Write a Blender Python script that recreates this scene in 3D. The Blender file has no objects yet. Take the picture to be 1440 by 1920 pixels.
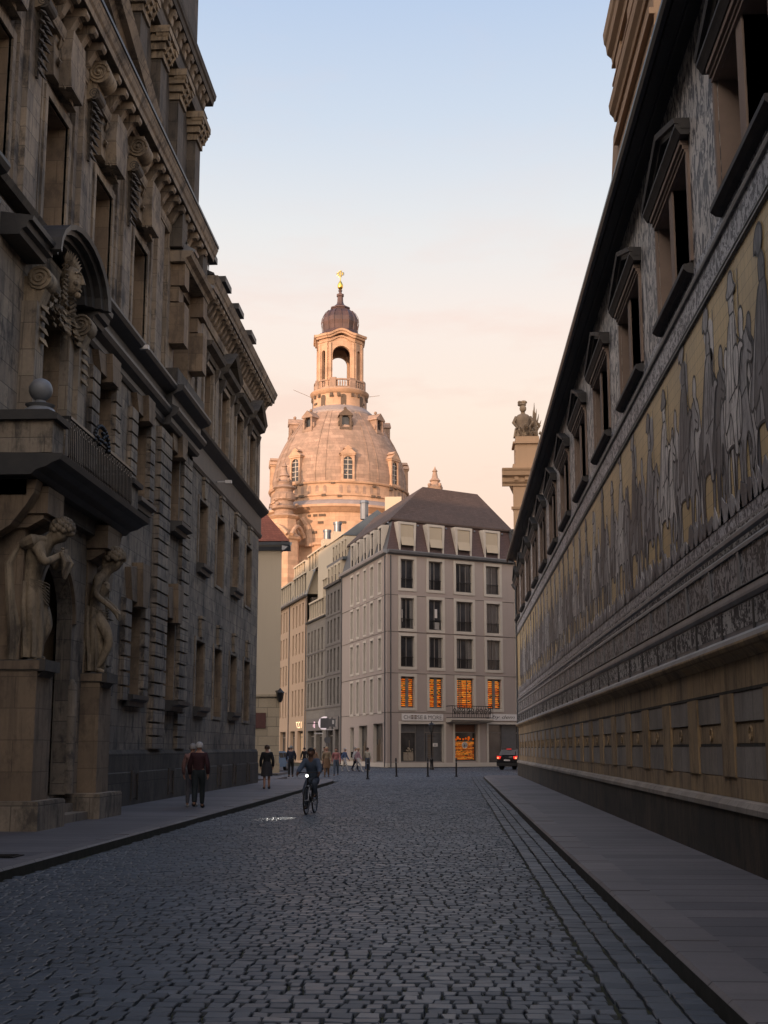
import bpy, bmesh, math, random
import numpy as np
from mathutils import Vector, Matrix
random.seed(7)
sc = bpy.context.scene
# ---------------------------------------------------------------- camera
cam_d = bpy.data.cameras.new('camera'); cam = bpy.data.objects.new('camera', cam_d)
sc.collection.objects.link(cam); sc.camera = cam
cam.location = (0, 0, 1.7)
cam.rotation_euler = (math.pi/2 + 0.178884, 0, 0.052167)
cam_d.sensor_fit = 'VERTICAL'; cam_d.sensor_height = 24; cam_d.lens = 24*2450/1920
cam_d.clip_end = 3000; cam_d.clip_start = 0.1
# ---------------------------------------------------------------- sky and sun
SUN_EL, SUN_AZ = math.radians(1.9), math.radians(28)      # low sun behind the camera, to the left of the street
sdir = Vector((-math.sin(SUN_AZ)*math.cos(SUN_EL), -math.cos(SUN_AZ)*math.cos(SUN_EL), math.sin(SUN_EL)))
world = bpy.data.worlds.new('World'); sc.world = world; world.use_nodes = True
nt = world.node_tree; nt.nodes.clear()
def wn(t, **k):
    n = nt.nodes.new(t)
    for a, b in k.items(): setattr(n, a, b)
    return n
out = wn('ShaderNodeOutputWorld'); bg = wn('ShaderNodeBackground'); bg.inputs[1].default_value = 0.1
sky = wn('ShaderNodeTexSky'); sky.sky_type = 'NISHITA'; sky.sun_disc = False
sky.sun_elevation = SUN_EL; sky.sun_rotation = math.atan2(sdir.x, sdir.y)
sky.air_density = 1.0; sky.dust_density = 2.0; sky.ozone_density = 2.0
tc = wn('ShaderNodeTexCoord'); sep = wn('ShaderNodeSeparateXYZ'); nt.links.new(tc.outputs['Generated'], sep.inputs[0])
ramp = wn('ShaderNodeValToRGB'); nt.links.new(sep.outputs['Z'], ramp.inputs[0])
cr = ramp.color_ramp
stops = [(0.0, (.98, .66, .50)), (0.17, (1.0, .73, .58)), (0.25, (.99, .82, .69)), (0.32, (.95, .84, .77)), (0.38, (.82, .82, .82)), (0.45, (.64, .72, .83)), (0.53, (.49, .61, .81)), (0.75, (.24, .36, .62)), (1.0, (.16, .27, .52))]
cr.elements[0].position = stops[0][0]; cr.elements[0].color = (*stops[0][1], 1)
cr.elements[1].position = stops[-1][0]; cr.elements[1].color = (*stops[-1][1], 1)
for p, c in stops[1:-1]:
    e = cr.elements.new(p); e.color = (*c, 1)
# faint low pink clouds
mp = wn('ShaderNodeMapping'); mp.inputs['Scale'].default_value = (3, 3, 11); nt.links.new(tc.outputs['Generated'], mp.inputs[0])
cn = wn('ShaderNodeTexNoise'); cn.inputs['Scale'].default_value = 2.6; cn.inputs['Detail'].default_value = 6; cn.inputs['Roughness'].default_value = .55; nt.links.new(mp.outputs[0], cn.inputs[0])
cm = wn('ShaderNodeMapRange'); nt.links.new(cn.outputs[0], cm.inputs[0]); cm.inputs[1].default_value = .5; cm.inputs[2].default_value = .68; cm.inputs[4].default_value = .5
cz = wn('ShaderNodeMapRange'); nt.links.new(sep.outputs['Z'], cz.inputs[0]); cz.inputs[1].default_value = .40; cz.inputs[2].default_value = .20; cz.inputs[3].default_value = 0.12; cz.inputs[4].default_value = 1.0
cmul = wn('ShaderNodeMath', operation='MULTIPLY'); nt.links.new(cm.outputs[0], cmul.inputs[0]); nt.links.new(cz.outputs[0], cmul.inputs[1])
cmix = wn('ShaderNodeMix', data_type='RGBA'); nt.links.new(cmul.outputs[0], cmix.inputs[0]); nt.links.new(ramp.outputs[0], cmix.inputs[6]); cmix.inputs[7].default_value = (.92, .60, .50, 1)
sc10 = wn('ShaderNodeVectorMath', operation='SCALE'); nt.links.new(cmix.outputs[2], sc10.inputs[0]); sc10.inputs[3].default_value = 10.6
smix = wn('ShaderNodeMix', data_type='RGBA'); smix.inputs[0].default_value = 0.88
nt.links.new(sky.outputs[0], smix.inputs[6]); nt.links.new(sc10.outputs[0], smix.inputs[7])
# brighter, warmer sky round the setting sun, behind the camera
gd = wn('ShaderNodeVectorMath', operation='DOT_PRODUCT'); nt.links.new(tc.outputs['Generated'], gd.inputs[0]); gd.inputs[1].default_value = (sdir.x, sdir.y, .25)
gr = wn('ShaderNodeMapRange'); nt.links.new(gd.outputs['Value'], gr.inputs[0]); gr.inputs[1].default_value = .1; gr.inputs[2].default_value = 1.0; gr.inputs[3].default_value = 0; gr.inputs[4].default_value = 1
gp = wn('ShaderNodeMath', operation='POWER'); nt.links.new(gr.outputs[0], gp.inputs[0]); gp.inputs[1].default_value = 1.6
gs = wn('ShaderNodeVectorMath', operation='SCALE'); gs.inputs[0].default_value = (1.0, .78, .60); 
gk = wn('ShaderNodeMath', operation='MULTIPLY'); nt.links.new(gp.outputs[0], gk.inputs[0]); gk.inputs[1].default_value = 24; nt.links.new(gk.outputs[0], gs.inputs[3])
ga = wn('ShaderNodeVectorMath', operation='ADD'); nt.links.new(smix.outputs[2], ga.inputs[0]); nt.links.new(gs.outputs[0], ga.inputs[1])
nt.links.new(ga.outputs[0], bg.inputs[0]); nt.links.new(bg.outputs[0], out.inputs[0])
sun_d = bpy.data.lights.new('sun', 'SUN'); sun = bpy.data.objects.new('sun', sun_d); sc.collection.objects.link(sun)
sun_d.energy = 3.9; sun_d.angle = math.radians(.5); sun_d.color = (1.0, .60, .36)
sun.rotation_euler = sdir.to_track_quat('Z', 'Y').to_euler(); sun.location = (-30, -40, 60)
sc.view_settings.view_transform = 'Standard'; sc.view_settings.look = 'None'; sc.view_settings.gamma = 1; sc.view_settings.exposure = 0.12
sc.cycles.max_bounces = 5; sc.cycles.diffuse_bounces = 3; sc.cycles.glossy_bounces = 3
# ---------------------------------------------------------------- materials
def lin(c): return tuple(((x/255.)/12.92 if x/255. <= .04045 else ((x/255.+.055)/1.055)**2.4) for x in c)
class N:
    def __init__(s, name):
        s.m = bpy.data.materials.new(name); s.m.use_nodes = True; s.t = s.m.node_tree; s.b = s.t.nodes['Principled BSDF']
    def n(s, t, inp=None, **k):
        x = s.t.nodes.new(t)
        for a, b in k.items(): setattr(x, a, b)
        for a, b in (inp or {}).items():
            if isinstance(b, bpy.types.NodeSocket): s.t.links.new(b, x.inputs[a])
            else: x.inputs[a].default_value = b
        return x
    def l(s, a, b): s.t.links.new(a, b)
    def noise(s, vec, scale, detail=4, rough=.6, out=0):
        return s.n('ShaderNodeTexNoise', {'Vector': vec, 'Scale': scale, 'Detail': detail, 'Roughness': rough}).outputs[out]
    def mapr(s, v, a, b, c, d): return s.n('ShaderNodeMapRange', {0: v, 1: a, 2: b, 3: c, 4: d}).outputs[0]
    def mix(s, f, a, b, bt='MIX'):
        x = s.n('ShaderNodeMix', {0: f, 6: a, 7: b}, data_type='RGBA', blend_type=bt); return x.outputs[2]
    def scaled(s, vec, sx, sy, sz): return s.n('ShaderNodeVectorMath', {0: vec, 1: (sx, sy, sz)}, operation='MULTIPLY').outputs[0]
    def bump(s, h, strength, dist=.02):
        x = s.n('ShaderNodeBump', {'Height': h, 'Strength': strength, 'Distance': dist}); s.l(x.outputs[0], s.b.inputs['Normal']); return x
def c4(c, k=1): return (c[0]*k, c[1]*k, c[2]*k, 1)
def wallcoord(g):
    tc = g.n('ShaderNodeTexCoord').outputs['Object']; sp = g.n('ShaderNodeSeparateXYZ', {0: tc})
    ad = g.n('ShaderNodeMath', {0: sp.outputs[0], 1: sp.outputs[1]}, operation='ADD').outputs[0]
    return tc, g.n('ShaderNodeCombineXYZ', {0: ad, 1: sp.outputs[2], 2: 0.0}).outputs[0], sp
def stone(name, ca, cb, bw=1.0, bh=.42, mortar=.012, dark=.45, soot=None, rough=.88, var=.6, bumps=.5, grime=0):
    """weathered ashlar: blocks differ in tone, grime patches and rain streaks"""
    g = N(name); tc, wc, sp = wallcoord(g)
    br = g.n('ShaderNodeTexBrick', {'Vector': wc, 'Color1': c4(ca), 'Color2': c4(cb), 'Mortar': c4(ca, .5), 'Scale': 1.0, 'Mortar Size': mortar, 'Mortar Smooth': .4, 'Bias': 0.0, 'Brick Width': bw, 'Row Height': bh})
    br.offset = .5
    b2 = g.n('ShaderNodeTexBrick', {'Vector': wc, 'Color1': (1, 1, 1, 1), 'Color2': (.55, .53, .52, 1), 'Mortar': (.8, .8, .8, 1), 'Scale': 1.0, 'Mortar Size': 0.0, 'Bias': -.25, 'Brick Width': bw*1.5, 'Row Height': bh}); b2.offset = .33; b2.offset_frequency = 3
    brc = g.mix(min(1, var*1.2), br.outputs[0], b2.outputs[0], 'MULTIPLY')
    n1 = g.noise(tc, .55, 6, .65); n2 = g.noise(g.scaled(tc, 2.2, 2.2, .35), 1.3, 5, .6); n3 = g.noise(tc, 14, 4, .6)
    so = soot if soot else (ca[0]*dark*.75, ca[1]*dark*.8, ca[2]*dark*.95)
    c = g.mix(g.mapr(n1, .42, .66, 0, var), brc, c4(so))
    c = g.mix(g.mapr(n2, .5, .72, 0, var*.8), c, c4(so, 1.1))
    c = g.mix(g.mapr(n3, .3, .7, 0, .35), c, c4(ca, .55))
    if grime:
        c = g.mix(g.mapr(g.noise(g.scaled(tc, 1, 1, .55), 1.7, 7, .72), .50, .62, 0, grime), c, c4(so, .9))
        c = g.mix(g.mapr(g.noise(g.scaled(tc, 4.5, 4.5, .22), 1.2, 5, .65), .54, .66, 0, grime), c, c4(so, .8))
        c = g.mix(g.mapr(g.noise(g.scaled(tc, 6, 6, .3), .9, 4, .6), .60, .72, 0, grime*.6), c, c4(cb, 1.35))
    g.l(c, g.b.inputs['Base Color']); g.b.inputs['Roughness'].default_value = rough
    h = g.n('ShaderNodeMath', {0: g.mapr(br.outputs[1], 0, 1, 1, 0), 1: g.mapr(n3, 0, 1, 0, .5)}, operation='ADD').outputs[0]
    g.bump(h, bumps, .02)
    return g.m
def plain(name, c, rough=.7, var=.25, scale=3, metal=0, bump=0, spec=None, c2=None):
    g = N(name); tc = g.n('ShaderNodeTexCoord').outputs['Object']
    n = g.noise(tc, scale, 5, .6); x = g.mix(g.mapr(n, .3, .7, 0, 1), c4(c), c4(c2) if c2 else c4(c, 1-var))
    g.l(x, g.b.inputs['Base Color']); g.b.inputs['Roughness'].default_value = rough; g.b.inputs['Metallic'].default_value = metal
    if bump: g.bump(g.noise(tc, scale*8, 3), bump, .01)
    if spec is not None: g.b.inputs['Specular IOR Level'].default_value = spec
    return g.m
def plaster(name, c, joint=None, streak=.25, bw=None):
    """rendered wall with faint weathering; joint = storey-joint spacing"""
    g = N(name); tc, wc, sp = wallcoord(g)
    n1 = g.noise(tc, .3, 5, .6); n2 = g.noise(g.scaled(tc, 3, 3, .25), 1.0, 4, .6)
    x = g.mix(g.mapr(n1, .35, .7, 0, streak), c4(c), c4(c, .72)); x = g.mix(g.mapr(n2, .5, .75, 0, streak), x, c4(c, .68))
    if joint:
        br = g.n('ShaderNodeTexBrick', {'Vector': wc, 'Color1': (1,1,1,1), 'Color2': (.93,.93,.93,1), 'Mortar': (.45,.45,.45,1), 'Scale': 1.0, 'Mortar Size': .02, 'Mortar Smooth': .2, 'Brick Width': bw or 400.0, 'Row Height': joint})
        x = g.mix(1.0, x, br.outputs[0], 'MULTIPLY')
    g.l(x, g.b.inputs['Base Color']); g.b.inputs['Roughness'].default_value = .9
    g.bump(g.noise(tc, 30, 3), .15, .01)
    return g.m
def etched(name, light, dark, sx=1, sy=1, sz=1, scale=4, lo=.47, hi=.53, back=None, tiles=True):
    """line-drawn ornament: warped noise cut into light and dark strokes"""
    g = N(name); tc, wc, sp = wallcoord(g)
    v = g.scaled(tc, sx, sy, sz)
    d = g.noise(v, scale*.6, 2, .5, 1)
    w = g.n('ShaderNodeVectorMath', {0: v, 1: g.n('ShaderNodeVectorMath', {0: d, 1: (.9, .9, .9)}, operation='MULTIPLY').outputs[0]}, operation='ADD').outputs[0]
    n = g.noise(w, scale, 5, .62)
    x = g.mix(g.mapr(n, lo, hi, 0, 1), c4(dark), c4(light))
    if back:
        n2 = g.noise(v, scale*.35, 3, .5); x = g.mix(g.mapr(n2, .46, .56, 0, 1), x, c4(back))
    n4 = g.noise(tc, .4, 4, .6); x = g.mix(g.mapr(n4, .4, .7, 0, .35), x, c4(dark))
    if tiles:
        br = g.n('ShaderNodeTexBrick', {'Vector': wc, 'Color1': (1,1,1,1), 'Color2': (.9,.9,.9,1), 'Mortar': (.7,.7,.7,1), 'Scale': 1.0, 'Mortar Size': .004, 'Brick Width': .205, 'Row Height': .205}); br.offset = 0
        x = g.mix(1.0, x, br.outputs[0], 'MULTIPLY')
    g.l(x, g.b.inputs['Base Color']); g.b.inputs['Roughness'].default_value = .55
    return g.m
def emit(name, c, strength, base=None):
    g = N(name); g.b.inputs['Base Color'].default_value = c4(base or c); g.b.inputs['Emission Color'].default_value = c4(c); g.b.inputs['Emission Strength'].default_value = strength
    g.b.inputs['Roughness'].default_value = .4
    return g.m
def glass_dark(name, c=(.018,.02,.024), rough=.08):
    g = N(name); tc = g.n('ShaderNodeTexCoord').outputs['Object']
    n = g.noise(tc, .7, 3, .5); x = g.mix(g.mapr(n, .4, .65, 0, 1), c4(c), c4(c, 2.2))
    g.l(x, g.b.inputs['Base Color']); g.b.inputs['Roughness'].default_value = rough; g.b.inputs['Specular IOR Level'].default_value = .5
    g.bump(g.noise(tc, 1.6, 1), .04, .05)
    return g.m
M = {}
M['pal'] = stone('palace_sandstone', (.27,.23,.185), (.40,.33,.245), 1.15, .46, soot=(.042,.041,.042), var=.6, grime=.85)
M['palw'] = stone('palace_warm_stone', (.30,.225,.15), (.22,.165,.115), 1.3, .62, soot=(.085,.066,.05), var=.4, bumps=.3, grime=.6)
M['pald'] = stone('palace_dark_stone', (.095,.084,.070), (.14,.12,.095), 1.4, .75, soot=(.030,.029,.028), var=.6, grime=.7)
M['palt'] = stone('palace_tan_trim', (.29,.245,.19), (.40,.325,.235), 1.2, .6, soot=(.06,.055,.05), var=.5, grime=.8)
M['carve'] = stone('carved_sandstone', (.33,.265,.18), (.35,.28,.19), 30, 30, .0, soot=(.065,.054,.043), var=.6, bumps=.9, grime=.8)
M['carved'] = plain('sooty_carving', (.05,.048,.045), .8, scale=3, c2=(.10,.085,.068), bump=.3)
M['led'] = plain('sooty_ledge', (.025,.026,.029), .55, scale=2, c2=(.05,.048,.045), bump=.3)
M['slate'] = plain('slate_grey_roof', (.05,.055,.065), .5, scale=1.5, var=.4)
M['glass'] = glass_dark('window_glass')
M['glassb'] = glass_dark('black_window_glass', (.008,.009,.011), .12)
M['framew'] = plain('pale_window_frame', (.34,.33,.31), .5)
M['frame'] = plain('window_frame_paint', (.16,.15,.14), .5)
M['framebr'] = plain('brown_window_frame', (.10,.05,.035), .5)
M['iron'] = plain('black_iron', (.018,.018,.02), .4, metal=.4)
M['zinc'] = plain('zinc_sheet', (.22,.24,.27), .35, metal=.7, scale=1)
M['gold'] = plain('gilding', (.9,.62,.14), .25, metal=1.0, var=.1)
# right gallery
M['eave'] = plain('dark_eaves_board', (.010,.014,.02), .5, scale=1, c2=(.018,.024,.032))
M['mural_bg'] = None
M['sgraf'] = etched('sgraffito_plaster', (.56,.53,.49), (.07,.073,.085), 1.2, 1, .5, 5, .47, .53, back=None, tiles=False)
M['orn'] = etched('mural_ornament_band', (.50,.51,.53), (.075,.08,.095), 1, 1, 1, 6, .47, .52, tiles=False)
M['orn2'] = etched('mural_relief_band', (.36,.365,.37), (.03,.032,.038), 1, 1, 1, 6, .48, .52)
M['tileg'] = plain('grey_tile', (.23,.24,.25), .5, scale=2, var=.4)
M['tilel'] = plain('pale_grey_molding', (.27,.27,.26), .6, scale=2, var=.35)
M['base'] = stone('gallery_base_stone', (.50,.35,.18), (.36,.27,.165), .55, 3.0, .012, soot=(.06,.046,.034), var=.4, grime=.5)
M['baseg'] = stone('gallery_panel_stone', (.33,.30,.26), (.40,.345,.27), .62, 3.0, .01, soot=(.05,.045,.04), var=.4)
M['plinth'] = stone('mossy_dark_plinth', (.060,.048,.034), (.085,.062,.038), 1.4, 2.0, .012, soot=(.014,.016,.011), var=.8, grime=.8)
M['jamb'] = plain('pinkish_sandstone', (.27,.205,.165), .85, scale=1.5, var=.25, bump=.2)
M['hood'] = plain('dark_weathered_hood', (.028,.029,.033), .7, scale=3, c2=(.06,.056,.052), bump=.2)
M['gablep'] = plaster('gable_ochre_plaster', (.40,.27,.17))
# centre
M['mauve'] = plaster('mauve_grey_plaster', (.345,.295,.265), streak=.22)
M['mauvet'] = plain('pale_window_surround', (.50,.46,.40), .8, scale=1, var=.12)
M['shopglass'] = glass_dark('shop_glass', (.03,.03,.03), .1)
M['tile_br'] = None
M['greyst'] = stone('grey_ashlar', (.19,.178,.16), (.22,.205,.18), 1.3, .5, .008, soot=(.14,.13,.12), var=.35, bumps=.2)
M['greyst2'] = stone('darker_grey_ashlar', (.14,.132,.125), (.165,.155,.145), 1.3, .5, .008, soot=(.10,.10,.095), var=.35, bumps=.2)
M['beige'] = plaster('warm_beige_plaster', (.42,.31,.22), streak=.15)
M['cream'] = plaster('cream_plaster', (.42,.36,.27), streak=.12)
M['creamr'] = stone('cream_banded_stone', (.34,.285,.20), (.38,.32,.225), 1.2, .62, .02, soot=(.25,.21,.15), var=.2, bumps=.6)
M['loft'] = plaster('pale_dormer_render', (.50,.44,.34), streak=.1)
M['metroof'] = plain('blue_grey_metal_roof', (.10,.125,.15), .4, scale=.8, var=.3, metal=.4)
M['redtile'] = stone('red_roof_tiles', (.24,.075,.045), (.30,.10,.06), .22, .18, .012, soot=(.12,.045,.03), var=.4)
M['browntile'] = stone('brown_roof_tiles', (.085,.058,.048), (.105,.072,.06), .3, .2, .014, soot=(.05,.038,.034), var=.4, rough=.9)
M['maroontile'] = stone('maroon_mansard_tiles', (.10,.058,.052), (.125,.072,.063), .25, .16, .02, soot=(.06,.04,.04), var=.3, rough=.6)
M['signw'] = plain('white_sign', (.62,.60,.58), .5, var=.08)
M['signtxt'] = plain('grey_sign_letters', (.10,.10,.10), .5)
# church
M['church'] = stone('church_sandstone', (.54,.36,.245), (.62,.41,.28), 1.9, .75, .010, soot=(.26,.185,.13), var=.5, bumps=.15)
M['churchd'] = stone('church_dome_stone', (.40,.28,.215), (.48,.335,.255), 1.7, .62, .02, soot=(.20,.15,.115), var=.85, bumps=.25)
M['cdark'] = plain('old_dark_church_stone', (.13,.095,.07), .85, var=.4)
M['copper'] = plain('brown_copper_sheet', (.13,.075,.065), .42, scale=.6, c2=(.075,.05,.046), metal=.35)
M['lead'] = plain('lead_sheet', (.30,.26,.25), .6, scale=1)

g = N('leaded_glass'); tc, wc, sp = wallcoord(g)
br = g.n('ShaderNodeTexBrick', {'Vector': wc, 'Color1': (.16, .165, .18, 1), 'Color2': (.05, .052, .06, 1), 'Mortar': (.28, .28, .27, 1), 'Scale': 1.0, 'Mortar Size': .008, 'Brick Width': .11, 'Row Height': .14}); br.offset = 0  # pane greys raised to stand in for reflected light
g.l(br.outputs[0], g.b.inputs['Base Color']); g.b.inputs['Roughness'].default_value = .12; g.bump(g.noise(g.scaled(tc, 6, 6, 6), 1.5, 1), .25, .03)
M['leaded'] = g.m
# ---------------------------------------------------------------- mesh helpers
def wloc(o):
    v = Vector((0, 0, 0))
    while o is not None: v = v + o.location; o = o.parent
    return v
class MB:
    def __init__(s): s.v = []; s.f = []; s.mi = []; s.mats = []
    def mid(s, m):
        if m is None: return 0
        if m not in s.mats: s.mats.append(m)
        return s.mats.index(m)
    def add(s, vs, fs, m=None):
        k = len(s.v); s.v += [tuple(p) for p in vs]; i = s.mid(m)
        for f in fs: s.f.append(tuple(k+q for q in f)); s.mi.append(i)
    def box(s, x0, x1, y0, y1, z0, z1, m=None):
        s.add([(x0,y0,z0),(x1,y0,z0),(x1,y1,z0),(x0,y1,z0),(x0,y0,z1),(x1,y0,z1),(x1,y1,z1),(x0,y1,z1)],
              [(0,3,2,1),(4,5,6,7),(0,1,5,4),(1,2,6,5),(2,3,7,6),(3,0,4,7)], m)
    def hexa(s, p, m=None):   # 8 points bottom 4 then top 4
        s.add(p, [(0,3,2,1),(4,5,6,7),(0,1,5,4),(1,2,6,5),(2,3,7,6),(3,0,4,7)], m)
    def quad(s, a, b, c, d, m=None): s.add([a,b,c,d], [(0,1,2,3)], m)
    def poly(s, pts, m=None): s.add(pts, [tuple(range(len(pts)))], m)
    def extr(s, prof, a, b, m=None, caps=True):   # prof: closed list of points (3D) ; a->b is the offset vector list
        n = len(prof); A = [Vector(p)+Vector(a) for p in prof]; B = [Vector(p)+Vector(b) for p in prof]
        fs = [(i, (i+1) % n, n+(i+1) % n, n+i) for i in range(n)]
        if caps: fs += [tuple(range(n-1, -1, -1)), tuple(range(n, 2*n))]
        s.add(A+B, fs, m)
    def lathe(s, prof, cx, cy, n=24, m=None, a0=0, a1=2*math.pi, sx=1, sy=1, rot=0):
        full = abs(a1-a0-2*math.pi) < 1e-6; k = n if full else n+1; vs = []
        for (r, z) in prof:
            for i in range(k):
                a = a0+(a1-a0)*i/n+rot; vs.append((cx+r*sx*math.cos(a), cy+r*sy*math.sin(a), z))
        fs = []
        for j in range(len(prof)-1):
            for i in range(n):
                i2 = (i+1) % k; fs.append((j*k+i, j*k+i2, (j+1)*k+i2, (j+1)*k+i))
        s.add(vs, fs, m)
    def tube(s, pts, r, n=8, m=None, caps=True, closed=False):
        pts = [Vector(p) for p in pts]; k = len(pts); rs = r if isinstance(r, (list, tuple)) else [r]*k; vs = []
        up = Vector((0, 0, 1)); prev = None
        for i, p in enumerate(pts):
            if closed: d = pts[(i+1) % k]-pts[i-1]
            else: d = (pts[min(i+1, k-1)]-pts[max(i-1, 0)])
            if d.length < 1e-9: d = Vector((0, 0, 1))
            d.normalize()
            if prev is None: x = d.cross(up if abs(d.z) < .95 else Vector((1, 0, 0))).normalized()
            else: x = (prev - d*prev.dot(d)).normalized()
            prev = x; y = d.cross(x)
            for j in range(n):
                a = 2*math.pi*j/n; vs.append(p+(x*math.cos(a)+y*math.sin(a))*rs[i])
        fs = []
        for i in range(k if closed else k-1):
            i2 = (i+1) % k
            for j in range(n): fs.append((i*n+j, i*n+(j+1) % n, i2*n+(j+1) % n, i2*n+j))
        if caps and not closed: fs += [tuple(range(n-1, -1, -1)), tuple((k-1)*n+j for j in range(n))]
        s.add(vs, fs, m)
    def ball(s, c, r, m=None, n=10, k=7, sx=1, sy=1, sz=1):
        vs = []; 
        for i in range(k+1):
            t = math.pi*i/k
            for j in range(n):
                a = 2*math.pi*j/n; vs.append((c[0]+r*sx*math.sin(t)*math.cos(a), c[1]+r*sy*math.sin(t)*math.sin(a), c[2]-r*sz*math.cos(t)))
        s.add(vs, [(i*n+j, i*n+(j+1) % n, (i+1)*n+(j+1) % n, (i+1)*n+j) for i in range(k) for j in range(n)], m)
    def cyl(s, a, b, r, n=12, m=None): s.tube([a, b], r, n, m)
    def build(s, name, mat=None, parent=None, smooth=False, local=False):
        me = bpy.data.meshes.new(name)
        off = Vector((0, 0, 0)) if (local or parent is None) else wloc(parent)
        vs = [(p[0]-off.x, p[1]-off.y, p[2]-off.z) for p in s.v]
        me.from_pydata(vs, [], s.f)
        mats = list(s.mats)
        if mat is not None: mats = [mat] + [x for x in mats]
        for x in mats: me.materials.append(x)
        if s.mats and mat is None: me.polygons.foreach_set('material_index', s.mi)
        if smooth: me.polygons.foreach_set('use_smooth', [True]*len(me.polygons))
        me.update()
        o = bpy.data.objects.new(name, me); sc.collection.objects.link(o)
        if parent is not None: o.parent = parent
        if smooth == 'auto' or smooth is True:
            try: me.set_sharp_from_angle(angle=math.radians(40))
            except Exception: pass
        return o
def tag(o, label=None, cat=None, group=None, kind=None):
    if label: o['label'] = label
    if cat: o['category'] = cat
    if group: o['group'] = group
    if kind: o['kind'] = kind
    return o
def empty(name, loc, label=None, cat=None, group=None):
    o = bpy.data.objects.new(name, None); sc.collection.objects.link(o); o.location = loc; o.empty_display_size = .3
    return tag(o, label, cat, group)
def copy_tree(o, parent=None):
    c = o.copy(); sc.collection.objects.link(c); c.parent = parent
    for ch in list(o.children): copy_tree(ch, c)
    return c
class Face:
    """vertical wall plane from p0 along direction d (2D), outward normal n; P(u,w,out) -> world"""
    def __init__(s, p0, p1, out_left=True):
        s.p0 = Vector((p0[0], p0[1], 0)); d = Vector((p1[0]-p0[0], p1[1]-p0[1], 0)); s.L = d.length; s.d = d.normalized()
        s.n = Vector((-s.d.y, s.d.x, 0)) if out_left else Vector((s.d.y, -s.d.x, 0))
    def P(s, u, w, o=0):
        q = s.p0+s.d*u+s.n*o; return (q.x, q.y, w)
    def box(s, mb, u0, u1, w0, w1, o0, o1, m=None):
        mb.hexa([s.P(u0,w0,o0), s.P(u1,w0,o0), s.P(u1,w0,o1), s.P(u0,w0,o1), s.P(u0,w1,o0), s.P(u1,w1,o0), s.P(u1,w1,o1), s.P(u0,w1,o1)], m)
    def prof(s, mb, pts, u0, u1, m=None):    # pts: (out, w) closed polygon extruded along u
        A = [s.P(u0, w, o) for o, w in pts]; B = [s.P(u1, w, o) for o, w in pts]; n = len(pts)
        mb.add(A+B, [(i, (i+1) % n, n+(i+1) % n, n+i) for i in range(n)]+[tuple(range(n-1,-1,-1)), tuple(range(n, 2*n))], m)
    def pol(s, mb, pts, o0, o1, m=None):     # pts: (u,w) polygon given thickness o0..o1
        A = [s.P(u, w, o0) for u, w in pts]; B = [s.P(u, w, o1) for u, w in pts]; n = len(pts)
        mb.add(A+B, [(i, (i+1) % n, n+(i+1) % n, n+i) for i in range(n)]+[tuple(range(n-1,-1,-1)), tuple(range(n, 2*n))], m)
    def grid(s, mb, u0, u1, w0, w1, holes, m=None, mr=None, out=0.0):
        """wall sheet with rectangular holes (a,b,c,d,depth) and their reveals"""
        us = sorted({u0, u1, *[max(u0, min(u1, x)) for h in holes for x in h[:2]]}); ws = sorted({w0, w1, *[max(w0, min(w1, x)) for h in holes for x in h[2:4]]})
        for i in range(len(us)-1):
            run = None
            for j in range(len(ws)-1):
                cu, cw = (us[i]+us[i+1])/2, (ws[j]+ws[j+1])/2
                hole = any(h[0] < cu < h[1] and h[2] < cw < h[3] for h in holes)
                if hole:
                    if run is not None: mb.quad(s.P(us[i], run, out), s.P(us[i+1], run, out), s.P(us[i+1], ws[j], out), s.P(us[i], ws[j], out), m); run = None
                elif run is None: run = ws[j]
            if run is not None: mb.quad(s.P(us[i], run, out), s.P(us[i+1], run, out), s.P(us[i+1], w1, out), s.P(us[i], w1, out), m)
        for h in holes:
            a, b, c, d, dep = h[:5]; q = mr or m
            mb.quad(s.P(a,c,out), s.P(a,d,out), s.P(a,d,out-dep), s.P(a,c,out-dep), q); mb.quad(s.P(b,c,out), s.P(b,c,out-dep), s.P(b,d,out-dep), s.P(b,d,out), q)
            mb.quad(s.P(a,d,out), s.P(b,d,out), s.P(b,d,out-dep), s.P(a,d,out-dep), q); mb.quad(s.P(a,c,out), s.P(a,c,out-dep), s.P(b,c,out-dep), s.P(b,c,out), q)
def leaf(q, c, d, n, L, W, m=None):
    """carved leaf: pointed, ridged and slightly curled"""
    c, d, n = Vector(c), Vector(d).normalized(), Vector(n).normalized(); s = d.cross(n).normalized()
    p = [c, c+d*L*.45+s*W+n*.02, c+d*L*.45-s*W+n*.02, c+d*L+n*L*.25, c+d*L*.45+n*W*.9, c+d*L*.4-n*W*.5]
    q.add(p, [(0, 1, 4), (1, 3, 4), (0, 4, 2), (2, 4, 3), (0, 5, 1), (1, 5, 3), (0, 2, 5), (2, 3, 5)], m)
def spiral(q, P, r, turns=2.2, th=.03, sgn=1):
    """raised volute line; P(a, b) maps plane offsets to a point"""
    n_ = int(turns*12); q.tube([P(sgn*r*(1-.85*i/n_)*math.cos(i*math.pi/6), r*(1-.85*i/n_)*math.sin(i*math.pi/6)) for i in range(n_+1)], th, 5)
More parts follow.
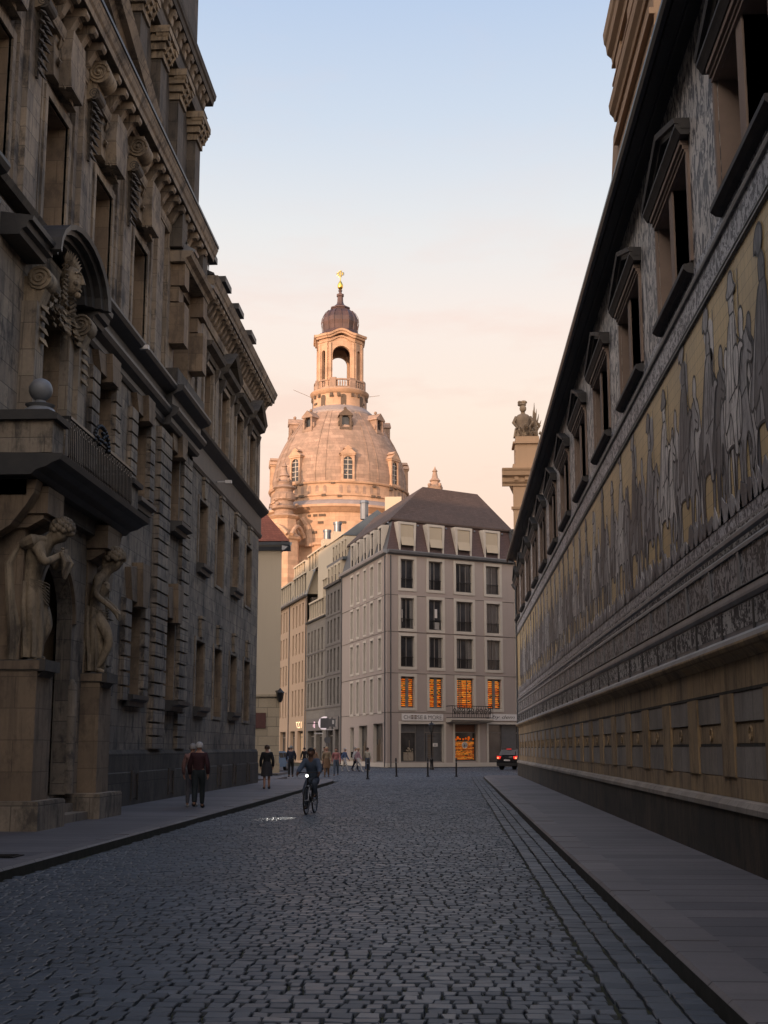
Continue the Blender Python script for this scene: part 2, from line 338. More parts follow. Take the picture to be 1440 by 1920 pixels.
def window(F, par, a, b, c, d, depth, out=0.0, glass=None, frame=None, bars=(1, (.55,)), fw=.06, name='window', surround=None, sw=.2, sp=.04, rail=None, lit=None):
    """window part (frame mesh) with a pane sub-part; bars = (vertical count, transom fractions)"""
    frame = frame or M['frame']; glass = glass or M['glass']; mb = MB(); o0 = out-depth+.004; o1 = o0+.07
    F.box(mb, a, a+fw, c, d, o0, o1); F.box(mb, b-fw, b, c, d, o0, o1); F.box(mb, a+fw, b-fw, d-fw, d, o0, o1-.003); F.box(mb, a+fw, b-fw, c, c+fw, o0, o1-.003)
    nv, tr = bars
    for i in range(nv):
        u = a+(b-a)*(i+1)/(nv+1); F.box(mb, u-fw*.5, u+fw*.5, c+fw, d-fw, o0, o1-.006)
    for t in tr:
        w = c+(d-c)*t; F.box(mb, a+fw, b-fw, w-fw*.4, w+fw*.4, o0, o1-.012)
    w_ = mb.build(name, frame, par)
    g = MB(); g.quad(F.P(a, c, o0+.02), F.P(b, c, o0+.02), F.P(b, d, o0+.02), F.P(a, d, o0+.02)); g.build('pane', glass, w_)
    if surround:
        q = MB()
        F.box(q, a-sw, a, c-sw, d+sw, out+.001, out+sp); F.box(q, b, b+sw, c-sw, d+sw, out+.001, out+sp)
        F.box(q, a, b, d, d+sw, out+.001, out+sp-.003); F.box(q, a, b, c-sw, c, out+.001, out+sp-.003)
        q.build('surround', surround, w_)
    if rail:
        q = MB(); F.box(q, a, b, c+rail-.05, c+rail, o1+.03, o1+.07); k = max(4, int((b-a)/.12))
        for i in range(1, k): u = a+(b-a)*i/k; F.box(q, u-.012, u+.012, c, c+rail-.05, o1+.035, o1+.06)
        q.build('railing', M['iron'], w_)
    return w_
def arch_panel(F, mb, u0, u1, w0, w1, a, b, spring, o0, o1, m=None, n=14, mr=None):
    """wall slab u0..u1 x w0..w1 pierced by a round-headed opening a..b (open at the bottom)"""
    cx = (a+b)/2; r = (b-a)/2
    F.box(mb, u0, a, w0, w1, o0, o1, m); F.box(mb, b, u1, w0, w1, o0, o1, m)
    pts = [(cx-r*math.cos(math.pi*i/n), spring+r*math.sin(math.pi*i/n)) for i in range(n+1)]
    for i in range(n):
        (x0, z0), (x1, z1) = pts[i], pts[i+1]
        mb.hexa([F.P(x0,z0,o0), F.P(x1,z1,o0), F.P(x1,z1,o1), F.P(x0,z0,o1), F.P(x0,w1,o0), F.P(x1,w1,o0), F.P(x1,w1,o1), F.P(x0,w1,o1)], m)
# ---------------------------------------------------------------- ground, road, pavements
g = N('joint_moss'); tcg = g.n('ShaderNodeTexCoord').outputs['Object']
x = g.mix(g.mapr(g.noise(tcg, 3, 4), .4, .62, 0, 1), (.012, .013, .009, 1), (.036, .042, .014, 1)); g.l(x, g.b.inputs['Base Color']); g.b.inputs['Roughness'].default_value = 1
M['moss'] = g.m
mb = MB(); mb.quad((-700, -300, -.03), (700, -300, -.03), (700, 1100, -.03), (-700, 1100, -.03))
tag(mb.build('ground', M['moss']), kind='structure')
g = N('cobblestone'); tcg = g.n('ShaderNodeTexCoord').outputs['Object']
at = g.n('ShaderNodeAttribute', attribute_name='tone').outputs['Fac']
x = g.mix(at, (.046, .064, .086, 1), (.098, .124, .156, 1))
x = g.mix(g.mapr(g.noise(tcg, .22, 4, .6), .4, .65, 0, .55), x, (.050, .060, .072, 1))
x = g.mix(g.mapr(g.noise(tcg, 25, 4, .6), .35, .7, 0, .5), x, (.045, .05, .055, 1))
g.l(x, g.b.inputs['Base Color'])
g.l(g.mapr(at, 0, 1, .55, .42), g.b.inputs['Roughness']); g.b.inputs['Specular IOR Level'].default_value = .42
g.bump(g.noise(tcg, 60, 4, .6), .25, .003)
M['cobble'] = g.m
rng = np.random.default_rng(3)
def in_road(x, y):
    if y < 69.0: return -5.94 < x < 1.70
    if y < 79: return -22 < x < 1.70 if y > 71 else -9 < x < 1.7
    return True
stones = []
def addrow(y0, dep, xa, xb, lo, hi):
    x = xa+rng.uniform(0, .1)
    while x < xb:
        w = rng.uniform(lo, hi); stones.append((x, y0+.035*math.sin(x*.9+y0*.7), min(w, xb-x), dep)); x += w
y = 4.5
while y < 128:
    dep = rng.uniform(.13, .175)
    if y < 69: xa, xb = -5.93, 1.06
    elif y < 79: xa, xb = (-7.5 if y < 72 else -24), 1.06
    else: xa, xb = -26, 14
    if y > 60: dep *= 1.15
    addrow(y, dep, xa, xb, .105, .205)
    y += dep
# three gutter rows laid lengthwise beside the right kerb
for k in range(3):
    y = 4.5
    while y < 79:
        l = rng.uniform(.16, .27); stones.append((1.075+k*.213, y, .205, l)); y += l
S = np.array(stones); n = len(S)
gap = rng.uniform(.005, .011, n); X0 = S[:, 0]+gap; X1 = S[:, 0]+S[:, 2]-gap; Y0 = S[:, 1]+gap*.75; Y1 = S[:, 1]+S[:, 3]-gap*.75
ok = (X1-X0) > .05; S = S[ok]; X0, X1, Y0, Y1 = X0[ok], X1[ok], Y0[ok], Y1[ok]; n = len(S)
h = rng.normal(.0, .0022, n)+.012*np.sin(S[:, 1]*.35)*np.cos(S[:, 0]*.6); tx = rng.normal(0, .0012, n); ty = rng.normal(0, .0010, n)
V = np.zeros((n, 12, 3)); cxs = [X0, X1, X1, X0]; cys = [Y0, Y0, Y1, Y1]
sgx = [-1, 1, 1, -1]; sgy = [-1, -1, 1, 1]
for k in range(4):
    jx = rng.normal(0, .007, n); jy = rng.normal(0, .006, n)
    V[:, k, 0] = cxs[k]+jx; V[:, k, 1] = cys[k]+jy; V[:, k, 2] = -.035
    V[:, 4+k, 0] = cxs[k]+jx-sgx[k]*.003; V[:, 4+k, 1] = cys[k]+jy-sgy[k]*.003; V[:, 4+k, 2] = h-.006+sgx[k]*tx+sgy[k]*ty
    V[:, 8+k, 0] = cxs[k]+jx-sgx[k]*.010; V[:, 8+k, 1] = cys[k]+jy-sgy[k]*.009; V[:, 8+k, 2] = h+sgx[k]*tx+sgy[k]*ty
F0 = np.array([[8, 9, 10, 11], [0, 1, 5, 4], [1, 2, 6, 5], [2, 3, 7, 6], [3, 0, 4, 7], [4, 5, 9, 8], [5, 6, 10, 9], [6, 7, 11, 10], [7, 4, 8, 11]])
FF = (F0[None]+np.arange(n)[:, None, None]*12).reshape(-1)
me = bpy.data.meshes.new('road'); me.vertices.add(n*12); me.vertices.foreach_set('co', V.reshape(-1)); nf = n*9
me.loops.add(nf*4); me.loops.foreach_set('vertex_index', FF.astype(np.int32)); me.polygons.add(nf)
me.polygons.foreach_set('loop_start', (np.arange(nf)*4).astype(np.int32)); me.polygons.foreach_set('loop_total', np.full(nf, 4, np.int32))
me.update(calc_edges=True); me.polygons.foreach_set('use_smooth', np.zeros(nf, bool))
tone = np.clip(rng.normal(.42, .28, n), 0, 1).astype(np.float32)
a = me.attributes.new('tone', 'FLOAT', 'FACE'); a.data.foreach_set('value', np.repeat(tone, 9))
me.materials.append(M['cobble']); ro = bpy.data.objects.new('road', me); sc.collection.objects.link(ro); tag(ro, kind='structure')
# pavement slabs
def slabmat(name, c1, c2, bw, bh, rot=False, off=.5):
    g = N(name); tc = g.n('ShaderNodeTexCoord').outputs['Object']; sp = g.n('ShaderNodeSeparateXYZ', {0: tc})
    v = g.n('ShaderNodeCombineXYZ', {0: sp.outputs[0], 1: sp.outputs[1]}).outputs[0]
    br = g.n('ShaderNodeTexBrick', {'Vector': v, 'Color1': c4(c1), 'Color2': c4(c2), 'Mortar': (.014, .015, .014, 1), 'Scale': 1.0, 'Mortar Size': .017, 'Mortar Smooth': .3, 'Brick Width': bw, 'Row Height': bh}); br.offset = off
    x = g.mix(g.mapr(g.noise(tc, .5, 5, .65), .4, .7, 0, .5), br.outputs[0], c4(c1, .5)); x = g.mix(g.mapr(g.noise(tc, 30, 4, .6), .3, .7, 0, .3), x, c4(c1, .6))
    x = g.mix(g.mapr(g.noise(g.scaled(tc, .3, 5, 1), 1.5, 3, .6), .5, .7, 0, .3), x, c4(c1, .55))
    g.l(x, g.b.inputs['Base Color']); g.b.inputs['Roughness'].default_value = .6; g.bump(g.mapr(br.outputs[1], 0, 1, 1, 0), .5, .01); return g.m
M['slab'] = slabmat('pavement_slab', (.10, .098, .107), (.18, .172, .178), 50, .62)
M['slab2'] = slabmat('square_paving', (.13, .125, .13), (.16, .15, .15), .9, .5)
M['kerb'] = slabmat('kerb_granite', (.14, .133, .138), (.19, .178, .178), 50, 1.35)
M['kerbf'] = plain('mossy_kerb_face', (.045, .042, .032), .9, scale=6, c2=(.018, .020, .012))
def strip(name, x0, x1, y0, y1, mat, z=.12, bev=.0):
    b = MB(); b.box(x0, x1, y0, y1, -.03, z); return tag(b.build(name, mat), kind='structure')
strip('pavement_left', -9.6, -6.25, -8, 69.2, M['slab'])
strip('pavement_right', 2.18, 4.3, -8, 79.5, M['slab'])
strip('pavement_square', -30, -9.4, 69.2, 75.0, M['slab2'], .118)
def kerb(name, pts, w, z=.13):
    """kerb top as separate stones with slightly rounded arris; pts = outer edge polyline, w to the pavement side (signed)"""
    b = MB(); f = MB()
    for (x0, y0), (x1, y1) in zip(pts[:-1], pts[1:]):
        d = Vector((x1-x0, y1-y0, 0)); L = d.length; d.normalize(); n_ = Vector((-d.y, d.x, 0))*w
        k = max(1, round(L/1.3))
        for i in range(k):
            a0, a1 = L*i/k+.004, L*(i+1)/k-.004; dz = random.uniform(-.006, .006); dx = random.uniform(-.008, .008)
            p = [Vector((x0, y0, 0))+d*a0, Vector((x0, y0, 0))+d*a1]; q = [p[0]+n_, p[1]+n_]
            s_ = n_*(.03/abs(w))
            b.hexa([p[0]+s_*.6, p[1]+s_*.6, q[1], q[0]] and [(*(p[0]).xy, z-.03), (*(p[1]).xy, z-.03), (*q[1].xy, z-.03), (*q[0].xy, z-.03), (*(p[0]+s_).xy, z+dz), (*(p[1]+s_).xy, z+dz), (*q[1].xy, z+dz), (*q[0].xy, z+dz)])
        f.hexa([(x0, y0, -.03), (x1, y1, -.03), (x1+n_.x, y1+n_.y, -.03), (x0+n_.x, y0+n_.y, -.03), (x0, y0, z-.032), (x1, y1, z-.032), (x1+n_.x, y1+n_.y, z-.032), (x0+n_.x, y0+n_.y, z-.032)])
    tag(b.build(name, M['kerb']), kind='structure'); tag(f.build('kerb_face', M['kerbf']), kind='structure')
kerb('kerb_right', [(1.72, -8), (1.72, 76), (1.85, 77.6), (2.17, 79.0)], -.46, .135)
kerb('kerb_left', [(-5.95, -8), (-5.95, 66), (-6.15, 68), (-6.8, 69.3), (-9.4, 69.9)], .30, .135)
# pavement corner infill behind the curved kerb ends
b = MB(); b.poly([(-9.4, 69.2, .121), (-6.25, 69.2, .121), (-6.5, 68.9, .121), (-7.0, 69.2, .121), (-9.4, 69.7, .121)]); 
strip('pavement_shop_side', -40, -11.2, 84.5, 90, M['slab2'], .115)
# drain grate in the left pavement
t = empty('drain_cover', (-6.75, 19.6, .125), 'dark iron drain cover set in the left pavement beside the kerb', 'drain cover')
q = MB(); q.box(-.32, .32, -.25, .25, 0, .012); q.build('frame', M['iron'], t, local=True)
q = MB()
for i in range(7): q.box(-.26, .26, -.20+i*.062, -.175+i*.062, .012, .02)
q.build('grate', M['iron'], t, local=True)
M['shelf0'] = plain('dark_oak_door', (.022, .014, .010), .5)
# ---------------------------------------------------------------- left: sandstone palace
pal = empty('palace', (-9.3, 40, 0), 'long soot-stained sandstone palace with a balcony portal and corner tower along the left pavement', 'palace')
LX = -9.3
F = Face((LX, 0), (LX, 100), out_left=False)     # u = Y, outward = +X
YW0, YW1, YB = -90.0, 62.0, 45.2                  # wall start, far corner, end of the main block
wing = [47.0, 50.68, 54.36, 58.02]               # window near jambs, 1.7 wide
holes = []
for y in wing:
    holes.append((y, y+1.62, 2.92 if wing.index(y) % 2 else 3.18, 5.56, .55)); holes.append((y, y+1.62, 8.05 if wing.index(y) % 2 else 8.38, 10.76, .55))
P1, P0, PN = (36.9, 38.55), (32.7, 34.35), (22.6, 24.2)
P2 = (41.9, 43.45)
for a, b in (P1, P0, PN, P2): holes += [(a, b, 3.22, 5.85, .6), (a, b, 8.92 if (a, b) != P2 else 9.05, 11.4, .6)]
for a, b in ((18.4, 20.0), (14.2, 15.8)): holes += [(a, b, 3.2, 5.85, .6), (a, b, 8.9, 11.4, .6)]
DA, DB = 27.15, 30.15                             # portal
holes.append((DA, DB, .12, 6.15, .9)); holes.append((27.75, 29.6, 7.45, 11.55, .7))
w = MB(); F.grid(w, YW0, YW1, .12, 13.0, holes, M['pal'], M['palw'])
wall = w.build('wall', None, pal)
# upper storey, main block set back a little, wing flush
FU = Face((LX-.25, 0), (LX-.25, 100), out_left=False)
up_main = [(y, y+1.68, 13.75, 16.95, .6) for y in (15.6, 19.85, 24.1, 28.35, 32.62, 36.9)]
w = MB(); FU.grid(w, YW0, 40.6, 13.0, 19.4, up_main, M['palt'], M['palw']); FU.P
FB = Face((LX+.04, 0), (LX+.04, 100), out_left=False)      # corner bay
bay = [(41.75, 44.2, 13.9, 17.3, .6)]
FB.grid(w, 40.6, YB, 13.0, 19.3, bay, M['palt'], M['palw'])
w.quad((LX-.25, 40.6, 13.0), (LX-.25, 40.6, 19), (LX+.04, 40.6, 19), (LX+.04, 40.6, 13.0), M['palt'])
w.quad((LX, YB, 13.0), (LX, YB, 19.3), (LX+.04, YB, 19.3), (LX+.04, YB, 13.0), M['palt'])
up_wing = [(y-.05, y+1.66, 13.35, 16.0, .55) for y in wing]
F.grid(w, YB, YW1, 13.0, 19.0, up_wing, M['palt'], M['palw'])
w.build('upper_wall', None, pal)
# body behind and far end
w = MB(); w.box(-95, LX-.95, YW0, YW1-.9, .1, 18.3); w.box(-94, LX-.01, YW1-.02, YW1, .12, 18.5); w.box(-94.5, LX-1.2, YW0-.4, YW0-.01, .1, 18.4); w.build('rear_body', M['pal'], pal)  # unseen rear, lengthened and deepened to keep low sun off the street
w = MB(); w.box(LX-.9, LX-.012, YW0+.01, YW0+.3, .13, 18.4); w.build('near_end_wall', M['pal'], pal)
# plinth
w = MB()
segs = [(YW0, 25.7), (31.95, YW1+.06)]
for a, b in segs:
    F.prof(w, [(-.05, .12), (.16, .12), (.16, 1.02), (.12, 1.05), (.12, 1.55), (.05, 1.66), (-.05, 1.66)], a, b)
w.build('plinth', M['pald'], pal)
for y in (33.4, 37.5, 42.4, 47.6, 51.3, 54.9, 58.6):      # cellar openings
    q = MB(); F.box(q, y, y+.62, .3, .98, .155, .17); cw = q.build('cellar_window', M['iron'], pal)
    q = MB(); F.box(q, y-.12, y, .24, 1.08, .16, .20); F.box(q, y+.62, y+.74, .24, 1.08, .16, .20); F.box(q, y, y+.62, .98, 1.08, .16, .197); q.build('surround', M['pald'], cw)
# windows
def pwin(FF, a, b, c, d, dep, out=0, fr='framebr', nm='window', sill=None, silld=.28):
    w_ = window(FF, pal, a, b, c, d, dep, out, glass=M['glassb'], frame=M[fr], bars=(1, (.62,)), fw=.07, name=nm)
    if sill:
        q = MB(); e = .14
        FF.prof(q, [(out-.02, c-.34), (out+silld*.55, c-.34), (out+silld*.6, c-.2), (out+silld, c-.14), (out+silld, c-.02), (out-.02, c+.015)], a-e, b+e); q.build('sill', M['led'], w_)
    return w_
for i, y in enumerate(wing):
    s_ = (i % 2 == 0)
    pwin(F, y, y+1.62, 2.92 if not s_ else 3.18, 5.56, .55, sill=s_); pwin(F, y, y+1.62, 8.05 if not s_ else 8.38, 10.76, .55, sill=s_)
for (a, b) in (P1, P0, PN, P2, (18.4, 20.0), (14.2, 15.8)):
    big = (a, b) == P2
    pwin(F, a, b, 3.22, 5.85, .6, sill=True, silld=.55 if big else .3); pwin(F, a, b, 9.05 if big else 8.92, 11.4, .6, sill=True, silld=.5 if big else .35)
# thin raised frames round the wing windows, keystones above
for i, y in enumerate(wing):
    for c, d in ((2.92 if i % 2 else 3.18, 5.56), (8.05 if i % 2 else 8.38, 10.76)):
        w = MB(); kz = MB()
        for u0, u1 in ((y-.17, y-.02), (y+1.64, y+1.79)): F.box(w, u0, u1, c-(.12 if i % 2 else 0), d+.15, .002, .05)
        F.box(w, y-.02, y+1.64, d+.01, d+.15, .002, .047)
        if i % 2: F.box(w, y-.02, y+1.64, c-.12, c-.005, .002, .047)
        F.pol(kz, [(y+.58, d+.15), (y+1.04, d+.15), (y+1.16, d+.78), (y+.46, d+.78)], .003, .12)
        F.pol(kz, [(y+.44, d+.82), (y+1.18, d+.82), (y+1.18, d+.92), (y+.44, d+.92)], .003, .16)
        w.build('stone_frame', M['palt'], pal); kz.build('keystone', M['palt'], pal)
# rusticated quoin strips: stacked blocks with open joints
def quoins(u0, u1, w0, w1, proud=.12, h=.40, name='quoin_strip', m='pal', jog=0):
    q = MB(); k = int(round((w1-w0)/h)); hh = (w1-w0)/k
    for i in range(k):
        z0 = w0+i*hh+.035; z1 = w0+(i+1)*hh; e = jog if i % 2 else 0
        q.hexa([F.P(u0-e,z0,0), F.P(u1+e,z0,0), F.P(u1+e-.0,z0,proud), F.P(u0-e,z0,proud), F.P(u0-e,z1,0), F.P(u1+e,z1,0), F.P(u1+e,z1-.03,proud), F.P(u0-e,z1-.03,proud)])
        q.box
    F.box(q, u0+.02, u1-.02, w0, w1, .001, proud*.28)
    q.build(name, M[m], pal)
quoins(39.75, 41.35, 1.66, 11.75, .20); quoins(43.65, 45.05, 1.66, 11.75, .14)
for (a, b) in (P1, P0, PN, (18.4, 20.0), (14.2, 15.8)):
    for c, d in ((3.0, 5.9), (8.7, 11.45)):
        quoins(a-.72, a-.0, c, d, .15); quoins(b+.0, b+.62, c, d, .15)
# flared voussoir heads in warm stone
for (a, b) in (P1, P0, PN, P2):
    for d in (5.87, 11.42):
        hh = 1.15 if d < 6 else .62
        q = MB(); c = (a+b)/2
        F.pol(q, [(c-.30, d-.12), (c+.30, d-.12), (c+.46, d+hh), (c-.46, d+hh)], .0, .34)
        for s_ in (-1, 1):
            F.pol(q, [(c+s_*.34, d), (c+s_*.92, d), (c+s_*1.25, d+hh*.8), (c+s_*.50, d+hh*.9)], .0, .18)
        q.build('voussoir_head', M['palw'], pal)
# string-course entablature
w = MB()
for a, b, dz, e in ((YW0, 24.2, 0, .0), (31.6, 40.4, 0, .0), (40.4, YB, 0, .22)):
    F.prof(w, [(-.3, 11.95), (.06+e, 11.95), (.12+e, 12.05), (.12+e, 12.2), (.30+e, 12.3), (.36+e, 12.42), (.36+e, 12.5), (.14+e, 12.62), (.14+e, 12.95), (.46+e, 13.08), (.52+e, 13.18), (.52+e, 13.26), (-.4, 13.34)], a, b)
F.prof(w, [(-.3, 11.72), (.04, 11.72), (.10, 11.84), (.10, 11.92), (.05, 11.95), (.05, 12.72), (.26, 12.86), (.40, 12.96), (.44, 13.06), (-.3, 13.15)], YB, YW1+.35)
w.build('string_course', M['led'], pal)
w = MB()
for a, b in ((YW0, 40.4),): F.prof(w, [(-.3, 13.36), (.05, 13.36), (.12, 13.5), (.02, 13.62), (-.3, 13.66)], a, b)
w.build('upper_sill_band', M['pald'], pal)
# giant pilasters of the upper storey with console and scroll capitals
def scroll(q, u, w_, r, o0, o1, m=None):
    pts = []
    for i in range(26):
        a = i*.42; rr = r*(1-.033*i); pts.append((u, a, rr))
    q.tube([F.P(u, w_, o0), F.P(u, w_, o1)], r*.92, 14, m)
    q.tube([F.P(u, w_, o1), F.P(u, w_, o1+.10)], r*.62, 12, m); q.tube([F.P(u, w_, o1+.10), F.P(u, w_, o1+.18)], r*.3, 10, m)
def console(u, z, parent=None):
    """stacked carved bracket: big roll at the top, leaf block, tapering drop"""
    q = MB(); hw = .36
    # big roll seen end-on from the street side: axis along the wall
    prof = [(.10, z-.2), (.55, z-.25)]
    q.tube([F.P(u-.36, z, .34), F.P(u+.36, z, .34)], .29, 18)
    for s_ in (-1, 1): spiral(q, lambda a_, b_: F.P(u+s_*.37, z+b_, .34+a_), .26, 2.4, .032); q.ball(F.P(u+s_*.37, z, .34), .06, None, 8, 6)
    F.prof(q, [(-.05, z+.35), (.50, z+.35), (.46, z+.1), (.30, z-.30), (.24, z-.65), (-.05, z-.75)], u-.30, u+.30)
    a = q.build('scroll_bracket', M['carve'], pal, smooth=True)
    q = MB(); q.tube([F.P(u-.28, z-.55, .22), F.P(u+.28, z-.55, .22)], .16, 14)
    for s_ in (-1, 1): spiral(q, lambda a_, b_: F.P(u+s_*.285, z-.55+b_, .22+a_), .14, 2, .022)
    for i in range(7):
        w_ = .26-.025*i
        for k_ in range(3): leaf(q, F.P(u+(k_-1)*w_*.75, z-.72-.22*i, .10), Vector((.20-.02*i, (k_-1)*.10, -.28)), (1, 0, .6), .30, .11-.008*i)
        F.box(q, u-w_*.55, u+w_*.55, z-.95-.22*i, z-.72-.22*i, .0, .14-.01*i)
    q.build('leaf_drop', M['carved'], a)
pil = [17.9, 22.1, 26.35, 30.6, 34.85, 39.1]
for y in pil:
    q = MB(); F.box(q, y, y+.9, 13.6, 19.3, -.26, .03); F.box(q, y-.28, y+1.18, 13.6, 19.3, -.262, -.10); q.build('pilaster', M['pal'], pal)
    if y < 38.5: console(y+.45, 18.85)
# upper windows, their frames and relief panels
for (a, b, c, d, dep) in up_main:
    w_ = window(FU, pal, a, b, c, d, dep, 0, glass=M['glass'], frame=M['framew'], bars=(1, (.45,)), fw=.08)
    q = MB()
    for k_, (e, o) in enumerate(((.34, .05), (.22, .10))):
        FU.box(q, a-e, a-.02, c, d+e, .002, o); FU.box(q, b+.02, b+e, c, d+e, .002, o+.001); FU.box(q, a-.02, b+.02, d+.02, d+e, .002, o-.003)
    q.build('architrave', M['palt'], w_)
    c_ = (a+b)/2
    q = MB(); FU.pol(q, [(c_-.95, d+.50), (c_+.95, d+.50), (c_+1.05, d+1.25), (c_+.85, d+1.7), (c_+.35, d+2.0), (c_-.35, d+2.0), (c_-.85, d+1.7), (c_-1.05, d+1.25)], .0, .22)
    FU.pol(q, [(c_-.48, d+.42), (c_+.48, d+.42), (c_+.62, d+1.1), (c_+.5, d+1.9), (c_-.5, d+1.9), (c_-.62, d+1.1)], .2, .52)
    for k_ in range(9):
        t = k_*.7; leaf(q, FU.P(c_+.62*math.cos(t), d+1.15+.5*math.sin(t), .22), (.12, math.cos(t), math.sin(t)), (1, 0, 0), .42, .13)
    q.build('cartouche', M['palt'], w_)
# main cornice of the block, modillions, gutter edge
def cornice(FF, a, b, z, m1, name, big=True, e=0, endcap=True):
    q = MB()
    FF.prof(q, [(-.3, z-1.35), (.06, z-1.35), (.10, z-1.2), (.10, z-1.05), (.02, z-1.0), (-.3, z-1.0)], a, b)
    FF.prof(q, [(-.3, z-.44), (.60, z-.44), (.62, z-.28), (.67, z-.22), (.73, z-.06), (.76, z), (-.3, z+.04)], a, b+e)
    FF.prof(q, [(-.3, z-.60), (.20, z-.60), (.26, z-.44), (-.3, z-.44)], a, b)
    return q.build(name, m1, pal)
cornice(F, YW0, YB, 19.88, M['palt'], 'main_cornice', e=.45)
cornice(F, YB+.5, YW1, 18.95, M['palt'], 'wing_cornice', e=.45)
def modillion(FF, u, z, name='modillion'):
    q = MB(); pts = []
    prof = [(.0, z), (.53, z), (.57, z-.07), (.57, z-.16), (.51, z-.23), (.43, z-.21), (.34, z-.26), (.26, z-.40), (.19, z-.54), (.10, z-.62), (.0, z-.60)]
    FF.prof(q, prof, u-.13, u+.13); return q.build(name, M['palt'], pal)
y = 14.0
while y < 44.6:
    if all(abs(y-(p+.45)) > .62 for p in pil[:5]): modillion(F, y, 19.43)
    y += .78
y = YB+1.2
while y < YW1: modillion(F, y, 18.5); y += .62
# soffit coffers strip, dark
w = MB(); F.box(w, YW0, YB+.4, 19.432, 19.438, -.2, .58); F.box(w, YB+.6, YW1+.4, 18.502, 18.508, -.2, .58); w.build('soffit', M['pald'], pal)
# attic gable (pediment) over the middle and roof
w = MB()
F.pol(w, [(12.0, 19.93), (36.2, 19.93), (26.0, 23.2), (22, 23.2)], -.9, -.15)
w.build('gable_field', M['slate'], pal)
w = MB()
def rake(q, ua, za, ub, zb, o0, o1, th=.45):
    q.hexa([F.P(ua,za,o0), F.P(ub,zb,o0), F.P(ub,zb,o1), F.P(ua,za,o1), F.P(ua,za+th,o0), F.P(ub,zb+th,o0), F.P(ub,zb+th,o1+.12), F.P(ua,za+th,o1+.12)])
rake(w, 37.4, 19.93, 26.0, 23.4, -.5, .52, .34); rake(w, 37.0, 19.91, 26.0, 23.1, -.5, .25, .3); rake(w, 36.4, 19.91, 26.0, 22.8, -.5, -.05, .3)
w.build('gable_cornice', M['palt'], pal)
w = MB()   # standing seams behind the gable and low roofs
F.prof(w, [(-.1, 19.93), (-.1, 20.1), (-6, 21.6), (-14, 22.5), (-14, 19.93)], YW0, 45.0)
F.prof(w, [(.60, 19.0), (.60, 19.06), (-.15, 19.4), (-8, 22.0), (-16, 22.0), (-16, 19.0)], YB+.51, YW1+.4)
w.hexa([(-95, YW0, 18.4), (-11, YW0, 18.4), (-11, YW1-1, 18.4), (-95, YW1-1, 18.4), (-88, YW0+6, 27.5), (-20, YW0+6, 27.5), (-20, YW1-8, 27.5), (-88, YW1-8, 27.5)])  # unseen high rear roof, raised and widened to shade the houses beyond
w.build('roof', M['slate'], pal)
w = MB(); F.box(w, YW0, 45.65, 19.93, 20.03, -.25, .78); w.build('gutter', M['slate'], pal)
for y in (49.1, 52.5, 55.9, 59.7):          # small roof dormers showing as teeth on the skyline
    q = MB(); F.box(q, y-.55, y+.55, 19.1, 20.95, -3.2, -.35); a = q.build('roof_dormer', M['slate'], pal)
    q = MB(); F.box(q, y-.75, y+.75, 20.95, 21.2, -3.3, -.05); q.build('dormer_roof', M['led'], a)
    q = MB(); F.box(q, y-.35, y+.35, 19.5, 20.7, -.36, -.33); q.build('dormer_pane', M['glassb'], a)
# wing upper windows: frames, straight and triangular heads
for i, (a, b, c, d, dep) in enumerate(up_wing):
    w_ = window(F, pal, a, b, c, d, dep, 0, glass=M['glassb'], frame=M['framebr'], bars=(1, (.6,)), fw=.08)
    q = MB()
    F.box(q, a-.28, a-.01, c-.15, d+.22, .002, .13); F.box(q, b+.01, b+.28, c-.15, d+.22, .002, .13); F.box(q, a-.01, b+.01, d+.01, d+.22, .002, .128)
    F.box(q, a-.62, a-.36, c-.2, d+.15, .002, .07); F.box(q, b+.36, b+.62, c-.2, d+.15, .002, .07)
    q.build('architrave', M['palt'], w_)
    q = MB()
    F.prof(q, [(-.02, d+.24), (.2, d+.24), (.24, d+.42), (.46, d+.50), (.52, d+.66), (-.02, d+.70)], a-.62, b+.62)
    for u in (a-.42, b+.18): F.prof(q, [(0, d+.24), (.34, d+.24), (.28, d+.0), (.12, d-.28), (0, d-.3)], u, u+.24)
    if i % 2 == 1:
        c_ = (a+b)/2
        for s_ in (-1, 1):
            u0 = c_+s_*1.48; q.hexa([F.P(u0, d+.66, .0), F.P(c_, d+1.52, .0), F.P(c_, d+1.52, .5), F.P(u0, d+.66, .5), F.P(u0, d+.84, .0), F.P(c_, d+1.72, .0), F.P(c_, d+1.72, .6), F.P(u0, d+.84, .6)])
        F.pol(q, [(a-.5, d+.68), (b+.5, d+.68), (c_, d+1.6)], .0, .12)
    q.build('window_head', M['pald'], w_)
for y in [w_-1.02 for w_ in wing]+[60.9]:
    q = MB(); F.box(q, y-.30, y+.30, 13.2, 17.1, .002, .09); q.build('pilaster_strip', M['palt'], pal)
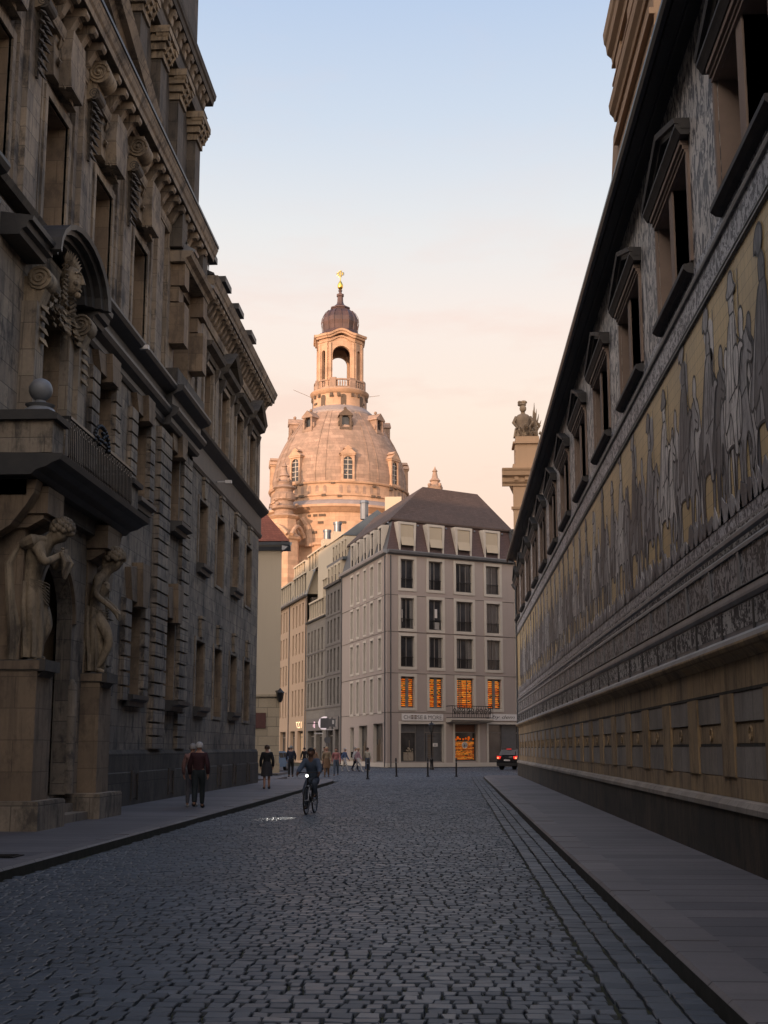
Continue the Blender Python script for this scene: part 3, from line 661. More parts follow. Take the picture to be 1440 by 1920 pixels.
# corner bay: blocked aedicule with scrolled hood
w_ = window(FB, pal, 41.75, 44.2, 13.9, 17.3, .6, 0, glass=M['glassb'], frame=M['framebr'], bars=(1, (.45,)), fw=.08)
for u0 in (41.0, 44.27):
    for (z0, z1, o) in ((14.85, 16.25, .50), (16.3, 16.8, .30), (16.85, 17.6, .48)):
        q = MB(); FB.box(q, u0, u0+.72, z0, z1, .0, o); q.build('blocked_pier', M['palw'], w_)
q = MB()
FB.prof(q, [(-.02, 17.62), (.5, 17.62), (.55, 17.75), (.70, 17.82), (.76, 17.98), (-.02, 18.02)], 40.8, 45.15)
FB.box(q, 41.3, 44.7, 18.03, 18.55, .0, .42)
q.build('aedicule_hood', M['palt'], w_)
for s_, u in ((1, 40.95), (-1, 45.05)):
    q = MB(); FB.prof(q, [(-.02, 17.99), (.80, 17.99), (.84, 18.06), (.5, 18.25), (.3, 18.5), (-.02, 18.56)], min(u, u+s_*.6), max(u, u+s_*.6)); q.build('hood_sheet', M['zinc'], w_)
for a, b in ((40.7, 41.5), (44.3, 45.15)): w = MB(); FB.box(w, a, b, 18.1, 19.42, .0, .42); w.build('cornice_block', M['pald'], pal)
w = MB(); FB.box(w, 40.62, YB, 13.36, 13.9, .0, .42); FB.box(w, 40.62, 41.6, 12.5, 13.36, .0, .3); w.build('bay_pedestal', M['pald'], pal)
# tower
TF = Face((-10.4, 0), (-10.4, 100), out_left=False)
q = MB(); q.box(-26, -10.4, 36.0, 49.7, 18.2, 40); tw = q.build('tower', M['pald'], pal)
q = MB()
for y in (36.1, 39.0, 42.0, 45.0, 48.3): TF.box(q, y, y+.95, 19, 25.6, .002, .34); TF.box(q, y+1.15, y+1.45, 19, 25.6, .002, .16)
for k_ in range(4): q.box(-13.5-k_*2.5, -12.6-k_*2.5, 49.65, 49.9, 19, 25.6)
q.build('tower_pilaster', M['pald'], tw)
for y in (36.1, 39.0, 42.0, 45.0, 48.3):
    q = MB()
    for k_ in range(4):
        e = .06+.09*k_; TF.box(q, y-e, y+.95+e, 25.62+.28*k_, 25.87+.28*k_, .002, .36+e)
    for s_ in (0, 1): q.tube([TF.P(y-.1+s_*1.15, 26.45, .2), TF.P(y-.1+s_*1.15, 26.45, .66)], .2, 10)
    for k_ in range(5): leaf(q, TF.P(y+.1+.2*k_, 25.75+.2*(k_ % 2), .38), (.4, 0, 1), (1, 0, -.3), .5, .12)
    q.build('tower_capital', M['carve'], tw, smooth=True)
q = MB()
TF.prof(q, [(-.5, 26.8), (.35, 26.8), (.38, 27.0), (.38, 27.4), (.45, 27.45), (-.5, 27.5)], 35.6, 50.1)
TF.prof(q, [(-.5, 28.15), (.6, 28.15), (.64, 28.35), (.7, 28.4), (.74, 28.6), (-.5, 28.65)], 35.6, 50.4)
q.build('tower_cornice', M['pald'], tw)
y = 36
while y < 50.0:
    q = MB(); TF.prof(q, [(.2, 28.14), (.56, 28.14), (.6, 28.02), (.54, 27.88), (.46, 27.85), (.42, 27.62), (.36, 27.5), (.2, 27.5)], y, y+.3); q.build('tower_modillion', M['palt'], tw); y += .78
q = MB(); q.box(-27, -10.02, 49.7, 50.08, 26.81, 27.49); q.box(-27, -9.8, 49.7, 50.38, 28.16, 28.64); q.build('tower_return_cornice', M['pald'], tw)
# ---- portal with atlas figures and balcony
pf = F
q = MB(); arch_panel(pf, q, 26.72, 30.5, .68, 6.9, 26.9, 29.5, 4.5, .25, .60, None, 18); q.build('portal_arch', M['pal'], pal)
q = MB()
for i in range(18):
    t0, t1 = math.pi*i/18, math.pi*(i+1)/18; p = lambda t, k, o: pf.P(28.2-1.3*k*math.cos(t), 4.5+1.3*k*math.sin(t), o)
    q.hexa([p(t0, 1.02, .6), p(t1, 1.02, .6), p(t1, 1.02, .68), p(t0, 1.02, .68), p(t0, 1.16, .6), p(t1, 1.16, .6), p(t1, 1.16, .66), p(t0, 1.16, .66)])
q.build('arch_moulding', M['palw'], pal)
q = MB(); pf.box(q, DA+.01, DB-.01, .7, 6.14, -.84, -.8); a = q.build('portal_door', M['shelf0'], pal)
q = MB()
for i in range(2):
    for z0, z1 in ((.9, 1.9), (2.05, 3.3), (3.45, 4.5)):
        u = DA+.5+i*1.1; pf.box(q, u, u+.9, z0, z1, -.8, -.76)
q.build('door_panel', M['shelf0'], a)
for u0, u1 in ((25.72, 26.78), (30.42, 31.48)):
    q = MB(); pf.box(q, u0, u1, .68, 3.25, .0, 1.05); pf.box(q, u0-.04, u1+.04, 3.25, 3.42, .0, 1.1)
    pf.box(q, u0+.15, u1-.15, 3.42, 6.4, .0, .62)
    pf.box(q, u0-.02, u1+.02, 6.4, 6.95, .0, 1.12); pf.prof(q, [(0, 6.3), (1.02, 6.42), (1.02, 6.3), (.7, 6.12), (0, 6.1)], u0+.05, u1-.05)
    q.build('portal_pier', M['palw'], pal)
for u0, u1 in ((25.45, 27.25), (29.95, 31.95)):
    q = MB(); pf.box(q, u0, u1, .12, .66, .0, 1.28); pf.box(q, u0+.02, u1-.02, .66, .685, .0, 1.26); q.build('portal_plinth_block', M['palt'], pal)
for k_ in range(3):
    q = MB(); pf.box(q, 27.26, 29.94, .12+.18*k_, .12+.18*(k_+1)-.004, -.6, 1.02-.34*k_); q.build('step', M['palt'], pal)
for u in (26.85, 29.62):
    q = MB(); q.tube([pf.P(u, .7, .62), pf.P(u, 3.1, .62), pf.P(u, 3.25, .62)], [.13, .13, .05], 12); q.build('jamb_shaft', M['palt'], pal, smooth=True)
# balcony slab with moulded edge and consoles
q = MB()
pf.prof(q, [(0, 7.04), (1.0, 7.04), (1.1, 7.14), (1.3, 7.2), (1.42, 7.28), (1.58, 7.34), (1.61, 7.46), (0, 7.50)], 24.9, 32.6)
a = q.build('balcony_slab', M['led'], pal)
q = MB(); pf.box(q, 25.3, 32.2, 6.7, 7.04, .0, .8); pf.box(q, 25.0, 32.5, 6.4, 6.7, .0, .22); q.build('balcony_bed', M['pald'], a)
for u in (25.3, 31.8):
    q = MB(); pf.prof(q, [(0, 7.02), (1.0, 7.02), (.95, 6.75), (.8, 6.5), (.5, 6.1), (.2, 5.9), (0, 5.85)], u, u+.4); q.build('balcony_console', M['palw'], a)
for u in (22.75, 23.75+.0):
    pass
for u0 in (25.06, 31.5):
    q = MB(); pf.box(q, u0-.08, u0+.64, 7.50, 8.16, .3, 1.38); b_ = q.build('balcony_pedestal', M['palt'], a)
    q = MB(); pf.prof(q, [(.2, 8.16), (1.48, 8.16), (1.5, 8.27), (1.3, 8.36), (.2, 8.36)], u0-.18, u0+.74); q.build('pedestal_cap', M['led'], b_)
    if u0 < 30:
        q = MB(); c = pf.P(u0+.22, 8.86, 1.0)
        q.lathe([(.34, 8.36), (.30, 8.44), (.24, 8.48), (.30, 8.54), (.12, 8.60), (.10, 8.64)], c[0], c[1], 16); q.ball(c, .24, None, 16, 12); q.build('stone_ball', M['tileg'], b_, smooth=True)
q = MB()   # wrought iron basket railing
ra, rb = 25.85, 31.2
pf.box(q, ra, rb, 8.40, 8.46, 1.40, 1.48); pf.box(q, ra, rb, 7.57, 7.61, 1.42, 1.46)
for s_ in (0, 1):
    u = ra if s_ == 0 else rb; pf.box(q, u-.02, u+.02, 8.40, 8.46, .1, 1.44); pf.box(q, u-.02, u+.02, 7.56, 7.6, .1, 1.44)
    for i in range(7): o = .2+i*.18; pf.box(q, u-.012, u+.012, 7.52, 8.42, o-.012, o+.012)
u = ra
while u < rb:
    bl = .0; q.tube([pf.P(u, 7.5, 1.44), pf.P(u, 7.65, 1.47), pf.P(u, 7.85, 1.46), pf.P(u, 8.40, 1.44)], .016, 6); u += .135
u = ra+.1
while u < rb-.1:   # scroll frieze under the rail
    pts = [pf.P(u+.1*math.cos(t)*(1-t/9), 8.28+.10*math.sin(t)*(1-t/9), 1.45) for t in [i*.5 for i in range(13)]]
    q.tube(pts, .016, 5); u += .22
for t in range(16):
    an = math.pi*t/15; q.ball(pf.P(28.3+.55*math.cos(an)*1.1, 8.40+.42*math.sin(an), 1.46), .055, None, 6, 4)
    q.ball(pf.P(28.3+random.uniform(-.5, .5), 8.25+random.uniform(0, .45), 1.48), .05, None, 6, 4)
q.build('balcony_railing', M['iron'], a)
# balcony door surround and broken curved hood
bd = window(F, pal, 27.75, 29.6, 7.45, 11.55, .7, 0, glass=M['glassb'], frame=M['framebr'], bars=(1, (.70,)), fw=.09, name='balcony_door')
q = MB()
pf.box(q, 27.35, 27.72, 7.42, 11.9, .002, .22); pf.box(q, 29.63, 30.0, 7.42, 11.9, .002, .22); pf.box(q, 27.72, 29.63, 11.57, 11.9, .002, .218)
pf.box(q, 26.75, 27.3, 7.42, 11.3, .002, .34); pf.box(q, 30.05, 30.6, 7.42, 11.3, .002, .34)
q.build('door_architrave', M['palt'], bd)
q = MB()
for u in (26.75, 30.0):
    q = MB(); q.tube([pf.P(u+.06, 11.85, .34), pf.P(u+.56, 11.85, .34)], .27, 18)
    for e_ in (.05, .57): spiral(q, lambda a_, b_: pf.P(u+e_, 11.85+b_, .34+a_), .25, 2.3, .03)
    pf.prof(q, [(0, 11.9), (.56, 11.9), (.44, 11.5), (.30, 11.15), (.26, 10.7), (.30, 10.45), (.2, 10.3), (0, 10.2)], u+.10, u+.52)
    for i in range(4): leaf(q, pf.P(u+.31, 11.35-.25*i, .3), (.25, 0, -.5), (1, 0, .3), .34, .12)
    q.build('volute', M['carve'], bd, smooth=True)
q = MB()
pf.prof(q, [(0, 12.2), (.42, 12.2), (.46, 12.32), (.56, 12.36), (.60, 12.5), (.68, 12.5), (.70, 12.6), (0, 12.7)], 25.2, 26.95)   # straight ears of the hood
pf.prof(q, [(0, 12.2), (.42, 12.2), (.46, 12.32), (.56, 12.36), (.60, 12.5), (.66, 12.56), (.68, 12.68), (0, 12.78)], 30.75, 31.75)
def arc(u0, u1, zc, zr, n=12):
    for i in range(n):
        t0 = math.pi*i/n; t1 = math.pi*(i+1)/n; c = (u0+u1)/2; r = (u1-u0)/2
        for (ri, ro, o) in ((1.06, 1.16, .80), (.97, 1.06, .66), (.88, .97, .48), (.80, .88, .34)):
            p = lambda t, k, oo: pf.P(c-r*k*math.cos(t), zc+zr*k*math.sin(t), oo)
            q.hexa([p(t0, ri, 0), p(t1, ri, 0), p(t1, ri, o), p(t0, ri, o), p(t0, ro, 0), p(t1, ro, 0), p(t1, ro, o+.03), p(t0, ro, o+.03)])
arc(27.0, 30.7, 12.45, 1.0)
q.build('curved_hood', M['led'], bd)
# mask and garland under the hood
q = MB(); hc = pf.P(28.7, 12.45, .46)
q.ball(hc, .27, None, 18, 14, sx=.95, sy=.82, sz=1.3)
q.hexa([pf.P(28.66, 12.35, .70), pf.P(28.74, 12.35, .70), pf.P(28.73, 12.35, .82), pf.P(28.67, 12.35, .82), pf.P(28.675, 12.58, .68), pf.P(28.725, 12.58, .68), pf.P(28.72, 12.58, .74), pf.P(28.68, 12.58, .74)])
for s_ in (-1, 1):
    q.ball(pf.P(28.7+s_*.10, 12.52, .66), .045, None, 8, 6); q.tube([pf.P(28.7+s_*.03, 12.60, .71), pf.P(28.7+s_*.11, 12.63, .69), pf.P(28.7+s_*.19, 12.58, .62)], .024, 6); q.ball(pf.P(28.7+s_*.13, 12.36, .62), .07, None, 8, 6)
    for i in range(9): a_ = .3+i*.33; q.tube([pf.P(28.7+s_*(.24+.02*i), 12.85-.11*i, .40), pf.P(28.7+s_*(.36+.03*math.sin(i)), 12.80-.115*i, .48), pf.P(28.7+s_*(.30), 12.70-.115*i, .36)], .05, 6)
    for i in range(9): leaf(q, pf.P(28.7+s_*(.35+.1*i), 12.0-.07*i, .25), (.2, s_*.6, -.4+.25*math.sin(i*2)), (1, 0, .2), .34, .12)
q.tube([pf.P(28.60, 12.22, .69), pf.P(28.7, 12.20, .72), pf.P(28.80, 12.22, .69)], .024, 6); q.ball(pf.P(28.7, 12.10, .64), .08, None, 8, 6)
for i in range(34):
    t = i/33; leaf(q, pf.P(28.7+.5*math.sin(i*2.4)*(1-t*.4), 12.05-.72*t, .22+.08*math.cos(i*1.9)), (.35, math.sin(i*2.4), -.6+.5*math.cos(i*1.3)), (1, 0, 0), .26, .10)
for i in range(9): leaf(q, pf.P(28.7+(i-4)*.09, 12.78, .42), (.2, (i-4)*.25, 1), (1, 0, 0), .34, .09)
q.build('mask_relief', M['carve'], bd, smooth=False)
for u, dz in ((31.9, 0), (24.6, 0)):
    pass
# security cameras on the string course
for y, z in ((50.4, 12.1), (35.9, 13.1)):
    q = MB(); q.tube([F.P(y, z, .05), F.P(y, z, .42)], .03, 6); q.box(LX+.36, LX+.62, y-.07, y+.07, z-.06, z+.06); q.build('security_camera', M['signw'], pal)

# ---------------------------------------------------------------- unseen castle gatehouse behind the viewer, added to darken the near street
gt = empty('unseen_gatehouse', (-3, -34, 0), 'unseen sandstone castle gatehouse added behind the viewer to darken the near street', 'gatehouse')
q = MB(); GFc = Face((-30, -30), (28, -30), out_left=True); arch_panel(GFc, q, 0, 58, .1, 17, 24.3, 29.7, 4.2, -8, 0, None, 16); q.build('wall', M['pal'], gt)
q = MB(); GFc.prof(q, [(-.1, 16.6), (.4, 16.7), (.7, 17.1), (-.1, 17.2)], 0, 58); q.prof = None; q.build('cornice', M['palt'], gt)
q = MB(); q.add([(-30.5, -29.6, 17.2), (28.5, -29.6, 17.2), (28.5, -38.4, 17.2), (-30.5, -38.4, 17.2), (-30.5, -34, 20.5), (28.5, -34, 20.5)], [(0, 1, 5, 4), (2, 3, 4, 5), (1, 2, 5), (3, 0, 4)]); q.build('roof', M['slate'], gt)
for z0 in (6.8, 11.8):
    for i in range(10):
        u = 3+5.4*i; window(GFc, gt, u, u+1.8, z0, z0+3.4, -.06, 0, glass=M['glassb'], frame=M['frame'], bars=(1, (.6,)), surround=M['palt'], sp=.12)
# ---------------------------------------------------------------- right: long gallery with mural
RX = 3.95; gal = empty('gallery_building', (RX, 40, 0), 'long low gallery wall with a yellow procession mural under dark eaves along the right pavement', 'gallery')
R = Face((RX, 0), (RX, 100), out_left=True)      # outward = -X
G0, G1 = -60.0, 79.6
g = N('mural_yellow_tiles'); tc, wc, sp = wallcoord(g)
br = g.n('ShaderNodeTexBrick', {'Vector': wc, 'Color1': (.58, .43, .19, 1), 'Color2': (.52, .39, .18, 1), 'Mortar': (.16, .12, .06, 1), 'Scale': 1.0, 'Mortar Size': .004, 'Brick Width': .205, 'Row Height': .205}); br.offset = 0
x = g.mix(g.mapr(g.noise(tc, .7, 5, .6), .4, .7, 0, .45), br.outputs[0], (.20, .155, .09, 1)); g.l(x, g.b.inputs['Base Color']); g.b.inputs['Roughness'].default_value = .5
M['myel'] = g.m
M['figd'] = etched('mural_dark_figure', (.17, .175, .195), (.05, .053, .065), 1.0, 1, .35, 4, .38, .66)
M['figm'] = etched('mural_mid_figure', (.42, .425, .435), (.15, .155, .17), 1.0, 1, .35, 4, .38, .62)
M['figl'] = etched('mural_pale_figure', (.72, .71, .68), (.32, .32, .325), 1.0, 1, .35, 4, .36, .58)
wins = [16.37+5.6*k for k in range(-1, 12)]
wh = []
for c in wins: wh += [(c-1.56, c-.17, 9.45, 11.33, .42), (c+.17, c+1.56, 9.45, 11.33, .42)]
q = MB(); R.grid(q, G0, G1, 9.3, 13.1, wh, M['sgraf'], M['jamb']); q.build('upper_wall', None, gal)
q = MB(); q.box(RX+.01, 16, G0, G1-.01, .1, 9.29); q.box(RX+.46, 16, G0+.01, G1-.02, 9.28, 13.3); q.box(RX+.02, RX+.4, G1-.03, G1, 9.3, 13.2); q.build('rear_body', M['base'], gal)
for c in wins:
    for a, b in ((c-1.56, c-.17), (c+.17, c+1.56)):
        w_ = window(R, gal, a, b, 9.45, 11.33, .42, 0, glass=M['leaded'], frame=M['framebr'], bars=(1, (.3, .62)), fw=.05)
    q = MB(); R.prof(q, [(-.02, 9.24), (.10, 9.26), (.17, 9.32), (.17, 9.40), (-.02, 9.44)], c-1.68, c+1.68); h_ = q.build('window_sill', M['hood'], gal)
    q = MB(); 
    for i, (z0, z1, o) in enumerate(((11.335, 11.40, .07), (11.405, 11.47, .10), (11.475, 11.56, .14))): R.box(q, c-1.66, c+1.66, z0, z1, -.01, o)
    R.box(q, c-1.72, c-1.60, 9.45, 11.33, .002, .05); R.box(q, c+1.60, c+1.72, 9.45, 11.33, .002, .05)
    R.box(q, c-.17, c+.17, 9.45, 11.33, -.4, .03)
    q.build('window_stone_frame', M['jamb'], gal)
    q = MB()   # pedimented hood: base ledge, raking ledges, recessed field
    R.prof(q, [(-.01, 11.57), (.16, 11.57), (.20, 11.64), (.24, 11.70), (.24, 11.75), (-.01, 11.77)], c-1.85, c+1.85)
    for s_ in (-1, 1):
        for (e, o, z) in ((0, .25, 0), (.08, .16, -.09)):
            q.hexa([R.P(c+s_*1.86, 11.76+z, 0), R.P(c, 12.36+z, 0), R.P(c, 12.36+z, o), R.P(c+s_*1.86, 11.76+z, o), R.P(c+s_*1.86, 11.85+z, 0), R.P(c, 12.46+z, 0), R.P(c, 12.46+z, o+.02), R.P(c+s_*1.86, 11.85+z, o+.02)])
    R.pol(q, [(c-1.7, 11.77), (c+1.7, 11.77), (c, 12.33)], 0, .05)
    q.build('window_pediment', M['hood'], gal)
# eaves
q = MB()
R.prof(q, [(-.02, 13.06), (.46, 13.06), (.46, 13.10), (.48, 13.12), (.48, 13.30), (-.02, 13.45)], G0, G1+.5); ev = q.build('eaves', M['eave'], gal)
q = MB(); q.tube([R.P(G0, 13.06, .26), R.P(G1+.5, 13.06, .26)], .012, 6); R.box(q, G0, G1+.5, 13.02, 13.055, .20, .23); q.build('eaves_strip', M['slate'], ev)
q = MB(); R.prof(q, [(.44, 13.16), (.45, 13.05), (.50, 12.99), (.57, 13.01), (.61, 13.08), (.61, 13.15), (.58, 13.16), (.47, 13.16)], G0, G1+.55); q.build('gutter', M['iron'], ev)
q = MB(); R.prof(q, [(.49, 13.25), (.49, 13.30), (-6, 17.2), (-12, 17.2), (-12, 13.2)], G0, G1+.5); q.build('roof', M['browntile'], gal)
q = MB(); q.tube([R.P(G1-.12, .14, .08), R.P(G1-.12, 12.9, .08), R.P(G1-.1, 13.06, .5)], .055, 8); q.build('downpipe', M['zinc'], gal)
# mouldings and ornament bands, bottom to top
def band(name, mat, z0, z1, o, prof=None):
    q = MB()
    if prof: R.prof(q, prof, G0, G1)
    else: R.box(q, G0, G1, z0, z1, -.0, o)
    return q.build(name, mat, gal)
band('plinth', M['plinth'], .12, .86, .14)
band('plinth_moulding', M['baseg'], 0, 0, 0, [(0, .86), (.17, .86), (.17, .93), (.12, 1.0), (.06, 1.02), (0, 1.02)])
band('base_course', M['base'], 1.025, 1.30, .05)
band('upper_course', M['base'], 2.50, 2.88, .05)
band('base_back', M['base'], 1.30, 2.50, .004)
band('course_groove', M['plinth'], 2.46, 2.50, .062)
band('cornice', M['base'], 0, 0, 0, [(0, 2.885), (.06, 2.885), (.10, 2.95), (.17, 3.0), (.20, 3.06), (.20, 3.09), (0, 3.10)])
band('pale_moulding', M['tilel'], 0, 0, 0, [(0, 3.103), (.16, 3.103), (.14, 3.17), (.08, 3.22), (0, 3.23)])
band('fringe_band', M['tileg'], 3.235, 3.64, .03)
band('step_moulding', M['tileg'], 0, 0, 0, [(0, 3.645), (.05, 3.645), (.075, 3.70), (.075, 3.74), (.06, 3.82), (0, 3.84)])
band('relief_band', M['orn2'], 3.845, 4.33, .05)
band('upper_step_moulding', M['tileg'], 0, 0, 0, [(0, 4.335), (.07, 4.335), (.07, 4.39), (.05, 4.42), (.05, 4.50), (.08, 4.54), (.08, 4.60), (.05, 4.66), (.05, 4.70), (.02, 4.72), (0, 4.72)])
q = MB(); R.box(q, G0, G1, 4.33, 4.345, .05, .08); R.box(q, G0, G1, 3.838, 3.85, .05, .08); R.box(q, G0, G1, 8.42, 8.45, .0, .05); R.box(q, G0, G1, 8.50, 8.52, .0, .045); q.build('pale_fillet', M['tilel'], gal)
q = MB(); u = 14.0
while u < G1: R.box(q, u, u+.035, 3.30, 3.62, .03, .042); R.box(q, u, u+.03, 4.43, 4.49, .05, .062); R.box(q, u, u+.03, 4.605, 4.65, .05, .075); u += .085
q.build('fringe', M['orn2'], gal)
u = 15.1
while u < G1: q = MB(); R.box(q, u-.03, u+.03, 3.16, 3.62, .03, .06); q.ball(R.P(u, 3.15, .06), .05, None, 8, 5, sz=1.5); q.build('tassel', M['hood'], gal); u += 2.02
u = 15.8
while u < G1: q = MB(); R.box(q, u-.06, u+.06, 3.85, 4.33, .05, .075); q.build('relief_divider', M['tileg'], gal); u += 2.02
band('mural_ground_strip', M['orn'], 4.72, 5.02, .008)
mur = band('mural', M['myel'], 4.9, 8.40, .004)
band('mural_upper_border', M['orn'], 8.40, 9.0, .012)
band('smooth_string', M['tilel'], 0, 0, 0, [(0, 9.0), (.05, 9.0), (.06, 9.05), (.04, 9.12), (0, 9.14)])
band('upper_ornament', M['orn'], 9.14, 9.3, .006)
# stone panels and strips of the base
u = 13.23
while u < G1-.3:
    q1 = MB(); q2 = MB(); q3 = MB(); q4 = MB()
    R.box(q1, u, min(u+.82, G1), 1.305, 2.455, .0, .075); q1.build('base_strip', M['base'], gal)
    a, b = u+.84, u+2.66
    if b < G1:
        m_ = (a+b)/2
        for x0, x1 in ((a, m_-.006), (m_+.006, b)): R.box(q2, x0, x1, 2.06, 2.45, .004, .05); R.box(q2, x0, x1, 1.31, 1.72, .004, .05)
        R.box(q3, a, b, 1.77, 2.03, .004, .03); R.box(q4, a, b, 1.725, 1.765, .004, .035)
        q3.tube([R.P(m_+.09*math.cos(t*.6), 1.9+.09*math.sin(t*.6), .04) for t in range(11)], .016, 6)
        bp = q2.build('base_panel', M['baseg'], gal); q3.build('recess_panel', M['base'], bp); q4.build('recess_slot', M['plinth'], bp)
    u += 2.68
# the procession: invented riders and walkers, flat on the wall
HORSE = [(0,1.0),(.08,1.35),(.02,1.62),(-.18,1.50),(-.30,1.58),(-.28,1.72),(-.10,1.86),(-.02,2.05),(.06,1.97),(.16,1.98),(.34,1.75),(.50,1.50),(.95,1.44),(1.40,1.50),(1.62,1.42),(1.75,1.15),(1.80,.55),(1.70,.50),(1.64,1.0),(1.52,.80),(1.58,.42),(1.50,.05),(1.36,.05),(1.42,.42),(1.28,.82),(.70,.74),(.48,.70),(.50,.38),(.44,.03),(.30,.03),(.34,.40),(.22,.72),(.06,.74),(-.10,.48),(.06,.28),(-.04,.22),(-.24,.46)]
RIDER = [(.55,1.30),(.42,1.62),(.30,1.84),(.18,1.80),(.15,1.88),(.36,1.98),(.52,1.86),(.52,2.18),(.56,2.36),(.60,2.44),(.56,2.62),(.64,2.78),(.78,2.80),(.88,2.68),(.86,2.48),(.82,2.40),(.98,2.30),(1.12,1.90),(1.30,1.40),(1.42,.95),(1.18,1.05),(1.0,1.25),(.88,.80),(.86,.60),(.66,.56),(.70,.78),(.70,1.1)]
PLUME = [(.70,2.78),(.58,2.98),(.66,3.14),(.84,3.16),(1.02,3.02),(1.06,2.82),(.94,2.88),(.86,2.76)]
WALK = [(0,.05),(.12,.05),(.20,.6),(.26,.9),(.34,.55),(.40,.05),(.52,.05),(.50,.6),(.48,1.0),(.60,1.2),(.54,1.6),(.42,1.78),(.36,1.84),(.42,1.94),(.42,2.08),(.32,2.18),(.20,2.14),(.16,2.0),(.22,1.86),(.06,1.76),(-.04,1.4),(-.10,1.1),(.02,1.14),(.10,1.35),(.08,1.0),(.02,.6)]
SADDLE = [(.38,1.45),(.42,.80),(.70,.70),(1.12,.78),(1.42,.70),(1.50,1.48),(1.15,1.46),(.95,1.40)]
rr = random.Random(11)
fd, fm, fl = MB(), MB(), MB()
ol = MB()
def smooth(p, it=2):
    for _ in range(it): p = [q_ for i in range(len(p)) for q_ in ((p[i][0]*.75+p[(i+1) % len(p)][0]*.25, p[i][1]*.75+p[(i+1) % len(p)][1]*.25), (p[i][0]*.25+p[(i+1) % len(p)][0]*.75, p[i][1]*.25+p[(i+1) % len(p)][1]*.75))]
    return p
def line(p0, p1, w, o, q=None):
    d = Vector((p1[0]-p0[0], p1[1]-p0[1])); L = d.length
    if L < 1e-5: return
    n_ = Vector((-d.y, d.x))/L*w*.5; (q or ol).quad(R.P(p0[0]+n_.x, p0[1]+n_.y, o), R.P(p0[0]-n_.x, p0[1]-n_.y, o), R.P(p1[0]-n_.x, p1[1]-n_.y, o), R.P(p1[0]+n_.x, p1[1]+n_.y, o))
def fig(q, pts, u, z, s, o, m=None, sx=1, jit=0, out=.042, it=2):
    pp = smooth([(u+x*s*sx, z+y*s) for x, y in pts], it); R.pol(q, pp, .004, o)
    for i in range(len(pp)): line(pp[i], pp[(i+1) % len(pp)], out, o+.0006)
HAT = [(.50,2.66),(.44,2.74),(.56,2.80),(.60,2.98),(.80,3.0),(.88,2.82),(1.0,2.76),(.92,2.66)]
CAPE = [(.80,2.42),(.94,2.40),(1.12,2.1),(1.36,1.6),(1.62,1.15),(1.55,.95),(1.2,1.15),(.98,1.5),(.86,1.9)]
SHIELD = [(.42,1.95),(.72,2.0),(.76,1.65),(.60,1.35),(.44,1.6)]
u = 11.0; k = 0
while u < G1-2.6:
    s = rr.uniform(1.04, 1.16); z = 4.95+rr.uniform(0, .08); base = [fd, fm, fl, fm][k % 4]; d = (k % 4)*.0016
    # lance and banner behind
    if rr.random() < .65:
        x0 = u+s*rr.uniform(.25, .5); x1 = x0+rr.uniform(-.1, .25); line((x0, z+1.4), (x1, 8.18), .045, .0085, fd)
        if rr.random() < .45: R.pol(rr.choice([fm, fl]), smooth([(x1, 8.15), (x1+.8, 8.05), (x1+.6, 7.75), (x1+.85, 7.45), (x1, 7.4)], 1), .004, .008)
    for i in range(rr.choice([1, 2, 2, 3])):
        v = u+rr.choice([-.55, 1.75, .4])+rr.uniform(-.25, .25); fig(rr.choice([fd, fm, fl]), WALK, v, 4.92+rr.uniform(0, .1), rr.uniform(1.08, 1.25), .006+.001*i)
    fig(base, HORSE, u, z, s, .010+d)
    # muscle and harness lines
    for p0, p1 in (((.16, 1.9), (.62, 1.05)), ((.30, 1.8), (.75, .95)), ((-.22, 1.62), (-.02, 1.72)), ((.1, 1.3), (.5, 1.2)), ((1.5, 1.4), (1.35, .8)), ((.42, .7), (.42, .1)), ((1.55, .8), (1.45, .15)), ((1.72, 1.2), (1.72, .6))): line((u+p0[0]*s, z+p0[1]*s), (u+p1[0]*s, z+p1[1]*s), .035, .0112+d)
    fig([fm, fl, fd][(k+1) % 3], SADDLE, u, z, s, .012+d)
    for i in range(5): x = .5+.2*i; line((u+x*s, z+1.4*s), (u+(x+.03)*s, z+.8*s), .03, .0132+d)
    if rr.random() < .7: fig([fd, fm, fl][(k+2) % 3], CAPE, u, z, s, .0134+d); [line((u+(.9+.08*i)*s, z+(2.2-.1*i)*s), (u+(1.15+.1*i)*s, z+(1.25-.02*i)*s), .03, .0141+d) for i in range(3)]
    fig([fl, fm, fd][k % 3], RIDER, u, z, s, .0145+d)
    for p0, p1 in (((.56, 2.3), (.62, 1.5)), ((.70, 2.3), (.74, 1.4)), ((.84, 2.2), (.92, 1.3)), ((.52, 2.1), (.32, 1.95)), ((.60, 2.42), (.86, 2.44)), ((.56, 1.45), (1.1, 1.35)), ((.58, 2.58), (.66, 2.56))): line((u+p0[0]*s, z+p0[1]*s), (u+p1[0]*s, z+p1[1]*s), .032, .0156+d)
    if k % 3 == 0: fig(fl, SHIELD, u, z, s, .0158+d)
    fig(rr.choice([fd, fm]), PLUME if rr.random() < .6 else HAT, u, z, s, .0160+d)
    u += rr.uniform(1.75, 2.3); k += 1
# foliage along the foot of the mural
u = 13.0
while u < G1-.3:
    w_ = rr.uniform(.25, .7); R.pol(rr.choice([fm, fd, fm]), [(u, 4.9), (u+w_, 4.9), (u+w_*.8, 5.0+rr.uniform(0, .35)), (u+w_*.5, 5.05+rr.uniform(0, .3)), (u+w_*.2, 5.0+rr.uniform(0, .2))], .004, .0195); u += w_*.7
M['figline'] = plain('mural_outline', (.022, .024, .032), .6)
for q, m_ in ((fd, 'figd'), (fm, 'figm'), (fl, 'figl'), (ol, 'figline')): q.build('procession_figures', M[m_], mur)
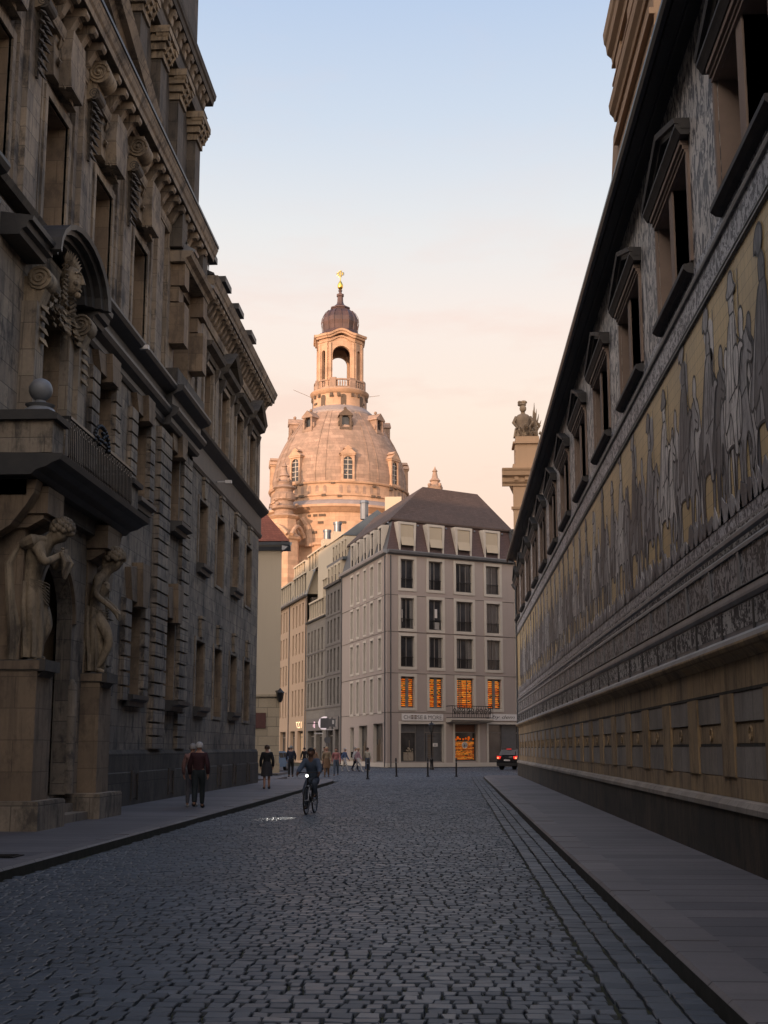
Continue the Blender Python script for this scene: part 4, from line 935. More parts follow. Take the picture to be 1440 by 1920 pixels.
# gable rising over the eaves
gb = MB(); GX = 3.85
gb.box(GX, GX+3.5, 22.5, 27.8, 13.3, 19.6)
gq = gb.build('roof_gable', M['gablep'], gal); GF = Face((GX, 0), (GX, 100), out_left=True)
q = MB()
GF.prof(q, [(-.1, 17.2), (.04, 17.2), (.06, 17.35), (.16, 17.45), (.18, 17.65), (.22, 17.72), (.24, 17.95), (-.1, 18.0)], 22.3, 28.05)
GF.prof(q, [(-.1, 15.75), (.05, 15.75), (.07, 15.85), (.15, 15.95), (.17, 16.15), (-.1, 16.2)], 22.35, 27.98)
for u in (26.6, 24.6, 22.6): GF.box(q, u, u+.8, 16.21, 17.19, .002, .06); GF.box(q, u, u+.8, 18.01, 19.5, .002, .06)
GF.prof(q, [(-.1, 19.6), (.3, 19.6), (.35, 19.9), (-.1, 20)], 22.3, 28)
for z_ in (16.3, 16.55, 17.0, 18.1, 18.35, 19.3): GF.box(q, 22.4, 27.85, z_, z_+.06, .002, .09)
for z_ in (13.9, 14.5, 15.1): GF.box(q, 22.4, 27.82, z_, z_+.12, .002, .10)
q.build('gable_cornice', M['gablep'], gq)
q = MB()     # scroll sides
pts = [(27.8, 13.3), (31.4, 13.3), (31.2, 13.8), (30.4, 14.1), (29.6, 14.5), (29.0, 15.1), (28.6, 15.7), (27.8, 15.74)]
GF.pol(q, pts, -1.2, .0); q.build('gable_scroll', M['gablep'], gq)
q = MB(); q.tube([GF.P(23.2, 16.2, .1), GF.P(23.2, 16.2, .5)], .02, 6); q.lathe([(.02, 0), (.2, .03), (.3, .1)], 0, 0, 12); 
q = MB()
c = GF.P(23.4, 17.0, .30)
vs = [(c[0]-.05*math.cos(math.pi/2*j/4), c[1]+.3*(j/4)*math.cos(i*math.pi/6), c[2]+.3*(j/4)*math.sin(i*math.pi/6)) for j in range(1, 5) for i in range(12)]
q.add(vs, [(j*12+i, j*12+(i+1) % 12, (j+1)*12+(i+1) % 12, (j+1)*12+i) for j in range(3) for i in range(12)]+[tuple(range(12))]); q.box(c[0], c[0]+.4, c[1]-.03, c[1]+.03, c[2]-.03, c[2]+.03)
q.build('satellite_dish', M['signw'], gq)
q = MB(); c = GF.P(24.0, 18.3, .30); q.box(c[0]-.02, c[0]+.08, c[1]-.18, c[1]+.18, c[2]-.05, c[2]+.05); q.box(c[0]+.02, c[0]+.5, c[1]-.02, c[1]+.02, c[2]-.09, c[2]-.05); q.build('security_camera', M['signw'], gq)
# ---------------------------------------------------------------- the baroque block beyond, with a stone trophy
joh = empty('museum_building', (9, 98, 0), 'ochre building with deep cornice and carved stone trophy past the mural wall', 'building')
q = MB(); q.hexa([(4.72, 98, .1), (24, 98, .1), (24, 112, .1), (6.6, 112, .1), (4.72, 98, 21.9), (24, 98, 21.9), (24, 112, 21.9), (6.6, 112, 21.9)]); q.build('wall', M['gablep'], joh)
JF = Face((4.72, 98), (24, 98), out_left=False); JS = Face((4.72, 98), (6.6, 112), out_left=True)
def wrap(q, prof, z0=None):
    JF.prof(q, prof, -prof_max(prof), 15); JS.prof(q, prof, 0.003, 13)
def prof_max(p): return max(a for a, b in p)
q = MB()
for pr in ([(-.1, 21.35), (.10, 21.35), (.14, 21.5), (.3, 21.65), (.34, 21.95), (.62, 22.1), (.70, 22.4), (.78, 22.5), (.82, 22.62), (-.1, 22.7)], [(-.1, 19.55), (.08, 19.55), (.14, 19.75), (-.1, 19.8)]):
    wrap(q, pr)
for u in (.1, .9, 1.7): JF.box(q, u, u+.3, 21.75, 22.05, .1, .45)
q.build('cornice', M['gablep'], joh)
q = MB(); q.box(4.75, 7.6, 98.05, 100.4, 22.7, 23.1); q.box(4.95, 6.9, 98.15, 100.2, 23.1, 24.7); q.box(4.78, 7.05, 97.98, 100.4, 24.7, 24.85); q.box(5.0, 6.8, 98.2, 100.1, 24.85, 25.3); q.box(7.6, 20, 98.6, 99.2, 22.7, 23.9); at_ = q.build('attic_pedestal', M['gablep'], joh)
q = MB()
q.lathe([(.60, 25.3), (.66, 25.6), (.50, 26.1), (.62, 26.6), (.66, 26.95), (.42, 27.2), (.18, 27.3), (.15, 27.45)], 5.65, 99.1, 14, sx=1, sy=.7)
for i in range(9): q.tube([(5.65+.62*math.cos(i*.7), 99.1+.45*math.sin(i*.7), 26.1), (5.65+.72*math.cos(i*.7), 99.1+.5*math.sin(i*.7), 25.4)], [.09, .12], 6)
q.ball((5.65, 99.05, 27.7), .27, None, 12, 9, sz=1.15); q.ball((5.58, 99.1, 28.02), .28, None, 12, 6, sx=1.25, sz=.5); q.ball((5.40, 99.1, 28.2), .16, None, 8, 6); q.ball((5.72, 99.1, 28.22), .2, None, 8, 6, sx=1.4, sz=.8)
for s_ in (-1, 1): q.tube([(5.65+s_*.5, 99.0, 27.0), (5.65+s_*.75, 98.9, 26.55), (5.65+s_*.45, 98.8, 26.1)], [.17, .14, .10], 8)
for a_, l, r_ in ((.10, 2.9, .07), (.30, 2.4, .06), (.50, 2.0, .08), (.72, 1.5, .08), (-.02, 2.3, .05)): q.tube([(6.45, 99.1, 25.3), (6.45+a_*.7, 99.1, 25.3+l*.8), (6.45+a_*.85, 99.1, 25.3+l)], [.10, .06, .01], 6)
q.hexa([(6.4, 99.0, 25.6), (6.8, 99.0, 25.5), (6.8, 99.2, 25.5), (6.4, 99.2, 25.6), (6.52, 99.05, 27.6), (6.66, 99.05, 27.2), (6.66, 99.15, 27.2), (6.52, 99.15, 27.6)])
for i in range(26): leaf(q, (5.3+rr.uniform(0, 1.7), 98.7+rr.uniform(-.2, .3), 25.35+rr.uniform(0, .9)), (rr.uniform(-1, 1), rr.uniform(-1, 0), rr.uniform(.2, 1)), (0, -1, .2), rr.uniform(.3, .6), .14)
q.build('stone_trophy', M['palw'], at_, smooth=True)
for z0 in (14.5, 18.6):   # hooded windows on the street side
    for y in (101.5, 105.5):
        w_ = window(JS, joh, y-98-.7, y-98+.7, z0-3.4, z0-.9, -.02, 0, glass=M['glassb'], bars=(1, (.5,)), surround=M['palt'], sp=.1)
        q = MB(); JS.prof(q, [(0, z0-.6), (.4, z0-.6), (.5, z0-.4), (.0, z0)], y-98-1.1, y-98+1.1); q.build('window_hood', M['slate'], w_)
q = MB(); q.box(7.0, 12, 98.4, 98.9, 23.9, 24.0); q.build('parapet_cap', M['zinc'], joh)
# ---------------------------------------------------------------- corner shop building
A0 = (-5.8, 116.0); dF = Vector((11.7, 7.8, 0)).normalized(); B0 = (A0[0]+dF.x*18.5, A0[1]+dF.y*18.5)
dS = Vector((-.303, .953, 0)); C0 = (A0[0]+dS.x*18.2, A0[1]+dS.y*18.2)
FS = Face(A0, B0, out_left=False); SS = Face(A0, C0, out_left=True)
shop = empty('shop_building', (A0[0]+.5, A0[1]+.5, 0), 'mauve-grey corner building with a shop below and amber-lit windows on its first floor', 'building')
fcols = [(1.42, 2.86), (4.42, 5.9), (7.4, 9.25), (10.8, 12.36), (14.3, 15.8)]; frows = [(5.25, 8.0), (8.85, 11.6), (12.26, 15.02), (15.9, 18.55)]
fh = [(a, b, c, d, .28) for a, b in fcols for c, d in frows]+[(1.4, 5.95, .5, 3.83, .45), (7.15, 9.65, .55, 3.87, .45), (10.85, 15.9, .3, 3.87, .45)]
scols = [(2.0, 2.95), (4.95, 5.95), (7.75, 8.6), (10.5, 11.4), (13.0, 14.0)]; srows = [(4.95, 7.95), (8.85, 11.5), (12.3, 15.0), (15.7, 18.4)]
sh = [(a, b, c, d, .3) for a, b in scols for c, d in srows]+[(1.5, 5.0, .45, 3.9, .45), (7.2, 10.6, .45, 3.8, .45), (12.6, 14.2, .45, 3.7, .45)]
q = MB(); FS.grid(q, 0, 18.5, .05, 18.9, fh, M['mauve'], M['mauvet']); SS.grid(q, 0, 18.2, .05, 18.9, sh, M['mauve'], M['mauvet']); q.build('wall', None, shop)
q = MB()
pa, pb = FS.P(.6, 0, -.6), FS.P(18.4, 0, -.6); pc, pd = SS.P(18.1, 0, -.6), None
q.hexa([(pa[0], pa[1]+.6, .1), (pb[0], pb[1], .1), (pb[0]-5, pb[1]+14, .1), (pc[0], pc[1], .1), (pa[0], pa[1]+.6, 18.8), (pb[0], pb[1], 18.8), (pb[0]-5, pb[1]+14, 18.8), (pc[0], pc[1], 18.8)])
q.build('interior_mass', M['pald'], shop)
q = MB()
for z in (4.82, 8.28, 11.95, 15.25):
    FS.box(q, .0, 18.5, z-.02, z+.02, .0, .022); SS.box(q, .0, 18.2, z-.02, z+.02, .0, .022)
q.build('storey_joint', M['pald'], shop)
q = MB(); FS.box(q, -.0, 18.5, .05, .42, .0, .05); SS.box(q, 0, 18.2, .05, .42, .0, .05); q.build('plinth', M['mauvet'], shop)
q = MB()
for Fx, L in ((FS, 18.5), (SS, 18.2)): Fx.prof(q, [(-.1, 18.9), (.05, 18.9), (.10, 18.98), (.32, 19.02), (.36, 19.22), (.36, 19.3), (-.1, 19.34)], -.0, L)
q.build('cornice', M['zinc'], shop)
AMB = [emit('amber_light', (1.0, .22, .01), .42), emit('bright_amber_light', (1.0, .42, .05), 1.1), emit('deep_amber_light', (.75, .13, .005), .35)]
M['shelf'] = plain('dark_cheese_shelf', (.05, .03, .02), .7)
rs = random.Random(5)
def amber(F_, par, a, b, c, d, o):
    """rows of backlit cheese wheels on shelves"""
    st = (d-c)/15; ls = [MB(), MB(), MB()]; sq = MB()
    k = 0; z = c+.08
    while z < d-.1:
        F_.box(sq, a, b, z-.02, z+.012, o-.02, o+.09)
        u = a+.02
        while u < b-.05:
            w_ = rs.uniform(.16, .30)
            if rs.random() < .12: u += w_; continue
            F_.box(ls[rs.choice([0, 0, 2, 2])], u, min(u+w_, b-.02), z+.015, z+st*rs.uniform(.34, .46), o, o+.04); u += w_+.02
        F_.box(ls[rs.choice([1, 1, 0])], a+.02+rs.uniform(0, .2), b-.02-rs.uniform(0, .2), z+st*.56, z+st*.68, o-.01, o+.02)
        z += st
    s0 = sq.build('shelf', M['shelf'], par)
    for l_, m_ in zip(ls, AMB):
        if l_.v: l_.build('lit_cheese', m_, s0)
for (a, b) in fcols:
    for (c, d) in frows:
        am = (c < 6); big = abs(a-7.4) < .1
        w_ = window(FS, shop, a, b, c, d, .28, 0, glass=M['shopglass'] if am else M['glass'], frame=M['frame'], bars=(2 if big else 1, () if am else (.995,)), fw=.09, surround=M['mauvet'], sw=.25, sp=.06, rail=None if am else .92)
        if am: amber(FS, w_, a+.06, b-.06, c+.05, d-.05, -.255)
        if am:
            q = MB(); u = (a+b)/2; FS.box(q, u-.16 if not big else u-.62, u+.16 if not big else u-.54, c, d, -.16, -.12); q.build('mullion', M['frame'], w_)
for (a, b) in scols:
    for (c, d) in srows: window(SS, shop, a, b, c, d, .3, 0, glass=M['glass'], frame=M['frame'], bars=(1, ()), fw=.07, surround=M['mauvet'], sw=.22, sp=.05, rail=.9 if c > 6 else None)
# curtains and paper seen behind two panes
q = MB(); FS.box(q, 5.2, 5.5, 13.4, 14.2, -.262, -.25); FS.box(q, 5.1, 5.75, 12.3, 13.0, -.262, -.255); FS.box(q, 1.5, 1.62, 12.9, 14.7, -.262, -.25); FS.box(q, 1.7, 1.78, 12.9, 14.0, -.262, -.25); q.build('window_display', M['signw'], shop)
M['curt'] = plain('pale_curtain', (.22, .21, .20), .9, scale=6)
for a, b in fcols:
    for c, d in frows[1:]:
        if rs.random() < .6:
            q = MB(); e_ = rs.uniform(.15, .4)
            for i in range(5): FS.box(q, a+.1+i*e_/5, a+.1+(i+.7)*e_/5, c+.1, d-.1, -.256+.004*(i % 2), -.25+.004*(i % 2))
            if rs.random() < .5:
                for i in range(5): FS.box(q, b-.1-(i+.7)*e_/5, b-.1-i*e_/5, c+.1, d-.1, -.256+.004*(i % 2), -.25+.004*(i % 2))
            q.build('curtain', M['curt'], shop)
# mansard with tall dormers and hipped roof
zt = 22.35
def off(F1, F2, o):  # corner offset helper along bisector (approx.)
    return None
def mans(F_, L, name, mat, ends=(0, 0)):
    q = MB(); q.quad(F_.P(0+ends[0]*.0, 19.33, .0), F_.P(L, 19.33, 0), F_.P(L-.3, zt, -.85), F_.P(.55, zt, -.85)); return q.build(name, mat, shop)
q = MB()
c0 = Vector(FS.P(0, 19.33, 0)); 
bis = (Vector((FS.n.x, FS.n.y, 0))+Vector((SS.n.x, SS.n.y, 0))).normalized(); cosh = bis.dot(FS.n); ct = c0-bis*(.85/cosh); ct.z = zt
fe = Vector(FS.P(14.3, 19.33, 0)); fe2 = Vector(FS.P(14.1, zt, -.85)); se = Vector(SS.P(18.2, 19.33, 0)); se2 = Vector(SS.P(18.2, zt, -.85))
bl = Vector((se.x+9.5, se.y+3.5, 19.33)); br_ = Vector((fe.x-4.6, fe.y+14, 19.33))
q.quad(c0, Vector(FS.P(18.5, 19.33, 0)), Vector(FS.P(18.5, zt, -.85)), ct); q.build('mansard', M['maroontile'], shop)
q = MB(); q.quad(se, c0, ct, se2); q.build('side_mansard', M['slate'], shop)
q = MB()
r1, r2 = Vector((-2.7, 123.3, 26.45)), Vector((2.6, 127.3, 26.45)); r0 = Vector((-8.2, 137.5, 26.0))
ctE = ct-Vector((0, 0, 0))+bis*.35; ctE.z = zt-.02; f2 = Vector(FS.P(14.4, zt-.02, -.55)); s2 = Vector(SS.P(18.2, zt-.02, -.5)); bk = Vector((f2.x-2, f2.y+9, zt-.02)); bk2 = Vector((s2.x+9, s2.y+4, zt-.02))
q.quad(ctE, f2, r2, r1); q.add([f2, bk, r2], [(0, 1, 2)]); q.quad(s2, ctE, r1, r0); q.quad(r1, r2, bk, bk2); q.add([r0, r1, bk2], [(0, 1, 2)]); q.add([s2, r0, bk2], [(0, 1, 2)])
q.quad(ctE-Vector((0,0,.18)), f2-Vector((0,0,.18)), f2, ctE); q.quad(s2-Vector((0,0,.18)), ctE-Vector((0,0,.18)), ctE, s2); q.quad(s2-Vector((0,0,.18)), ct-Vector((0,0,.18)), f2-Vector((0,0,.18)), f2-Vector((0,-3,.18)))
rf = q.build('roof', M['browntile'], shop)
for u in (14.1,):
    q = MB(); FS.box(q, u-.05, u+.0, 19.34, zt, -.9, .05); q.build('mansard_end', M['zinc'], shop)
def dormer(F_, par, a, b, z0, z1, out0=.02, deep=.9, blind=True, mat='mauvet', splay=.22):
    q = MB(); t = .26     # splayed casing that leans out of the mansard
    for (u0, u1, v0, v1) in ((a-t, a, a-t*.6, a), (b, b+t, b, b+t*.6)):
        q.hexa([F_.P(v0,z0,out0), F_.P(v1,z0,out0), F_.P(v1,z0,-deep), F_.P(v0,z0,-deep), F_.P(u0,z1,out0), F_.P(u1,z1,out0), F_.P(u1,z1,-deep), F_.P(u0,z1,-deep)])
    q.hexa([F_.P(a-t,z1,out0+.003), F_.P(b+t,z1,out0+.003), F_.P(b+t,z1,-deep), F_.P(a-t,z1,-deep), F_.P(a-t,z1+.22,out0+.003), F_.P(b+t,z1+.22,out0+.003), F_.P(b+t,z1+.22,-deep), F_.P(a-t,z1+.22,-deep)])
    d_ = q.build('dormer', M[mat], par)
    g_ = MB(); g_.quad(F_.P(a, z0, out0-.15), F_.P(b, z0, out0-.15), F_.P(b, z1, out0-.15), F_.P(a, z1, out0-.15)); g_.build('pane', M['glass'], d_)
    if blind:
        g_ = MB(); m_ = z0+(z1-z0)*.52
        F_.box(g_, a+.03, b-.03, m_, z1-.03, out0-.10, out0-.07)
        g_.hexa([F_.P(a+.03,m_,out0-.09), F_.P(b-.03,m_,out0-.09), F_.P(b-.03,m_,out0-.06), F_.P(a+.03,m_,out0-.06), F_.P(a+.03,m_-.8,out0+.14), F_.P(b-.03,m_-.8,out0+.14), F_.P(b-.03,m_-.8,out0+.17), F_.P(a+.03,m_-.8,out0+.17)])
        g_.build('awning_blind', M['cream'], d_)
    g_ = MB(); F_.box(g_, a+.03, b-.03, z0+.02, z0+.06, out0-.08, out0-.04); F_.box(g_, a+.03, b-.03, z0+.78, z0+.82, out0-.08, out0-.04); k = int((b-a)/.12)
    for i in range(k): F_.box(g_, a+.05+i*.12, a+.075+i*.12, z0+.06, z0+.78, out0-.07, out0-.05)
    g_.build('railing', M['iron'], d_)
    return d_
for a, b in ((1.45, 2.85), (4.55, 5.95), (7.65, 9.05), (10.85, 12.25)): dormer(FS, shop, a, b, 19.36, 21.75)
for a, b in scols: dormer(SS, shop, a, b, 19.36, 21.6, blind=False)
for u in (.5, 3.7, 6.8, 10.0, 13.2):
    q = MB(); q.ball(FS.P(u, 21.85, -.62), .1, None, 8, 6); q.build('roof_vent', M['zinc'], shop)
# side and front shop windows
def shopwin(F_, par, a, b, c, d, dep, vs, tr, nm='shop_window', mat='shopglass'):
    q = MB(); o = -dep+.02; t = .08
    F_.box(q, a, a+t, c, d, o, o+.1); F_.box(q, b-t, b, c, d, o, o+.1); F_.box(q, a+t, b-t, d-t, d, o, o+.097); F_.box(q, a+t, b-t, c, c+t, o, o+.097)
    for v in vs: F_.box(q, v-t/2, v+t/2, c+t, d-t, o, o+.094)
    if tr: F_.box(q, a+t, b-t, tr-.05, tr+.05, o, o+.09)
    w_ = q.build(nm, M['frame'], par); g_ = MB(); g_.quad(F_.P(a,c,o+.03), F_.P(b,c,o+.03), F_.P(b,d,o+.03), F_.P(a,d,o+.03)); g_.build('pane', M[mat], w_); return w_
def trimf(F_, a, b, c, d, t=.22):
    q = MB(); F_.box(q, a-t, a, c, d+t, .002, .05); F_.box(q, b, b+t, c, d+t, .002, .05); F_.box(q, a, b, d, d+t, .002, .048); q.build('shopfront_surround', M['mauvet'], shop)
trimf(FS, 1.4, 5.95, .43, 3.83); trimf(FS, 7.15, 9.65, .43, 3.87); trimf(FS, 10.85, 15.9, .43, 3.87)
M['panelg'] = plain('slate_grey_panel', (.09, .092, .098), .5)
M['roompl'] = emit('dim_shop_interior', (.45, .25, .12), .05, (.05, .04, .03))
M['brick'] = stone('brown_brick_lintel_panel', (.17, .085, .055), (.20, .10, .065), .3, .12, .01, var=.2)
w1 = shopwin(FS, shop, 1.4, 5.95, .5, 3.83, .45, (3.15, 4.1), 3.1)
q = MB(); FS.box(q, 3.2, 4.08, .55, 3.78, -.40, -.32); FS.box(q, 1.5, 3.1, 3.15, 3.78, -.40, -.34); FS.box(q, 4.15, 5.9, 3.15, 3.78, -.40, -.34)
for i in range(7): FS.box(q, 3.26+i*.12, 3.29+i*.12, .6, 3.7, -.32, -.30)
q.build('infill_panel', M['panelg'], w1)
q = MB(); FS.box(q, 4.25, 5.85, .52, 3.05, -.42, -.38); FS.box(q, 4.3, 5.1, .6, 2.9, -.38, -.36); q.build('shop_door', M['panelg'], w1)
q = MB()
for i in range(13): FS.box(q, 4.45, 5.05, .75+i*.17, .84+i*.17, -.36, -.35)
q.build('lit_wall', M['roompl'], w1)
q = MB(); FS.box(q, 5.0, 5.5, 1.85, 2.15, -.34, -.33); q.build('door_notice', M['signw'], w1)
q = MB(); FS.box(q, 5.12, 5.38, 1.93, 1.97, -.33, -.325); FS.box(q, 5.12, 5.38, 2.03, 2.06, -.33, -.325); q.build('notice_text', M['signtxt'], w1)
# goods on a table in the left window
q = MB(); FS.box(q, 1.9, 2.9, .62, 1.35, -.40, -.30)
for i in range(12): q.ball(FS.P(1.95+rs.random()*.95, 1.4+rs.random()*.35, -.34), .07, None, 7, 5)
q.tube([FS.P(2.5, 1.4, -.34), FS.P(2.5, 2.4, -.34)], .02, 6); q.build('window_goods', M['palt'], w1)
w2 = shopwin(FS, shop, 7.15, 9.65, .55, 3.87, .45, (), 3.12)
q = MB(); FS.box(q, 7.25, 9.55, 3.18, 3.8, -.41, -.36); q.build('brick_panel', M['brick'], w2)
amber(FS, w2, 7.3, 9.5, .62, 2.35, -.42)
q = MB()
for i in range(6): q.ball(FS.P(7.5+i*.36+rs.uniform(-.1, .1), 2.45+rs.random()*.12, -.36), .09, None, 8, 6)
for u in (7.7, 8.9): q.ball(FS.P(u, 2.62, -.36), .12, None, 8, 6, sz=1.3)
q.build('cheese_on_top', AMB[2], w2)
q = MB(); q.tube([FS.P(8.42, 1.98, -.33), FS.P(8.42, 1.98, -.30)], .30, 20); rnd = q.build('round_window_sign', M['signw'], w2)
q = MB(); q.tube([FS.P(8.42+.2*math.cos(t*.45), 1.98+.2*math.sin(t*.45), -.295) for t in range(15)], .02, 5); q.ball(FS.P(8.42, 2.0, -.295), .08, None, 8, 5); FS.box(q, 8.36, 8.46, 1.83, 1.97, -.30, -.285); q.build('sign_emblem', M['signtxt'], rnd)
w3 = shopwin(FS, shop, 10.85, 15.9, .3, 3.87, .45, (12.5, 13.0), 3.1)
q = MB(); FS.box(q, 12.55, 14.2, .4, 3.8, -.40, -.3); FS.box(q, 14.4, 15.8, .4, 3.8, -.40, -.3); q.build('infill_panel', M['panelg'], w3)
for a, b, c, d in ((1.5, 5.0, .45, 3.9), (7.2, 10.6, .45, 3.8), (12.6, 14.2, .45, 3.7)):
    w_ = shopwin(SS, shop, a, b, c, d, .45, ((a+b)/2,), None)
    q = MB()
    for i in range(10):
        u = a+.2+rs.random()*(b-a-.5); SS.box(q, u, u+rs.uniform(.1, .3), .6, rs.uniform(1.2, 2.9), -.41, -.36)
    q.build('shop_display', M['roompl'], w_)
# sign boards and lettering
def letters(txt, F_, par, u0, u1, z0, h, o, mat, name='lettering', shear=0, ext=.01, spacing=1.0):
    cu = bpy.data.curves.new(name, 'FONT'); cu.body = txt; cu.size = 1; cu.extrude = 0; cu.shear = shear; cu.space_character = spacing
    ob = bpy.data.objects.new(name, cu); sc.collection.objects.link(ob); dg = bpy.context.evaluated_depsgraph_get(); dg.update()
    me = bpy.data.meshes.new_from_object(ob.evaluated_get(dg)); bpy.data.objects.remove(ob)
    xs = [v.co.x for v in me.vertices]; ys = [v.co.y for v in me.vertices]; x0, x1, y0, y1 = min(xs), max(xs), min(ys), max(ys)
    offv = wloc(par)
    for v in me.vertices:
        p = Vector(F_.P(u0+(v.co.x-x0)/(x1-x0)*(u1-u0), z0+(v.co.y-y0)/(y1-y0)*h, o)); v.co = p-offv
    me.materials.append(mat); ob = bpy.data.objects.new(name, me); sc.collection.objects.link(ob); ob.parent = par; return ob
q = MB(); FS.box(q, 1.5, 5.85, 4.12, 4.72, .002, .09); sg = q.build('shop_sign', M['signw'], shop)
letters('CH', FS, sg, 1.68, 2.36, 4.25, .34, .096, M['signtxt']); letters('SE', FS, sg, 3.10, 3.66, 4.25, .34, .096, M['signtxt']); letters('&', FS, sg, 3.80, 4.10, 4.25, .34, .096, M['signtxt']); letters('MORE', FS, sg, 4.25, 5.68, 4.25, .34, .096, M['signtxt'])
M['signor'] = plain('brown_sign_letters', (.10, .05, .03), .5)
q = MB()
for u in (2.45, 2.78):
    for i in range(3): FS.box(q, u, u+.25, 4.25+i*.13, 4.25+i*.13+.085, .09, .10)
q.build('lettering', M['signor'], sg)
q = MB(); FS.box(q, 11.0, 15.6, 4.2, 4.82, .002, .09); sg2 = q.build('shop_sign', M['signw'], shop)
letters('by dem süß', FS, sg2, 11.25, 15.3, 4.3, .40, .096, M['signtxt'], shear=.3)
# balcony over the shop
q = MB(); FS.prof(q, [(0, 3.98), (.75, 4.05), (.85, 4.15), (1.0, 4.2), (1.0, 4.34), (0, 4.36)], 6.2, 10.75); bal = q.build('balcony', M['mauvet'], shop)
q = MB(); FS.box(q, 6.25, 10.7, 4.40, 4.46, .92, .97); FS.box(q, 6.25, 10.7, 5.42, 5.48, .92, .97)
for u in (6.25, 10.66): FS.box(q, u, u+.04, 5.42, 5.48, .0, .92); FS.box(q, u, u+.04, 4.4, 4.46, .0, .92)
u = 6.28
while u < 10.7: FS.box(q, u, u+.03, 4.46, 5.42, .93, .955); u += .26
for i in range(9):
    c_ = 6.55+i*.48
    q.tube([FS.P(c_+(.2-.012*t)*math.cos(t*.6)*(1 if i % 2 else -1), 4.94+(.34-.02*t)*math.sin(t*.6), .945) for t in range(15)], .035, 5)
q.build('balcony_railing', M['iron'], bal)
for F_, u, h in ((FS, .35, 18.8), (SS, .45, 18.8), (SS, 17.9, 18.8)):
    q = MB(); q.tube([F_.P(u, .1, .09), F_.P(u, h, .09)], .05, 8); q.build('downpipe', M['slate'], shop)
q = MB(); q.box(*[0]*6) if False else SS.box(q, .6, 1.0, 3.6, 4.0, .0, .05); q.build('house_number', M['panelg'], shop)
# ---------------------------------------------------------------- side-street neighbours
def neighbour(name, label, s0, s1, h, mat, cols, rows, dep=.25, ground=(), groove=None, wsur=None, hmax=None):
    a = (A0[0]+dS.x*s0, A0[1]+dS.y*s0); b = (A0[0]+dS.x*s1, A0[1]+dS.y*s1); F_ = Face(a, b, out_left=True); L = s1-s0
    par = empty(name, (a[0], a[1], 0), label, 'building')
    hs = [(u0-s0, u1-s0, c, d, dep) for u0, u1 in cols for c, d in rows]+[(u0-s0, u1-s0, c, d, .5) for u0, u1, c, d in ground]
    q = MB(); F_.grid(q, 0, L, .05, h, hs, mat, mat); q.build('wall', None, par)
    q = MB(); p1, p2 = F_.P(.02, 0, -.55), F_.P(L-.02, 0, -.55); q.hexa([(p1[0],p1[1],.1), (p1[0]+11,p1[1]+3.4,.1), (p2[0]+11,p2[1]+3.4,.1), (p2[0],p2[1],.1), (p1[0],p1[1],h-.1), (p1[0]+11,p1[1]+3.4,h-.1), (p2[0]+11,p2[1]+3.4,h-.1), (p2[0],p2[1],h-.1)]); q.build('interior_mass', M['pald'], par)
    for u0, u1 in cols:
        for c, d in rows: window(F_, par, u0-s0, u1-s0, c, d, dep, 0, glass=M['glass'], frame=M['frame'], bars=(0, ()), fw=.07, surround=wsur, sw=.12, sp=.03)
    for u0, u1, c, d in ground: shopwin(F_, par, u0-s0, u1-s0, c, d, .5, ((u0+u1)/2-s0,), 3.0)
    return par, F_
# dark grey stone narrow house
n1, F1 = neighbour('grey_stone_house', 'narrow darker grey ashlar house beside the mauve corner building', 18.25, 26.0, 18.7, M['greyst2'],
    [(19.2, 20.1), (21.0, 21.9), (22.7, 23.6), (24.3, 25.0)], [(6.2, 8.9), (9.6, 12.0), (12.7, 15.1), (15.75, 17.95)], ground=[(19.2, 20.9, .3, 4.3), (22.0, 25.2, .3, 4.3)])
q = MB(); F1.prof(q, [(0, 18.7), (.25, 18.7), (.3, 18.9), (0, 18.95)], 0, 7.75); 
for z in (5.9, 9.25, 12.35, 15.5): F1.box(q, 0, 7.75, z, z+.12, .0, .06)
q.build('string_course', M['slate'], n1)
q = MB(); F1.box(q, .8, 3.2, 3.6, 4.9, .0, .12); F1.box(q, 3.9, 7.2, 3.6, 4.9, .0, .12); q.build('shop_fascia', M['panelg'], n1)
q = MB(); F1.box(q, 1.6, 1.75, 3.9, 4.6, .125, .14); F1.box(q, 1.6, 2.1, 4.5, 4.6, .125, .14); q.build('shop_sign', M['signw'], n1)
q = MB(); F1.hexa if False else None
q.quad(F1.P(0, 18.95, .0), F1.P(7.75, 18.95, .0), F1.P(7.75, 21.0, -.9), F1.P(0, 21.0, -.9)); q.quad(F1.P(0, 21.3, -.7), F1.P(7.75, 21.3, -.7), F1.P(7.75, 24.3, -4), F1.P(0, 24.3, -4)); q.quad(F1.P(0, 18.95, 0), F1.P(0, 21.0, -.9), F1.P(0, 24.3, -4), F1.P(0, 18.95, -4)); q.quad(F1.P(7.75, 18.95, 0), F1.P(7.75, 21.0, -.9), F1.P(7.75, 24.3, -4), F1.P(7.75, 18.95, -4)); q.build('roof', M['slate'], n1)
for u in (.9, 2.6, 4.3, 5.9): dormer(F1, n1, u, u+.8, 18.97, 20.7, blind=False, mat='loft', deep=1.0)
q = MB(); F1.prof(q, [(-.2, 20.95), (-.1, 20.95), (-.05, 21.25), (-1.2, 21.3), (-1.2, 20.95)], 0, 7.75); q.build('roof_ledge', M['metroof'], n1)
for u in (.6, 2.1, 3.6, 5.1, 6.5): dormer(F1, n1, u, u+.7, 21.3, 23.2, out0=-.6, deep=2.6, blind=False, mat='loft')
